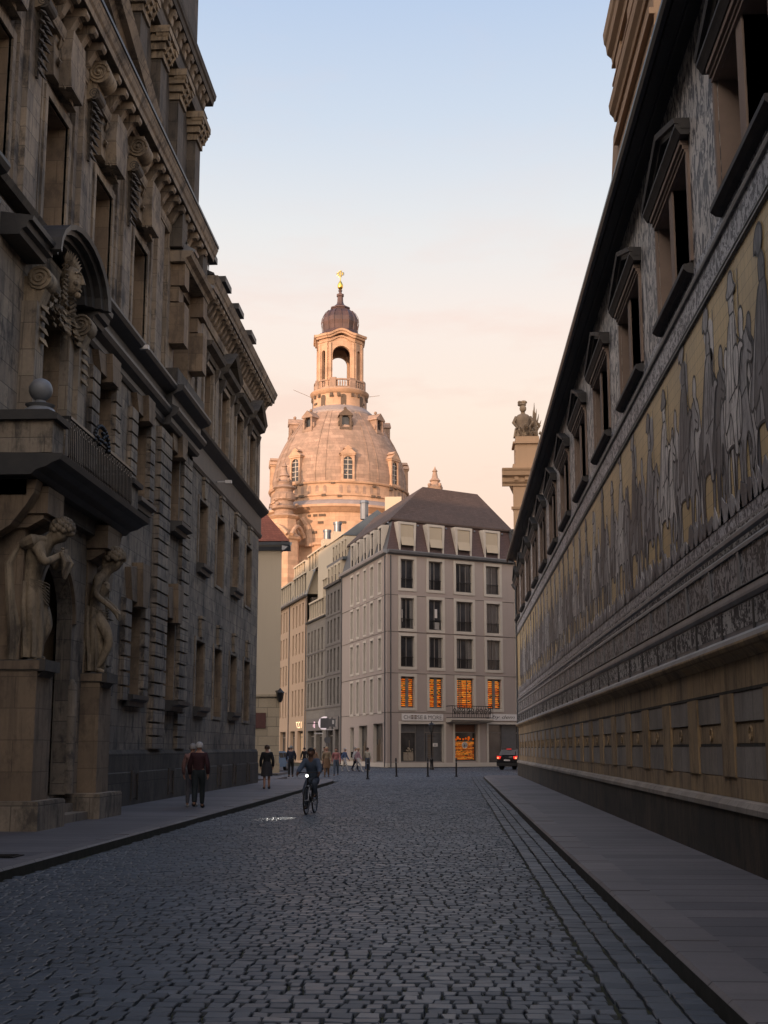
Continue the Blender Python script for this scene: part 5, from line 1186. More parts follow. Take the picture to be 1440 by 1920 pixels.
# lighter grey house with lofts
n2, F2 = neighbour('pale_grey_house', 'pale grey ashlar house with glazed loft, between the narrow dark house and the beige one', 26.05, 36.3, 15.8, M['greyst'],
    [(27.3, 28.2), (29.2, 30.1), (31.1, 32.0), (32.9, 33.8), (34.7, 35.6)], [(6.2, 8.9), (9.5, 12.0), (12.35, 14.75)], ground=[(27.4, 30.6, .3, 4.3), (31.6, 35.2, .3, 4.3)])
q = MB(); F2.prof(q, [(0, 15.8), (.2, 15.8), (.25, 15.95), (0, 16.0)], 0, 10.25)
for z in (5.9, 9.15, 12.1): F2.box(q, 0, 10.25, z, z+.12, .0, .06)
q.build('string_course', M['slate'], n2)
q = MB(); F2.box(q, 1.2, 9.4, 3.6, 4.9, .0, .12); q.build('shop_fascia', M['panelg'], n2)
M['signpk'] = emit('pinkish_lit_sign', (.75, .5, .6), .35)
q = MB(); F2.box(q, 4.5, 5.1, 3.9, 4.6, .125, .15); F2.box(q, 5.3, 5.5, 4.0, 4.3, .125, .15); q.build('shop_sign', M['signpk'], n2)
q = MB()
p = [F2.P(0, 16, -.3), F2.P(10.25, 16, -.3), F2.P(10.25, 16, -9), F2.P(0, 16, -9)]
F2.pol(q, [(0, 16.0), (10.25, 16.0), (10.25, 22.4), (0, 24.2)], -3.6, -3.4); 
q.quad(F2.P(0, 16.0, -.2), F2.P(10.25, 16.0, -.2), F2.P(10.25, 24.2, -3.5), F2.P(0, 24.2, -3.5)); q.build('roof', M['metroof'], n2)
q = MB(); F2.pol(q, [(10.02, 16.0), (10.24, 16.0)], 0, 0) if False else q.add([F2.P(10.24, 15.9, .0), F2.P(10.24, 15.9, -6), F2.P(10.24, 24.6, -6), F2.P(10.24, 24.6, -3.8)], [(0, 1, 2, 3)]); q.add([F2.P(10.0, 15.9, .0), F2.P(10.0, 15.9, -6), F2.P(10.0, 24.6, -6), F2.P(10.0, 24.6, -3.8)], [(3, 2, 1, 0)]); q.quad(F2.P(10.24, 15.9, 0), F2.P(10.24, 24.6, -3.8), F2.P(10.0, 24.6, -3.8), F2.P(10.0, 15.9, 0)); q.build('party_wall', M['loft'], n2)
q = MB(); q.add([F2.P(.0, 18.6, -.05), F2.P(.0, 15.9, -4), F2.P(.0, 24.0, -4)], [(0, 1, 2)]); q.build('end_gable', M['loft'], n2)
def loft(F_, par, u0, u1, z0, z1, n_, o=.0, deep=3, mat='loft'):
    q = MB(); F_.box(q, u0-.15, u1+.15, z1, z1+.2, o-deep, o+.12); F_.box(q, u0-.15, u0, z0, z1, o-deep, o+.02); F_.box(q, u1, u1+.15, z0, z1, o-deep, o+.02); F_.box(q, u0, u1, z0, z0+.12, o-deep, o+.02)
    for i in range(1, n_): u = u0+(u1-u0)*i/n_; F_.box(q, u-.09, u+.09, z0+.12, z1, o-.15, o+.06)
    d_ = q.build('dormer', M[mat], par); g_ = MB(); g_.quad(F_.P(u0, z0, o-.12), F_.P(u1, z0, o-.12), F_.P(u1, z1, o-.12), F_.P(u0, z1, o-.12)); g_.build('pane', M['glass'], d_)
    return d_
loft(F2, n2, 1.0, 8.6, 16.05, 17.9, 6, .0); loft(F2, n2, .4, 5.6, 18.5, 20.4, 5, -.9); loft(F2, n2, .4, 7.0, 21.0, 22.7, 5, -2.0)
# beige house
n3, F3 = neighbour('beige_house', 'warm beige rendered house at the far end of the side street', 36.35, 60.5, 19.1, M['beige'],
    [(38.3, 39.2), (40.3, 41.2), (42.3, 43.2), (44.3, 45.2), (48.8, 49.7), (50.7, 51.6), (52.6, 53.5)], [(5.4, 8.5), (9.3, 11.8), (12.7, 15.2), (16.0, 18.6)], ground=[(38.0, 41.5, .3, 3.7), (43, 46, .3, 3.7), (49, 53, .3, 3.7)])
q = MB(); F3.prof(q, [(0, 19.1), (.35, 19.1), (.4, 19.3), (0, 19.35)], 0, 24.15); q.tube([F3.P(10.6, .2, .1), F3.P(10.6, 19, .1)], .06, 6); q.tube([F3.P(.15, .2, .1), F3.P(.15, 19, .1)], .06, 6); q.build('gutter', M['slate'], n3)
M['warml'] = emit('warm_lit_sign', (1.0, .72, .42), 1.3); M['warmw'] = emit('warm_lit_window', (1.0, .60, .30), .22, (.2, .15, .1))
letters('127', F3, n3, 1.9, 5.2, 4.0, .75, .15, M['warml'], 'lit_sign')
q = MB(); F3.box(q, 1.8, 4.9, .5, 3.4, -.44, -.4); F3.box(q, 12.8, 14.8, .5, 3.2, -.44, -.4); q.build('lit_interior', M['warmw'], n3)
q = MB(); q.quad(F3.P(0, 19.35, .0), F3.P(24.15, 19.35, .0), F3.P(24.15, 22.4, -1.0), F3.P(0, 22.4, -1.0)); q.quad(F3.P(0, 22.4, -1.0), F3.P(24.15, 22.4, -1.0), F3.P(24.15, 24.6, -6), F3.P(0, 24.6, -6)); q.add([F3.P(24.15, 19.35, 0), F3.P(24.15, 22.4, -1), F3.P(24.15, 24.6, -6), F3.P(24.15, 19.3, -6)], [(0, 1, 2, 3)]); q.build('roof', M['metroof'], n3)
loft(F3, n3, 1.0, 8.8, 19.5, 22.0, 5, -.1); loft(F3, n3, 10.6, 17.5, 19.5, 21.9, 5, -.1); loft(F3, n3, -4.0, 6.5, 22.7, 24.6, 6, -1.4); loft(F3, n3, 8.5, 15.5, 22.7, 24.4, 5, -1.4)
for u, r_ in ((-7.0, .5), (-1.5, .5)):
    q = MB(); F3.box(q, u-.6, u+.6, 24.0, 25.6, -2.6, -1.4); c = F3.P(u, 25.6, -2.0); st = q.build('chimney', M['loft'], n3)
    q = MB(); q.lathe([(.42, 25.6), (.42, 26.5), (.5, 26.5), (.5, 26.75), (.05, 26.8)], c[0], c[1], 16); q.build('steel_flue', M['zinc'], st, smooth=True)
# roofs stepping up behind the corner block
bk_ = empty('rear_house', (-9.5, 150, 0), 'pale rendered roof block with steel flue rising behind the corner building', 'building')
q = MB(); q.hexa([(-11.5, 138, .1), (-4, 141, .1), (-8, 153, .1), (-15.5, 150, .1), (-11.5, 138, 24.2), (-4, 141, 24.2), (-8, 153, 24.2), (-15.5, 150, 24.2)]); q.build('wall', M['loft'], bk_)
q = MB(); q.add([(-11.6, 137.8, 24.2), (-3.9, 140.8, 24.2), (-7.9, 153.2, 24.2), (-15.6, 150.2, 24.2), (-8.0, 139.4, 27.2), (-11.7, 151.6, 27.2)], [(0, 1, 4), (1, 2, 5, 4), (2, 3, 5), (3, 0, 4, 5)]); q.build('roof', M['metroof'], bk_)
q = MB(); q.lathe([(.45, 26.6), (.45, 28.4), (.55, 28.4), (.5, 28.7), (.05, 28.75)], -9.6, 142, 14); q.build('steel_flue', M['zinc'], bk_); q = MB(); q.box(-7.2, -5.4, 139.8, 140.6, 25, 28.7); q.build('chimney', M['loft'], bk_)
# ---------------------------------------------------------------- cream building left, behind the palace
cb = empty('cream_building', (-14, 86.5, 0), 'plain cream wall with banded base and red tiled roof just past the palace corner', 'building')
CF = Face((-40, 86.5), (-11.4, 86.5), out_left=False); CS = Face((-11.4, 86.5), (-18.1, 107), out_left=False)
q = MB(); CF.grid(q, 0, 28.6, 5.1, 15.0, [], M['cream']); CS.grid(q, 0, 21.5, 5.1, 15.0, [(3, 4.2, 7, 9.4, .2), (3, 4.2, 11, 13.2, .2)], M['cream']); q.build('wall', None, cb)
q = MB(); CF.grid(q, 0, 28.6, .1, 5.1, [(25.0, 26.4, .1, 2.7, .4)], M['creamr'], M['creamr'], .0); CS.grid(q, 0, 21.5, .1, 5.1, [], M['creamr'], None, .0); q.build('banded_base', None, cb)
q = MB(); q.hexa([(-39, 87, .1), (-11.9, 87, .1), (-19, 107, .1), (-39, 107, .1), (-39, 87, 15), (-11.9, 87, 15), (-19, 107, 15), (-39, 107, 15)]); q.build('interior_mass', M['cream'], cb)
q = MB(); CF.box(q, -.0, 28.65, 5.05, 5.2, .0, .1); CF.box(q, -.0, 28.65, .1, .75, .0, .06); q.build('string_course', M['creamr'], cb)
q = MB(); CF.prof(q, [(-.1, 14.75), (.1, 14.8), (.3, 15.0), (.55, 15.1), (.6, 15.3), (-.1, 15.35)], 0, 29.2); CS.prof(q, [(-.1, 14.75), (.1, 14.8), (.3, 15.0), (.55, 15.1), (.6, 15.3), (-.1, 15.35)], -.5, 21); q.build('eaves_cornice', M['zinc'], cb)
q = MB(); q.add([(-40, 85.9, 15.36), (-10.8, 85.9, 15.36), (-18.3, 108, 15.36), (-40, 108, 15.36), (-17.0, 93, 22.6), (-20, 101, 22.6), (-40, 97, 22.8)], [(0, 1, 4, 6), (1, 2, 5, 4), (2, 3, 6, 5)]); q.build('roof', M['redtile'], cb)
q = MB(); CF.box(q, 26.9, 27.7, 3.0, 4.0, .005, .06) ; q.build('wall_plaque', plain('maroon_wall_plaque', (.09, .035, .03), .5), cb)
q = MB(); CF.box(q, 25.0, 26.4, .12, 2.65, -.36, -.3); q.build('door', M['iron'], cb)
# ---------------------------------------------------------------- domed church
CX, CY = -20.55, 235.0
ch = empty('domed_church', (CX, CY, 0), 'great sandstone church dome with open lantern and golden cross glowing in evening sun', 'church')
AZ0 = math.radians(12)
def az(a, r, z): return (CX+r*math.sin(a), CY-r*math.cos(a), z)
q = MB(); q.lathe([(12.9, 8), (12.9, 42.2)], CX, CY, 48); q.lathe([(12.95, 36.2), (13.3, 36.3), (13.3, 36.7), (12.95, 36.8)], CX, CY, 48)
for k in range(16):
    a = AZ0+k*math.pi/8; p = az(a, 13.0, 0); q.box
q.build('drum', M['church'], ch, smooth=True)
q = MB(); q.lathe([(12.9, 42.0), (13.3, 42.2), (13.7, 42.7), (14.1, 42.9), (14.1, 43.3), (13.4, 43.4), (12.9, 43.5)], CX, CY, 64); q.build('drum_cornice', M['church'], ch, smooth=True)
q = MB(); q.lathe([(14.0, 43.31), (13.7, 43.75), (13.0, 44.25), (12.7, 44.3)], CX, CY, 64); q.build('lead_apron', M['lead'], ch, smooth=True)
q = MB(); q.lathe([(12.6, 44.2), (12.55, 45.0), (12.75, 45.05), (12.75, 45.25), (12.5, 45.3), (12.5, 47.2), (12.8, 47.3), (12.9, 47.6), (12.4, 47.8)], CX, CY, 64); sk = q.build('skirt_band', M['church'], ch, smooth=True)
q = MB()
for k in range(56):     # blind niches round the skirt
    a = 2*math.pi*k/56; 
    t = Vector((math.cos(a), math.sin(a), 0)); n_ = Vector((math.sin(a), -math.cos(a), 0)); c = Vector((CX, CY, 0))+n_*12.53
    pts = [(-.3, 45.5), (.3, 45.5), (.3, 46.6), (.2, 46.85), (0, 46.95), (-.2, 46.85), (-.3, 46.6)]
    if k % 7: q.add([c+t*u+Vector((0, 0, w)) for u, w in pts], [tuple(range(7))])
q.build('blind_niche', M['churchd'], sk)
prof = [(12.35, 47.6), (12.42, 49.2), (12.2, 50.8), (11.75, 52.6), (11.05, 54.5), (10.15, 56.4), (9.1, 58.2), (7.95, 59.9), (6.9, 61.3), (6.3, 62.0)]
q = MB(); q.lathe(prof, CX, CY, 64); dm = q.build('dome', M['churchd'], ch, smooth=True)
for k in range(8):      # ribs between the windows
    a = AZ0+math.pi/8+k*math.pi/4
    for da in (-.075, .075):
        pts = [az(a+da*(.6+.4*r/12.4), r+.04, z) for r, z in prof]
        q = MB(); q.tube(pts, .06, 6); q.build('rib', M['churchd'], dm, smooth=True)
def dial(a, r):     # a local face tangent to the dome at azimuth a
    t = Vector((math.cos(a), math.sin(a), 0)); c = Vector((CX, CY, 0))+Vector((math.sin(a), -math.cos(a), 0))*r
    return Face((c-t*10).xy[:], (c+t*10).xy[:], out_left=False)
def arcpts(cx, w, z0, sp, n=8): return [(cx-w, z0)]+[(cx-w*math.cos(math.pi*i/n), sp+w*math.sin(math.pi*i/n)) for i in range(n+1)]+[(cx+w, z0)]
for k in range(8):
    a = AZ0+k*math.pi/4; F_ = dial(a, 12.35)
    q = MB(); F_.box(q, 8.85, 9.2, 47.8, 52.2, -1.6, .35); F_.box(q, 10.8, 11.15, 47.8, 52.2, -1.6, .35); F_.box(q, 8.7, 11.3, 52.2, 52.5, -2.2, .5)
    arch_panel(F_, q, 9.2, 10.8, 51.0, 52.2, 9.2, 10.8, 51.2, -1.6, .3)
    F_.pol(q, [(8.5, 52.5), (11.5, 52.5), (10.3, 53.5), (9.7, 53.5)], -2.6, .55); F_.pol(q, [(9.2, 53.4), (10.8, 53.4), (10, 54.0)], -2.6, .4); F_.box(q, 8.7, 11.3, 47.5, 47.9, -.4, .55)
    F_.box(q, 9.85, 10.15, 54.0, 55.0, -2.5, -2.2); q.ball(F_.P(10, 55.1, -2.35), .28, None, 8, 6)
    w_ = q.build('dome_window', M['church'], dm)
    q = MB(); F_.pol(q, arcpts(10, .8, 47.9, 51.2), -.5, .06); q.build('pane', M['glass'], w_)
    q = MB(); F_.box(q, 9.94, 10.06, 47.9, 51.95, .062, .12)
    for z in (48.8, 49.7, 50.6, 51.4): F_.box(q, 9.2, 10.8, z-.05, z+.05, .062, .115)
    q.build('glazing_bar', M['mauvet'], w_)
    F_ = dial(a, 8.9)
    q = MB(); F_.box(q, 8.95, 9.3, 58.0, 60.2, -2.2, .45); F_.box(q, 10.7, 11.05, 58.0, 60.2, -2.2, .45); arch_panel(F_, q, 9.3, 10.7, 59.4, 60.7, 9.3, 10.7, 59.6, -2.2, .35)
    F_.pol(q, [(8.7, 60.2), (11.3, 60.2), (11.2, 60.5), (10, 61.5), (8.8, 60.5)], -3, .6); F_.box(q, 8.9, 11.1, 57.6, 58.05, -.8, .6); q.ball(F_.P(10, 61.75, -.6), .3, None, 8, 6)
    for s_ in (8.82, 11.18): q.ball(F_.P(s_, 58.8, .1), .24, None, 8, 6, sz=2.2)
    w_ = q.build('dome_dormer', M['churchd'] if k else M['cdark'], dm)
    q = MB(); F_.pol(q, arcpts(10, .7, 58.05, 59.6), -.3, -.1); q.build('pane', M['glass'], w_)
q = MB(); q.lathe([(6.5, 61.75), (6.5, 62.1), (5.6, 62.9), (5.15, 63.3)], CX, CY, 48); q.build('lead_ring', M['lead'], ch, smooth=True)
q = MB(); q.lathe([(5.05, 63.1), (4.95, 65.6), (5.1, 65.7), (5.4, 66.0), (5.5, 66.4), (5.3, 66.6), (4.9, 66.7), (4.0, 66.8)], CX, CY, 48)
lb = q.build('lantern_base', M['church'], ch, smooth=True)
for k in range(24):
    a = AZ0+k*math.pi/12+.1; F_ = dial(a, 4.95)
    if k % 3: q = MB(); F_.box(q, 9.75, 10.25, 65.0, 65.6, -.1, .32); q.build('bracket', M['cdark'], lb)
for k in range(8):
    q = MB(); F_ = dial(AZ0+k*math.pi/4+.02, 4.93); F_.pol(q, arcpts(10, .5, 63.3, 64.9), -.05, .1); q.build('small_window', M['cdark'], lb)
# parapet of small balusters
q = MB(); q.lathe([(4.55, 66.7), (4.75, 66.7), (4.75, 67.0), (4.55, 67.0)], CX, CY, 40); q.lathe([(4.5, 68.1), (4.8, 68.1), (4.8, 68.4), (4.5, 68.4), (4.5, 68.1)], CX, CY, 40)
for k in range(64): a = 2*math.pi*k/64; p = az(a, 4.65, 67.5); q.ball(p, .15, None, 6, 5, sz=3.9)
for k in range(8):
    a = AZ0+math.pi/8+k*math.pi/4; F_ = dial(a, 4.7); F_.box(q, 9.4, 10.6, 66.7, 68.6, -.9, .15)
q.build('balustrade', M['churchd'], lb)
# lantern: chamfered square pierced by arches
LA = math.radians(9); hw, cf = 3.95, 1.55
def lp(u, v): # u right, v toward camera
    return (CX+u*math.cos(LA)+v*math.sin(LA), CY+u*math.sin(LA)-v*math.cos(LA))
cor = [(-hw+cf, hw), (hw-cf, hw), (hw, hw-cf), (hw, -hw+cf), (hw-cf, -hw), (-hw+cf, -hw), (-hw, -hw+cf), (-hw, hw-cf)]
q = MB(); ls = MB()
for i in range(8):
    F_ = Face(lp(*cor[i]), lp(*cor[(i+1) % 8]), out_left=False); L = F_.L
    if i % 2 == 0: arch_panel(F_, q, 0, L, 66.8, 76.6, L/2-1.62, L/2+1.62, 73.2, -.85, 0, None, 16)
    else: arch_panel(F_, q, 0, L, 66.8, 76.6, L/2-.42, L/2+.42, 73.6, -.5, .12, None, 10)
    # pilasters and curved cornice lifting over each wide arch
    for u0 in (0.02, L-.5): F_.box(ls, u0, u0+.48, 68.2, 75.4, .0, .28)
    n_ = 12
    for (zb, h, o) in ((75.5, .28, .25), (76.2, .4, .55), (76.6, .4, .85)):
        for j in range(n_):
            t0, t1 = j/n_, (j+1)/n_; lift = (lambda t: .95*math.sin(math.pi*t)**2) if i % 2 == 0 else (lambda t: .0)
            e0, e1 = -.35*o+(L+.7*o)*t0, -.35*o+(L+.7*o)*t1
            ls.hexa([F_.P(e0, zb+lift(t0), -.8), F_.P(e1, zb+lift(t1), -.8), F_.P(e1, zb+lift(t1), o), F_.P(e0, zb+lift(t0), o), F_.P(e0, zb+h+lift(t0), -.8), F_.P(e1, zb+h+lift(t1), -.8), F_.P(e1, zb+h+lift(t1), o+.08), F_.P(e0, zb+h+lift(t0), o+.08)])
lt = q.build('lantern', M['church'], ch); ls.build('lantern_cornice', M['church'], lt)
q = MB(); q.poly([(*lp(*c), 76.4) for c in cor]); q.lathe([(3.5, 75.0), (3.3, 76.0), (2.2, 76.7), (.1, 76.9)], CX, CY, 24); q.build('lantern_ceiling', M['copper'], lt)
q = MB(); q.poly([(*lp(*c), 66.9) for c in cor][::-1]); q.build('lantern_floor', M['lead'], lt)
q = MB(); q.lathe([(4.1, 77.2), (4.5, 77.3), (4.45, 77.55), (3.6, 78.1), (3.35, 78.6), (3.4, 79.4), (3.55, 80.2), (3.45, 81.0), (3.0, 81.9), (2.35, 82.6), (1.9, 82.9), (1.8, 83.1), (1.95, 83.15), (1.9, 83.4), (1.2, 83.7), (.75, 84.1), (.6, 84.6), (.55, 85.6), (.72, 85.7), (.72, 86.1), (.35, 86.2), (.25, 86.7), (.4, 86.75), (.4, 86.9), (.1, 86.95)], CX, CY, 8, rot=LA+math.pi/8)
q.build('cupola', M['copper'], ch)
q = MB()
for k in range(16): a = k*math.pi/8+LA; q.tube([az(a, r*.985 if k % 2 else r*.945, z) for r, z in ((3.5, 78.5), (3.6, 79.5), (3.75, 80.2), (3.62, 81.1), (3.1, 82.0), (2.4, 82.65))], .06, 5)
q.build('cupola_seam', M['copper'], ch)
q = MB(); q.lathe([(.05, 86.9), (.3, 87.1), (.52, 87.5), (.52, 88.0), (.3, 88.5), (.1, 88.8), (.08, 89.2)], CX, CY, 16)
s_ = .62
q.tube([(CX, CY, 89), (CX, CY, 90.9)], .09, 6); q.tube([(CX-.75, CY, 90.2), (CX+.75, CY, 90.2)], .09, 6)
q.tube([(CX+.42*math.cos(t*math.pi/8), CY, 90.2+.42*math.sin(t*math.pi/8)) for t in range(16)], .1, 6, closed=True)
for k in range(8): a = k*math.pi/4+.39; q.tube([(CX+0.45*math.cos(a), CY, 90.2+0.45*math.sin(a)), (CX+.8*math.cos(a), CY, 90.2+.8*math.sin(a))], [.1, .02], 5)
q.build('golden_cross', M['gold'], ch, smooth=True)
q = MB(); q.tube([az(-1.5, 5.3, 66.0), az(-1.45, 8.6, 67.3)], .05, 5); q.tube([az(1.5, 5.3, 65.9), az(1.5, 7.5, 66.1)], .05, 5); q.build('lantern_pole', M['lead'], ch)
# lower body and stair turrets
q = MB(); q.lathe([(21, 0), (21, 26), (20, 27), (14, 33), (12.9, 34)], CX, CY, 8, rot=AZ0); q.build('body', M['church'], ch)
def turret(a, r, key=False):
    c = az(a, r, 0); x, y = c[0], c[1]
    q = MB(); q.lathe([(2.9, 26), (2.7, 36.5), (3.0, 36.7), (3.2, 37.2), (2.5, 37.7), (2.3, 40.2), (2.6, 40.4), (2.9, 40.7), (2.0, 41.1)], x, y, 8, rot=.4); t = q.build('corner_turret', M['church'], ch)
    q = MB(); q.lathe([(1.75, 44.2), (1.6, 45.4), (2.2, 45.7), (2.3, 46.2), (1.7, 46.6), (1.5, 47.6), (1.9, 48.0), (1.9, 49.4), (1.5, 49.7), (1.6, 50.4), (2.0, 50.8), (1.9, 51.1), (1.3, 51.5), (1.4, 52.2), (.9, 52.7), (.8, 53.6), (1.0, 53.8), (.55, 54.6), (.35, 56.0), (.5, 56.2), (.2, 56.8), (.05, 57.4)], x, y, 12)
    for s_ in (0, 1, 2, 3):
        b = a+s_*math.pi/2-.35; d = Vector((math.sin(b), -math.cos(b), 0)); t_ = Vector((math.cos(b), math.sin(b), 0)); p = Vector((x, y, 48.7))+d*1.55
        q.tube([p+t_*.85*math.cos(i*math.pi/8)+Vector((0, 0, .95*math.sin(i*math.pi/8))) for i in range(16)], .2, 6, closed=True); q.tube([p-d*.3, p+d*.12], .68, 14)
        q.ball(p+Vector((0, 0, 2.2)), .4, None, 8, 6); q.ball(Vector((x, y, 46.6))+d*2.1+t_*1.2, .35, None, 8, 6); q.ball(Vector((x, y, 52.6))+d*1.3, .3, None, 8, 6, sz=1.8)
    q.v = [(p[0], p[1], 41.0+(p[2]-44.2)*.72) for p in q.v]
    q.build('turret_top', M['churchd'], t, smooth=True)
    q = MB()
    for s_ in (0, 1, 2, 3):
        F_ = None; b = a+s_*math.pi/2+.1; n_ = Vector((math.sin(b), -math.cos(b), 0)); t_ = Vector((math.cos(b), math.sin(b), 0)); p = Vector((x, y, 0))+n_*2.55
        q.add([p+t_*(.5*math.cos(i*math.pi/8))+Vector((0, 0, 34.8+(1.5 if math.sin(i*math.pi/8) > 0 else 1.5)*math.sin(i*math.pi/8))) for i in range(16)], [tuple(range(16))])
        q.tube([p+n_*.2+t_*(-2.2+.55*i)+Vector((0, 0, 37.3+1.6*math.sin(math.pi*i/8))) for i in range(9)], .35, 8)
    q.build('turret_gable', M['church'], t)
    q = MB(); p0 = az(a, r-1.5, 0); q.tube([(p0[0]+2.0, p0[1]+1, 41.0), (p0[0]+3.2, p0[1]+1.5, 39.2), (p0[0]+3.4, p0[1]+1.5, 36)], [.5, .6, .8], 8); q.build('volute_buttress', M['church'], t, smooth=True)
for a_, r_ in ((-28, 17.3), (61, 20.3), (151, 20.3), (241, 20.3)): turret(math.radians(a_), r_)
# dark weather-blackened single stones
for k in range(44):
    q = MB()
    a = random.uniform(-1.5, 1.5); z = random.choice([45.1, 46.9, 47.3, 44.9, 38.5, 41.5, 40.2, 64, 65.0]); r = 12.8 if 43.4 < z < 48 else (13.05 if z < 43 else 5.1)
    F_ = dial(a, r*.998); w_ = random.uniform(.25, .6); F_.box(q, 10-w_, 10+w_, z-.2, z+.2, -.3, .03); q.build('dark_stone', M['cdark'], ch)
# ---------------------------------------------------------------- figures
M['skin'] = plain('skin', (.36, .20, .14), .6, scale=8, var=.15); M['skind'] = plain('darker_skin', (.14, .075, .05), .6, scale=8, var=.15)
def cloth(name, c, var=.3): return plain(name, c, .85, scale=9, var=var, bump=.25)
def skin_obj(name, verts, edges, radii, mat, parent, root=0, sub=2, branch=0.0):
    me = bpy.data.meshes.new(name); me.from_pydata([tuple(v) for v in verts], edges, []); o = bpy.data.objects.new(name, me); sc.collection.objects.link(o); o.parent = parent
    o.modifiers.new('skin', 'SKIN'); 
    sv = me.skin_vertices[0].data if me.skin_vertices else None
    if sv is None:
        bpy.context.view_layer.objects.active = o; o.select_set(True); bpy.ops.mesh.customdata_skin_add(); sv = me.skin_vertices[0].data
    for i, r in enumerate(radii):
        sv[i].radius = (r, r) if not isinstance(r, (tuple, list)) else r
        sv[i].use_root = (i == root)
    o.modifiers['skin'].use_smooth_shade = True
    if sub: m_ = o.modifiers.new('sub', 'SUBSURF'); m_.levels = sub; m_.render_levels = sub
    dg = bpy.context.evaluated_depsgraph_get(); dg.update()
    nm = bpy.data.meshes.new_from_object(o.evaluated_get(dg)); o.modifiers.clear(); o.data = nm; nm.name = name
    nm.materials.clear(); nm.materials.append(mat)
    nm.polygons.foreach_set('use_smooth', [True]*len(nm.polygons))
    return o
def person(loc, heading, label, H=1.72, cl=None, pose='stand', lean=0.0, step=.12, hair=None, skin='skin', build=1.0, skirt=None, shorts=False, arms=None, head_turn=0, group=None, bag=None, longhair=False, shoes=None, hipsz=None, legs=None, cat='person'):
    """jointed figure facing local +Y; cl = (top material, trouser material)"""
    r = empty('person', loc, label, cat, group); r.rotation_euler = (0, 0, heading)
    k = H/1.75; b = build
    V, E, Rr = [], [], []
    def v(x, y, z, rad): V.append(Vector((x*k, y*k, z*k))); Rr.append((rad[0]*k*b, rad[1]*k*b) if isinstance(rad, tuple) else rad*k*b); return len(V)-1
    def e(a, c): E.append((a, c))
    hz = .93 if hipsz is None else hipsz
    L = lambda z: lean*(z-hz)       # forward lean of the trunk
    pel = v(0, 0, hz, (.135, .10)); wa = v(0, L(1.10), 1.10+(hz-.93), (.125, .095)); che = v(0, L(1.30), 1.30+(hz-.93), (.15, .105)); sh = v(0, L(1.43)+.01, 1.43+(hz-.93), (.10, .07)); nk = v(0, L(1.50)+.015, 1.50+(hz-.93), .050)
    e(pel, wa); e(wa, che); e(che, sh); e(sh, nk)
    h0 = V[nk]/k; ty = math.sin(head_turn)
    j = v(0, h0.y+.02, h0.z+.055, .062); m_ = v(0, h0.y+.025, h0.z+.13, .088); t = v(0, h0.y+.01, h0.z+.20, .080); e(nk, j); e(j, m_); e(m_, t)
    no = v(ty*.11, h0.y+.02+.115*math.cos(head_turn), h0.z+.115, .014); e(m_, no)
    for s_ in (-1, 1): ea = v(s_*.092, h0.y+.01, h0.z+.12, .014); e(m_, ea)
    LG = legs or [((x, 0, hz-.06), (x*1.05, y_*.5+.045, .50+(.02 if y_ > 0 else 0)), (x*1.05, y_, .085+(.05 if y_ < -.15 else 0))) for x, y_ in ((-.09, -step), (.09, step))]
    tr, fe = [], []
    for (hp, kn, an) in LG:
        a0 = v(*hp, .085); a1 = v((hp[0]+kn[0])/2, (hp[1]+kn[1])/2, (hp[2]+kn[2])/2, .078); a2 = v(*kn, .056); a3 = v((kn[0]+an[0])/2, (kn[1]+an[1])/2-.01, (kn[2]+an[2])/2, .052); a4 = v(*an, .036)
        e(pel, a0); e(a0, a1); e(a1, a2); e(a2, a3); e(a3, a4); tr.append((a0, a1, a2, a3, a4))
        f1 = v(an[0]+.01*(1 if an[0] > 0 else -1), an[1]+.07, an[2]-.045, .036); f2 = v(an[0]+.015*(1 if an[0] > 0 else -1), an[1]+.15, an[2]-.055, .028); e(a4, f1); e(f1, f2); fe.append((a4, f1, f2))
    sy, sz_ = (V[sh]/k).y, (V[sh]/k).z
    arms = arms or [((-.25, -.04+step*.4, -.30), (-.25, .06+step*.6, -.55)), ((.25, -.04-step*.4, -.30), (.25, .06-step*.5, -.55))]
    ar = []
    for s_, (el, ha) in zip((-1, 1), arms):
        a0 = v(s_*.165, sy, sz_-.02, .060); a1 = v(el[0], sy+el[1], sz_+el[2], .043); a2 = v(ha[0], sy+ha[1], sz_+ha[2], .030); e(sh, a0); e(a0, a1); e(a1, a2)
        d = (V[a2]-V[a1]).normalized()/k*k; pal_ = v(*((V[a2]+d*.055*k)/k), .032); e(a2, pal_)
        side = d.cross(Vector((1, 0, 0))).normalized() if abs(d.x) < .9 else Vector((0, 0, 1))
        for f in range(4):   # fingers, unequal and slightly curled
            o_ = side*(.024*(f-1.5)); ln = (.05, .06, .058, .045)[f]; c1 = (V[pal_]+(d*.035+o_)*k)/k; c2 = (V[pal_]+(d*(.035+ln*.6)+o_+Vector((-s_*.012, 0, 0)))*k)/k; c3 = (V[pal_]+(d*(.03+ln)+o_+Vector((-s_*.03, 0, 0)))*k)/k
            x1 = v(*c1, .0095); x2 = v(*c2, .0085); x3 = v(*c3, .0075); e(pal_, x1); e(x1, x2); e(x2, x3)
        th = v(*((V[a2]+(d*.04+side*-.05)*k)/k), .0105); th2 = v(*((V[a2]+(d*.075+side*-.062)*k)/k), .009); e(a2, th); e(th, th2)
        ar.append((a0, a1, a2))
    skin_obj('body', V, E, Rr, M[skin], r)
    top, bot = cl
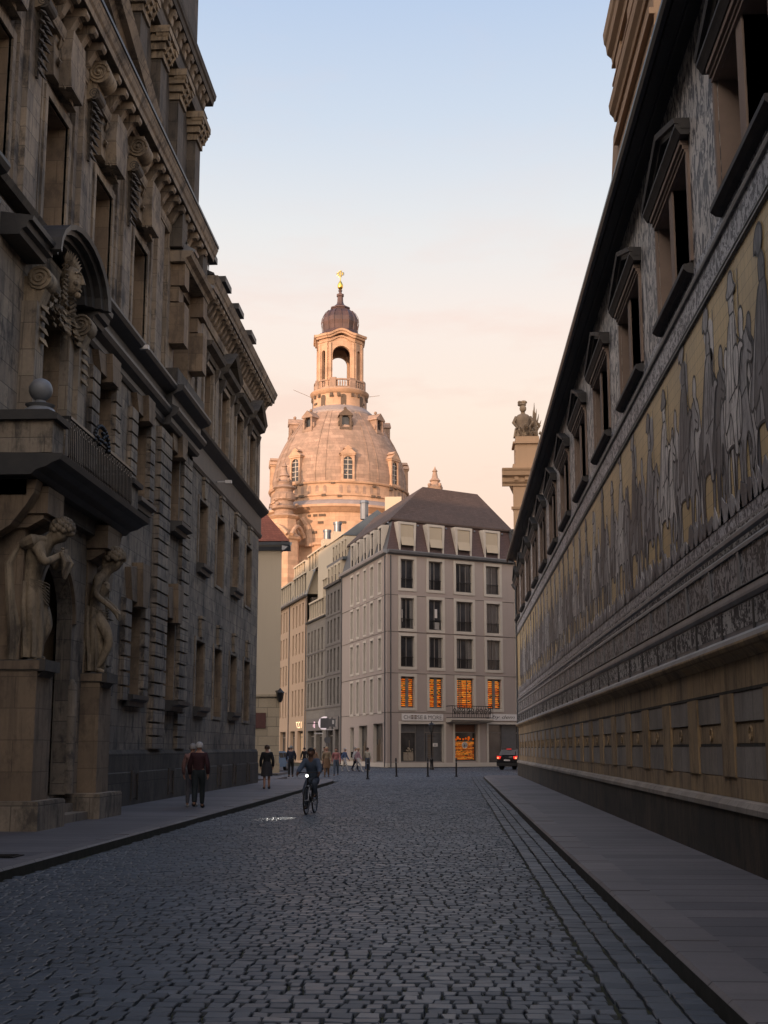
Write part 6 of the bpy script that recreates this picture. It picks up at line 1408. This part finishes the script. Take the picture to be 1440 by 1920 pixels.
    # jacket or shirt
    def sub(ids, eds, grow, name, mat, hem=None, up=1):
        mp = {i: n_ for n_, i in enumerate(ids)}; vv = [V[i].copy() for i in ids]; rr_ = []
        for i in ids:
            q_ = Rr[i]; rr_.append((q_[0]+grow*k, q_[1]+grow*k) if isinstance(q_, tuple) else q_+grow*k)
        return skin_obj(name, vv, [(mp[a_], mp[b_]) for a_, b_ in eds], rr_, mat, r)
    ids = [pel, wa, che, sh]; eds = [(pel, wa), (wa, che), (che, sh)]
    for a0, a1, a2 in ar: ids += [a0, a1, a2]; eds += [(sh, a0), (a0, a1), (a1, a2)]
    sub(ids, eds, .024, 'jacket', top)
    if bot is not None:
        ids = [pel, wa]; eds = [(pel, wa)]
        for t_ in tr:
            use = t_[:3] if shorts else t_
            ids += list(use); eds += [(pel, use[0])]+list(zip(use[:-1], use[1:]))
        sub(ids, eds, .016, 'shorts' if shorts else 'trousers', bot)
    if skirt is not None:
        q = MB(); p_ = V[pel]; q.lathe([(.15*k*b, p_.z+.16*k), (.20*k*b, p_.z-.05*k), (.22*k*b, p_.z-.42*k), (.20*k*b, p_.z-.425*k), (.0, p_.z-.2*k)], p_.x, p_.y, 20, sy=.8); q.build('skirt', skirt, r, smooth=True, local=True)
    for s_, f_ in enumerate(fe):
        sub(list(f_), [(f_[0], f_[1]), (f_[1], f_[2])], .021, 'shoe', shoes or M['shoe'])
    # hair cap following the skull, open at the face
    hc = V[m_]; q = MB(); n_, kk = 16, 10; R0 = .118*k; vs = []
    for i in range(kk+1):
        th = math.pi*.62*i/kk
        for jn in range(n_):
            a_ = 2*math.pi*jn/n_; lim = 1.0 if math.sin(a_) < .35 else .62
            th2 = th*lim; vs.append((hc.x+R0*math.sin(th2)*math.cos(a_)*.92, hc.y-.012*k+R0*1.05*math.sin(th2)*math.sin(a_), hc.z+.015*k+R0*math.cos(th2)*1.02))
    q.add(vs, [(i*n_+jn, i*n_+(jn+1) % n_, (i+1)*n_+(jn+1) % n_, (i+1)*n_+jn) for i in range(kk) for jn in range(n_)])
    if longhair: q.tube([(hc.x, hc.y-.09*k, hc.z), (hc.x, hc.y-.12*k, hc.z-.15*k), (hc.x, hc.y-.13*k, hc.z-.30*k)], [.075*k, .085*k, .05*k], 10)
    q.build('hair', hair or M['hairdk'], r, smooth=True, local=True)
    q = MB()
    for s_ in (-1, 1): q.ball((hc.x+s_*.034*k, hc.y+.082*k, hc.z-.01*k), .011*k, None, 8, 6)
    q.build('eyes', M['hairdk'], r, local=True)
    q = MB(); q.ball((hc.x, hc.y+.083*k, hc.z-.062*k), .02*k, None, 8, 5, sy=.4, sz=.3); q.build('mouth', M['lips'], r, local=True)
    if bag:
        q = MB(); c = V[che]; q.box(c.x-.15*k, c.x+.15*k, c.y-.29*k, c.y-.13*k, c.z-.30*k, c.z+.12*k); q.tube([(c.x-.1*k, c.y-.14*k, c.z+.1*k), (c.x-.11*k, c.y, c.z+.17*k), (c.x-.11*k, c.y+.12*k, c.z+.02*k)], .018*k, 6); q.tube([(c.x+.1*k, c.y-.14*k, c.z+.1*k), (c.x+.11*k, c.y, c.z+.17*k), (c.x+.11*k, c.y+.12*k, c.z+.02*k)], .018*k, 6)
        o = q.build('backpack', bag, r, local=True)
    return r, V, dict(nk=nk, head=m_, hands=[a[2] for a in ar])
M['hairdk'] = plain('dark_hair', (.012, .010, .009), .7); M['hairwh'] = plain('white_hair', (.45, .44, .43), .8); M['hairgr'] = plain('grey_hair', (.28, .27, .26), .8); M['hairbl'] = plain('fair_hair', (.38, .27, .15), .7); M['hairbr'] = plain('brown_hair', (.06, .035, .022), .7)
M['lips'] = plain('lips', (.22, .08, .07), .5); M['shoe'] = plain('dark_shoe', (.02, .02, .022), .5); M['shoew'] = plain('white_trainer', (.55, .55, .53), .6)
PI = math.pi
TOP = .125
C = lambda n, c: cloth(n, c)
G = 'people crossing the square by the corner shop'
maroon, pinkc, navy, black, denim, white, creamc, rose, blue, tan, khaki = (C('maroon_jacket', (.036, .009, .013)), C('dusty_pink_jacket', (.22, .12, .11)), C('navy_cloth', (.022, .028, .05)), C('black_cloth', (.011, .011, .013)), C('denim', (.055, .075, .11)), C('white_cloth', (.50, .50, .50)), C('cream_knit', (.42, .39, .31)), C('rose_coat', (.30, .12, .12)), C('blue_jacket', (.10, .15, .28)), C('tan_coat', (.26, .19, .12)), C('brown_dress', (.17, .10, .055)))
# couple on the left pavement, seen from behind
person((-6.86, 35.6, TOP), .10, 'white haired person in maroon jacket walking away on left pavement', 1.74, (maroon, C('dark_teal_trousers', (.014, .022, .026))), hair=M['hairwh'], build=1.16, step=.16)
person((-7.20, 36.4, TOP), .02, 'grey haired person in pink top, half hidden behind the maroon jacket', 1.70, (pinkc, C('grey_trousers', (.09, .09, .105))), hair=M['hairgr'], shoes=M['shoew'], step=.1)
person((-7.38, 52.4, TOP), .15, 'person in black jacket and short dark skirt walking past the palace corner', 1.70, (black, None), hair=M['hairbr'], skirt=C('charcoal_skirt', (.03, .03, .036)), step=.1, build=1.08)
person((-9.15, 74.6, .125), .1, 'person in navy jacket and black trousers beside the blue car', 1.72, (navy, black), hair=M['hairgr'], build=1.08, arms=[((-.26, .0, -.26), (-.24, .12, -.48)), ((.26, .0, -.26), (.24, .12, -.48))])
person((-7.6, 79.6, .01), PI, 'person in open dark coat over a long brown dress facing the viewer', 1.78, (tan, khaki), hair=M['hairbl'], skirt=khaki, longhair=True, step=.14, group=None)
person((-7.35, 83.2, .01), PI, 'person in rose coat and blue jeans walking towards the viewer', 1.70, (rose, denim), hair=M['hairbr'], longhair=True, step=.2, build=1.1)
person((-8.05, 98.3, .01), -PI/2-.3, 'person in blue jacket and white trousers striding right near shop', 1.70, (blue, white), hair=M['hairwh'], shoes=M['shoew'], step=.30, bag=C('dark_backpack', (.02, .02, .03)))
person((-7.3, 98.4, .01), -PI/2, 'person in white shirt with dark bag striding past the side shop windows', 1.76, (white, navy), hair=M['hairgr'], step=.25, bag=C('black_bag', (.012, .012, .014)))
person((-7.0, 97.4, .01), -PI/2-.1, 'person in pale pink sweater and white trousers mid-stride', 1.72, (C('pale_pink_sweater', (.42, .27, .30)), white), hair=M['hairbl'], shoes=M['shoew'], step=.32)
person((-6.35, 98.2, .01), -.1, 'person in cream jumper and dark jeans by the shop corner', 1.74, (creamc, denim), hair=M['hairbr'], shoes=M['shoew'], step=.22, build=1.1)
GD = 'dark figures outside the grey shops'
person((-12.6, 112.0, .01), .3, 'person all in black standing alone outside the pale grey shop', 1.75, (black, black), hair=M['hairdk'])
person((-9.5, 90.5, .01), PI, 'person with fair hair and dark coat behind the cyclist', 1.72, (C('beige_scarf_coat', (.24, .15, .10)), black), hair=M['hairbl'], longhair=True)
person((-9.4, 97, .01), 2.4, 'person in dark hooded coat beside the sign post', 1.78, (black, navy), hair=M['hairdk'])
person((-12.9, 104, .01), 1.2, 'person in black coat beyond the blue car', 1.74, (black, black), hair=M['hairbr'])
# ---------------------------------------------------------------- cyclist and bicycle
BX, BY = -3.78, 35.2
bk = empty('bicycle', (BX, BY, 0.012), 'dark city bicycle with lit front lamp ridden along the cobbles', 'bicycle'); bk.rotation_euler = (0, 0, PI-.10)
def L3(*a): return Vector(a)
# local: +Y forward; wheels r .34
WR = .345
def wheel(y, name):
    q = MB(); q.tube([(0, y+WR*math.cos(i*math.pi/16), WR+WR*math.sin(i*math.pi/16)) for i in range(32)], .020, 8, closed=True); w_ = q.build('wheel', M['tyre'], bk, smooth=True, local=True)
    q = MB(); q.tube([(0, y+(WR-.03)*math.cos(i*math.pi/16), WR+(WR-.03)*math.sin(i*math.pi/16)) for i in range(32)], .010, 6, closed=True); q.tube([(-.04, y, WR), (.04, y, WR)], .022, 8)
    for i in range(18): a = i*math.pi/9; q.tube([(.02 if i % 2 else -.02, y, WR), (0, y+(WR-.03)*math.cos(a), WR+(WR-.03)*math.sin(a))], .0022, 4)
    q.build('rim', M['zinc'], w_, local=True)
    q = MB(); R2 = WR+.028; q.tube([(0, y+R2*math.cos(a), WR+R2*math.sin(a)) for a in [(.1+i*.19) if name == 'r' else (.35+i*.13) for i in range(13)]], .012, 6); q.build('mudguard', M['iron'], bk, local=True)
M['tyre'] = plain('black_rubber', (.012, .012, .012), .7)
wheel(.55, 'f'); wheel(-.52, 'r')
q = MB(); ST, BB, HD, SD = L3(0, -.22, .74), L3(0, -.06, .29), L3(0, .40, .84), L3(0, -.25, .82)
for a, b, r_ in ((BB, ST, .017), (BB, HD-L3(0, -.02, .12), .020), (ST-L3(0, -.02, .08), HD, .018), (HD-L3(0, .0, .16), HD+L3(0, -.02, .12), .022)): q.tube([a, b], r_, 8)
for s_ in (-.05, .05): q.tube([BB, L3(s_, -.52, WR)], .010, 6); q.tube([ST-L3(0, 0, .05), L3(s_, -.52, WR)], .009, 6)
q.tube([ST, SD], .014, 6); q.build('frame', M['iron'], bk, smooth=True, local=True)
q = MB()
for s_ in (-.05, .05): q.tube([HD-L3(-s_*.9, 0, .16), L3(s_, .46, .55), L3(s_, .55, WR)], .012, 6)
q.tube([L3(-.05, .41, .71), L3(.05, .41, .71)], .018, 6); q.build('fork', M['zinc'], bk, smooth=True, local=True)
q = MB(); q.tube([L3(0, .38, .94), L3(0, .37, 1.04), L3(0, .42, 1.07)], .014, 6); q.tube([L3(-.31, .27, 1.05), L3(-.2, .38, 1.06), L3(0, .42, 1.07), L3(.2, .38, 1.06), L3(.31, .27, 1.05)], .012, 8); q.build('handlebar', M['iron'], bk, smooth=True, local=True)
q = MB(); q.tube([L3(-.31, .26, 1.05), L3(-.27, .32, 1.052)], .018, 8); q.tube([L3(.31, .26, 1.05), L3(.27, .32, 1.052)], .018, 8); q.build('grip', M['tyre'], bk, local=True)
q = MB(); q.ball((0, -.26, .845), .12, None, 12, 8, sx=.75, sy=1.15, sz=.3); q.build('saddle', M['tyre'], bk, smooth=True, local=True)
q = MB(); q.tube([L3(-.06, -.06, .29), L3(.06, -.06, .29)], .02, 8); q.tube([L3(.07, -.06, .29), L3(.08, -.10, .13)], .01, 6); q.tube([L3(-.07, -.06, .29), L3(-.08, -.02, .45)], .01, 6); q.tube([L3(.045, -.06+.09*0, .29), L3(.05, -.06, .29)], .095, 20); q.build('crank', M['zinc'], bk, local=True)
q = MB(); q.box(.08, .18, -.15, -.05, .115, .14); q.build('pedal', M['tyre'], bk, local=True); q = MB(); q.box(-.18, -.08, -.07, .03, .44, .465); q.build('pedal', M['tyre'], bk, local=True)
q = MB(); q.tube([L3(0, .40, .98), L3(0, .50, .98)], .035, 10); hl = q.build('head_lamp', M['iron'], bk, local=True)
q = MB(); q.tube([L3(0, .50, .98), L3(0, .51, .98)], .036, 12); q.build('lamp_lens', emit('lit_bicycle_lamp', (1, .98, .9), 5), hl, local=True)
sp = bpy.data.lights.new('bicycle_lamp_beam', 'SPOT'); sp.energy = 170; sp.spot_size = math.radians(24); sp.spot_blend = 1.0; sp.color = (1, .95, .85); sp.shadow_soft_size = .03
so = bpy.data.objects.new('bicycle_lamp_beam', sp); sc.collection.objects.link(so); so.parent = bk; so.location = (0, .56, .98); so.rotation_euler = (math.radians(63), 0, math.radians(-8))
hd = PI-.10
cyc, Vc, inf = person((BX-.25*-math.sin(hd)*1, BY-.25*math.cos(hd), 0.012), hd, 'cyclist in blue-grey jacket and jeans riding towards the viewer', 1.72, (C('blue_grey_jacket', (.07, .10, .15)), denim), hair=M['hairdk'], skin='skind', build=1.1,
    legs=[((-.10, .02, .84), (-.14, .44, .80), (-.12, .26, .52)), ((.10, .02, .84), (.14, .38, .58), (.12, .17, .20))],
    arms=[((-.27, .16, -.22), (-.29, .36, -.34)), ((.27, .16, -.22), (.29, .36, -.34))], hipsz=.90, lean=.40)
# ---------------------------------------------------------------- atlas figures on the portal
def atlas(u, label, male=True):
    S = 1.58; ox, oy, oz = LX+.68, u, 3.42
    def W(x, y, z): return (ox+y*S, oy+x*S, oz+z*S)
    V, E, Rr = [], [], []
    def v(x, y, z, rad): V.append(Vector(W(x, y, z))); Rr.append((rad[0]*S, rad[1]*S) if isinstance(rad, tuple) else rad*S); return len(V)-1
    def ch(*ids):
        for a, b in zip(ids[:-1], ids[1:]): E.append((a, b))
    if male:
        pel = v(0, .0, .95, (.17, .14)); wa = v(0, .02, 1.14, (.155, .13)); c1 = v(0, .06, 1.34, (.20, .16)); shh = v(0, .12, 1.50, (.16, .12)); nk = v(0, .22, 1.60, .075); hb = v(0, .32, 1.66, .11); ht = v(0, .42, 1.72, .125); cn = v(0, .45, 1.60, .07)
        ch(pel, wa, c1, shh, nk, hb, ht); ch(hb, cn); ns = v(0, .555, 1.64, .02); ch(ht, ns)
        for s_ in (-1, 1):
            a0 = v(s_*.21, .14, 1.47, .085); a1 = v(s_*.30, .26, 1.24, .066); a2 = v(s_*.10, .36, 1.34, .048); a3 = v(-s_*.04, .42, 1.42, .050); ch(shh, a0, a1, a2, a3)
            for f in range(4): f1 = v(-s_*.08, .44, 1.46-.035*f, .016); f2 = v(-s_*.13, .42, 1.45-.035*f, .014); ch(a3, f1, f2)
            ea = v(s_*.115, .36, 1.68, .022); ch(hb, ea)
        for s_, ky in ((-1, .10), (1, .22)):
            l0 = v(s_*.10, .02, .86, .11); l1 = v(s_*.11, ky*.7, .66, .10); l2 = v(s_*.10, ky, .46, .072); l3 = v(s_*.10, ky*.6-.0, .28, .068); l4 = v(s_*.10, ky*.3, .08, .045); l5 = v(s_*.11, ky*.3+.14, .03, .045); ch(pel, l0, l1, l2, l3, l4, l5)
    else:
        pel = v(0, .06, .95, (.17, .15)); wa = v(0, .04, 1.15, (.125, .11)); c1 = v(0, .10, 1.33, (.165, .14)); shh = v(0, .12, 1.47, (.13, .10)); nk = v(0, .20, 1.58, .058); hb = v(0, .30, 1.68, .105); ht = v(0, .34, 1.78, .11); cn = v(0, .40, 1.62, .055)
        ch(pel, wa, c1, shh, nk, hb, ht); ch(hb, cn); ns = v(0, .45, 1.70, .02); ch(hb, ns)
        for s_ in (-1, 1):
            br = v(s_*.08, .22, 1.34, .065); ch(c1, br)
            a0 = v(s_*.17, .12, 1.44, .068); a1 = v(s_*.24, .10, 1.18, .052); a2 = v(s_*.16, .30, 1.02, .040); a3 = v(s_*.08, .36, .95, .042); ch(shh, a0, a1, a2, a3)
            for f in range(4): f1 = v(s_*.06, .40, .93-.03*f, .014); f2 = v(s_*.0, .42, .90-.03*f, .012); ch(a3, f1, f2)
        for s_, ky in ((-1, .22), (1, .10)):
            l0 = v(s_*.10, .08, .86, .115); l1 = v(s_*.11, ky+.02, .66, .10); l2 = v(s_*.09, ky+.08, .46, .07); l3 = v(s_*.09, ky, .28, .062); l4 = v(s_*.09, ky*.5, .08, .042); l5 = v(s_*.09, ky*.5+.13, .03, .04); ch(pel, l0, l1, l2, l3, l4, l5)
    # mesh is built in world space, then handed to the palace
    o = skin_obj('atlas_figure', V, E, Rr, M['carve'], None); off = wloc(pal)
    for q_ in o.data.vertices: q_.co = q_.co-off
    o.parent = pal; o['label'] = label
    # hair curls
    q = MB(); hc = V[ht]; R0 = .135*S
    for i in range(46):
        th = math.acos(1-1.25*(i+.5)/46); ph = i*2.4; p = hc+Vector((-.03*S, 0, 0))+Vector((R0*(math.sin(th)*math.cos(ph))*1.0, R0*math.sin(th)*math.sin(ph)*.9, R0*math.cos(th)))
        q.ball(p, .045*S if male else .052*S, None, 7, 5)
    if not male:
        for i in range(5): q.ball(hc+Vector((-.16*S, 0, -.04*S*i)), .07*S, None, 8, 6)
    q.build('carved_hair', M['carve'], o, smooth=True)
    # drapery: hip wrap with radial folds, and long hanging cloth behind
    q = MB(); n_ = 40; vs = []; lv = [(.98, .20, .05), (.90, .215, .06), (.78, .23, .07), (.62, .235, .08), (.46, .225, .09), (.30, .21, .10), (.16, .20, .10), (.05, .19, .10)]
    top_ = 0 if male else 0
    for j, (z, r, cy) in enumerate(lv):
        for i in range(n_):
            a = 2*math.pi*i/n_; fold = (.012+.018*j/7)*math.sin(9*a+.5*math.sin(z*8)+j*.25)+.008*math.sin(17*a-j*.4)
            open_ = -.10*max(0, math.cos(a-math.pi/2+(.3 if male else -.4)))**3*(j/7) ; rr_ = r+fold+open_
            zz = z + (.05*math.sin(a*2+1) if j == 0 else 0)
            vs.append(W(rr_*math.cos(a), cy-.03+rr_*.85*math.sin(a), zz))
    q.add(vs, [(j*n_+i, j*n_+(i+1) % n_, (j+1)*n_+(i+1) % n_, (j+1)*n_+i) for j in range(len(lv)-1) for i in range(n_)])
    for i in range(7):   # rope folds sweeping round the hip
        q.tube([W(-.22+.44*t/8, .05+.20*math.sin(math.pi*t/8), .99-.035*i*math.sin(math.pi*t/8)-.01*i+(-.12 if male else .10)*(t/8-.5)) for t in range(9)], .009*S, 6)
    for i in range(9):
        x = -.24+.06*i; q.tube([W(x*.8, -.10, 1.52 if male else 1.44), W(x, -.22-.02*math.sin(i*1.7), 1.25), W(x*1.1, -.20+.03*math.cos(i), .8), W(x*1.15, -.12+.04*math.sin(i*2.1), .4), W(x*1.1, -.12, .02)], [.035*S, .055*S, .06*S, .06*S, .05*S], 7)
    if male:
        q.tube([W(.2, -.05, 1.5), W(.26, .10, 1.54), W(.12, .22, 1.58)], [.08*S, .09*S, .04*S], 8); q.tube([W(-.2, -.05, 1.5), W(-.26, .08, 1.54), W(-.12, .2, 1.58)], [.08*S, .09*S, .04*S], 8)
        for i in range(0): q.tube([W(-.22, .02, .55-.05*i), W(-.27, .08, .46-.055*i), W(-.20, .17, .50-.05*i)], .014*S, 6)
        [q.tube([W(-.10+.05*i, .42, 1.40), W(-.11+.055*i, .47+.02*math.sin(i*2), 1.28), W(-.07+.035*i, .44, 1.10-.03*(i % 2))], [.035*S, .042*S, .012*S], 7) for i in range(5)]
    q.build('carved_drapery', M['carve'], o, smooth=True)
    q = MB()
    for i in range(7): q.ball(W(-.2+.07*i, .10+.1*math.sin(i*1.3), -.06), .12*S*.8, None, 8, 5)
    F.box(q, u-.5, u+.5, 3.22, 3.44, .0, 1.22); F.prof(q, [(0, 3.22), (1.15, 3.22), (1.0, 3.05), (.9, 2.9), (0, 2.85)], u-.4, u+.4)
    q.build('figure_console', M['carved'], o, smooth=False)
    return o
atlas(26.2, 'bearded male figure bowing over folded arms', True)
atlas(30.9, 'female figure with draped hips and hands lowered', False)
# ---------------------------------------------------------------- bollards, lamps, signs
def bollard(x, y, label, tilt=0, lightc=False):
    r = empty('bollard', (x, y, 0.01), label, 'bollard', 'slim bollards across the end of the street'); r.rotation_euler = (0, tilt, 0)
    q = MB(); q.lathe([(.10, 0), (.10, .05), (.055, .09), (.05, .95), (.062, .96), (.062, 1.0), (.05, 1.02), (.045, 1.10), (.0, 1.13)], 0, 0, 12); q.build('post', M['iron'], r, smooth=True, local=True)
    q = MB(); q.tube([(0, 0, 0), (0, 0, .014)], .17, 16); q.build('foot_plate', M['zinc'], r, local=True)
    q = MB(); q.lathe([(.054, .84), (.056, .845), (.056, .885), (.054, .89)], 0, 0, 12); q.build('collar', M['zinc'], r, smooth=True, local=True)
bollard(-4.75, 73.6, 'leftmost slim black bollard, in front of the person in cream jumper')
bollard(-3.43, 80.2, 'slightly tilted bollard below the left edge of the shop window', -.035)
bollard(-1.55, 80.4, 'slim bollard directly in front of the black street lamp')
bollard(.16, 80.6, 'rightmost slim bollard, below the amber lit cheese window', .01)
def lamp(x, y, h, label, nm='street_lamp'):
    r = empty(nm, (x, y, .01), label, 'street lamp')
    q = MB(); q.lathe([(.20, 0), (.20, .12), (.15, .18), (.13, .75), (.16, .8), (.10, .9), (.075, 1.1), (.06, h-.95), (.09, h-.9), (.05, h-.82)], 0, 0, 14); q.build('post', M['iron'], r, smooth=True, local=True)
    q = MB(); q.lathe([(.05, h-.84), (.13, h-.78), (.13, h-.74)], 0, 0, 6); q.lathe([(.25, h-.22), (.28, h-.2), (.16, h-.08), (.05, h-.02), (.02, h+.1)], 0, 0, 6)
    for i in range(6): a = i*PI/3; q.tube([(.13*math.cos(a), .13*math.sin(a), h-.75), (.24*math.cos(a), .24*math.sin(a), h-.22)], .012, 5)
    ln = q.build('lantern', M['iron'], r, local=True); q = MB(); q.lathe([(.12, h-.74), (.225, h-.23)], 0, 0, 6); q.build('lantern_glass', M['shopglass'], ln, local=True)
    q = MB(); q.tube([(-.3, 0, h-1.1), (.3, 0, h-1.1)], .018, 6); q.build('cross_arm', M['iron'], r, local=True)
    return r
lamp(-1.75, 107, 3.75, 'slim black street lamp standing in front of the cheese shop door')
r = empty('wall_lantern', (-12.15, 86.9, 5.3), 'black wrought iron lantern bracket on the corner of the cream building', 'lantern')
q = MB(); q.tube([(0, 0, 0), (.35, -.3, .1), (.75, -.6, .15)], .03, 6); q.tube([(0, 0, -.7), (.4, -.35, -.45), (.75, -.6, .1)], .02, 6); q.build('bracket', M['iron'], r, local=True)
q = MB(); q.lathe([(.08, -.62), (.16, -.5), (.26, -.02), (.30, .0), (.10, .2), (.02, .32)], .8, -.62, 6); q.build('lantern', M['iron'], r, local=True)
def post(x, y, label, h, nm='sign_post'):
    r = empty(nm, (x, y, .01), label, 'sign post'); q = MB(); q.tube([(0, 0, 0), (0, 0, h)], .035, 8); q.build('post', M['zinc'], r, local=True); return r
M['signback'] = plain('grey_sign_back', (.12, .12, .125), .5, var=.15)
r = post(-9.55, 100.5, 'grey sign post carrying several traffic signs among the walkers', 4.1)
q = MB(); q.box(-.55, .1, -.06, -.03, 3.2, 3.95); q.build('sign_plate', M['signback'], r, local=True); q = MB(); q.box(.12, .62, -.06, -.03, 3.3, 3.9); q.build('sign_plate', M['signback'], r, local=True)
q = MB(); q.box(-1.0, -.35, -.07, -.05, 2.75, 2.85); q.box(-.5, .5, -.07, -.05, 3.05, 3.1); q.box(.35, .5, -.075, -.065, 3.5, 3.8); q.build('sign_edge', M['signw'], r, local=True)
q = MB(); q.tube([(0, -.07, 2.3), (0, -.05, 2.3)], .26, 18); q.build('round_plate', M['signback'], r, local=True)
r = post(-11.6, 83.3, 'thin light grey post on the pavement by the cream building', 1.55)
q = MB(); q.tube([(0, 0, 1.5), (0, 0, 1.62)], .07, 10); q.build('cap', M['signw'], r, local=True)
r = empty('round_shop_sign', (-13.55, 139.5, 4.3), 'round white projecting shop sign on the edge of the beige house', 'sign')
q = MB(); q.tube([(0, 0, 0), (0, .10, 0)], .72, 28); q.build('disc', emit('white_lit_disc', (.80, .72, .78), .3), r, local=True)
q = MB(); q.tube([(.38*math.cos(t*PI/12), -.03, .38*math.sin(t*PI/12)) for t in range(24)], .05, 6, closed=True); q.tube([(0, -.03, -.2), (0, -.03, .25)], .05, 6); q.build('emblem', plain('mauve_emblem', (.35, .25, .35), .5), r, local=True)
q = MB(); q.tube([(-.6, .05, 0), (-1.9, .3, 0)], .04, 6); q.build('bracket', M['iron'], r, local=True)
# ---------------------------------------------------------------- cars
M['tail'] = emit('red_tail_light', (1.0, .03, .02), .8, (.3, .01, .01)); M['brake'] = emit('bright_tail_light', (1.0, .25, .10), 2.4, (.4, .02, .02))
M['carblack'] = plain('black_car_paint', (.012, .013, .015), .18, var=.1); M['carblue'] = plain('pale_blue_car_paint', (.16, .26, .38), .22, var=.08)
def car(loc, rz, label, paint, suv=True, lights=True):
    r = empty('parked_car' if not lights else 'car', loc, label, 'car'); r.rotation_euler = (0, 0, rz)   # local +Y = front
    L_, Wd = 4.5, .92; H_ = 1.68 if suv else 1.48; bz = .30; belt = 1.02 if suv else .9
    prof = [(-2.22, .42), (-2.25, .75), (-2.18, belt), (-1.98, belt+.08), (.95, belt+.0), (1.9, belt-.12), (2.2, .72), (2.24, .42), (2.1, bz), (-2.1, bz)]
    q = MB(); n_ = len(prof); rows = []
    for x, s_ in ((-Wd, .0), (-Wd+.08, .07), (Wd-.08, .07), (Wd, 0)):
        rows.append([(x, y*(1 if s_ else .975), z+(s_*.5 if z > .6 else -s_*.2)) for y, z in prof])
    vs = [p for r_ in rows for p in r_]
    q.add(vs, [(a*n_+i, a*n_+(i+1) % n_, (a+1)*n_+(i+1) % n_, (a+1)*n_+i) for a in range(3) for i in range(n_)]+[tuple(range(n_))[::-1], tuple(range(3*n_, 4*n_))]); b_ = q.build('body', paint, r, smooth=True, local=True)
    q = MB(); cab = [(-2.0, belt+.05), (-1.72, H_-.10), (-1.45, H_), (.0, H_), (.35, H_-.06), (1.0, belt+.02)]
    for (x0, x1, t) in ((-Wd+.10, Wd-.10, 0),):
        vs = [(x0, y, z) for y, z in cab]+[(x1, y, z) for y, z in cab]
        vs = [(p[0]*(1-.17*(p[2]-belt)/(H_-belt)), p[1], p[2]) for p in vs]; m_ = len(cab)
        q.add(vs, [(i, i+1, m_+i+1, m_+i) for i in range(m_-1)]+[tuple(range(m_))[::-1], tuple(range(m_, 2*m_))])
    q.build('cabin', paint, r, smooth=True, local=True)
    q = MB()
    q.quad((-.62, -2.0, belt+.14), (.62, -2.0, belt+.14), (.56, -1.78, H_-.16), (-.56, -1.78, H_-.16)); q.quad((-.66, .93, belt+.08), (.66, .93, belt+.08), (.58, .42, H_-.12), (-.58, .42, H_-.12))
    q.v = [(p[0], p[1]+(-.05 if p[1] < 0 else .05), p[2]) for p in q.v]; q.build('windscreen', M['glassb'], r, local=True)
    for s_ in (-1, 1):
        xx = lambda z: s_*(Wd-.10)*(1-.17*(z-belt)/(H_-belt))+s_*.012
        for y0, y1, a_, c_ in ((-1.75, -1.0, .14, .0), (-.92, -.1, 0, 0), (-.02, .80, 0, .42)):
            q = MB(); zl, zh = belt+.08, H_-.13; q.quad((xx(zl), y0, zl), (xx(zl), y1, zl), (xx(zh), y1-c_, zh), (xx(zh), y0+a_, zh)); q.build('side_window', M['glassb'], r, local=True)
        q = MB(); q.ball((s_*(Wd+.08), .62, belt+.1), .10, None, 10, 6, sx=1, sy=.6, sz=.75); q.build('wing_mirror', paint, r, smooth=True, local=True)
        for y in (-1.38, 1.38):
            q = MB(); q.tube([(s_*(Wd-.22), y, .345), (s_*(Wd-.01), y, .345)], .345, 24); w_ = q.build('wheel', M['tyre'], r, local=True)
            q = MB(); q.tube([(s_*(Wd-.02), y, .345), (s_*(Wd+.005), y, .345)], .22, 18); q.build('rim', M['zinc'], w_, local=True)
        q = MB(); q.hexa([(s_*.58, -2.27, .86), (s_*.88, -2.20, .86), (s_*.88, -2.10, .86), (s_*.58, -2.15, .86), (s_*.52, -2.25, 1.06), (s_*.90, -2.16, 1.10), (s_*.88, -2.05, 1.08), (s_*.52, -2.1, 1.04)]); q.build('tail_light', M['tail'] if lights else plain('unlit_tail_light', (.2, .01, .01), .3), r, local=True)
        if lights: q = MB(); q.ball((s_*.76, -2.27, .94), .07, None, 8, 6); q.build('brake_light', M['brake'], r, local=True)
        q = MB(); q.hexa([(s_*.5, 2.2, .66), (s_*.86, 2.12, .66), (s_*.86, 1.95, .66), (s_*.5, 2.0, .66), (s_*.5, 2.12, .84), (s_*.86, 2.0, .88), (s_*.86, 1.9, .86), (s_*.5, 1.95, .82)]); q.build('headlight', M['signw'], r, local=True)
    q = MB(); q.box(-.26, .26, -2.285, -2.25, .70, .81); q.build('number_plate', M['signw'], r, local=True)
    if lights: q = MB(); q.box(-.2, .2, -1.84, -1.78, H_-.07, H_-.03); q.build('high_brake_light', M['tail'], r, local=True)
    q = MB(); q.box(-.88, .88, -2.29, -2.18, .32, .56); q.build('bumper', M['tyre'], r, local=True)
    return r
car((5.15, 107.6, .01), -.42, 'black car with red tail lights lit turning right beyond the mural wall', M['carblack'])
car((-14.1, 101.5, .01), 2.9, 'pale blue car half hidden behind the cream building corner', M['carblue'], suv=False, lights=False)
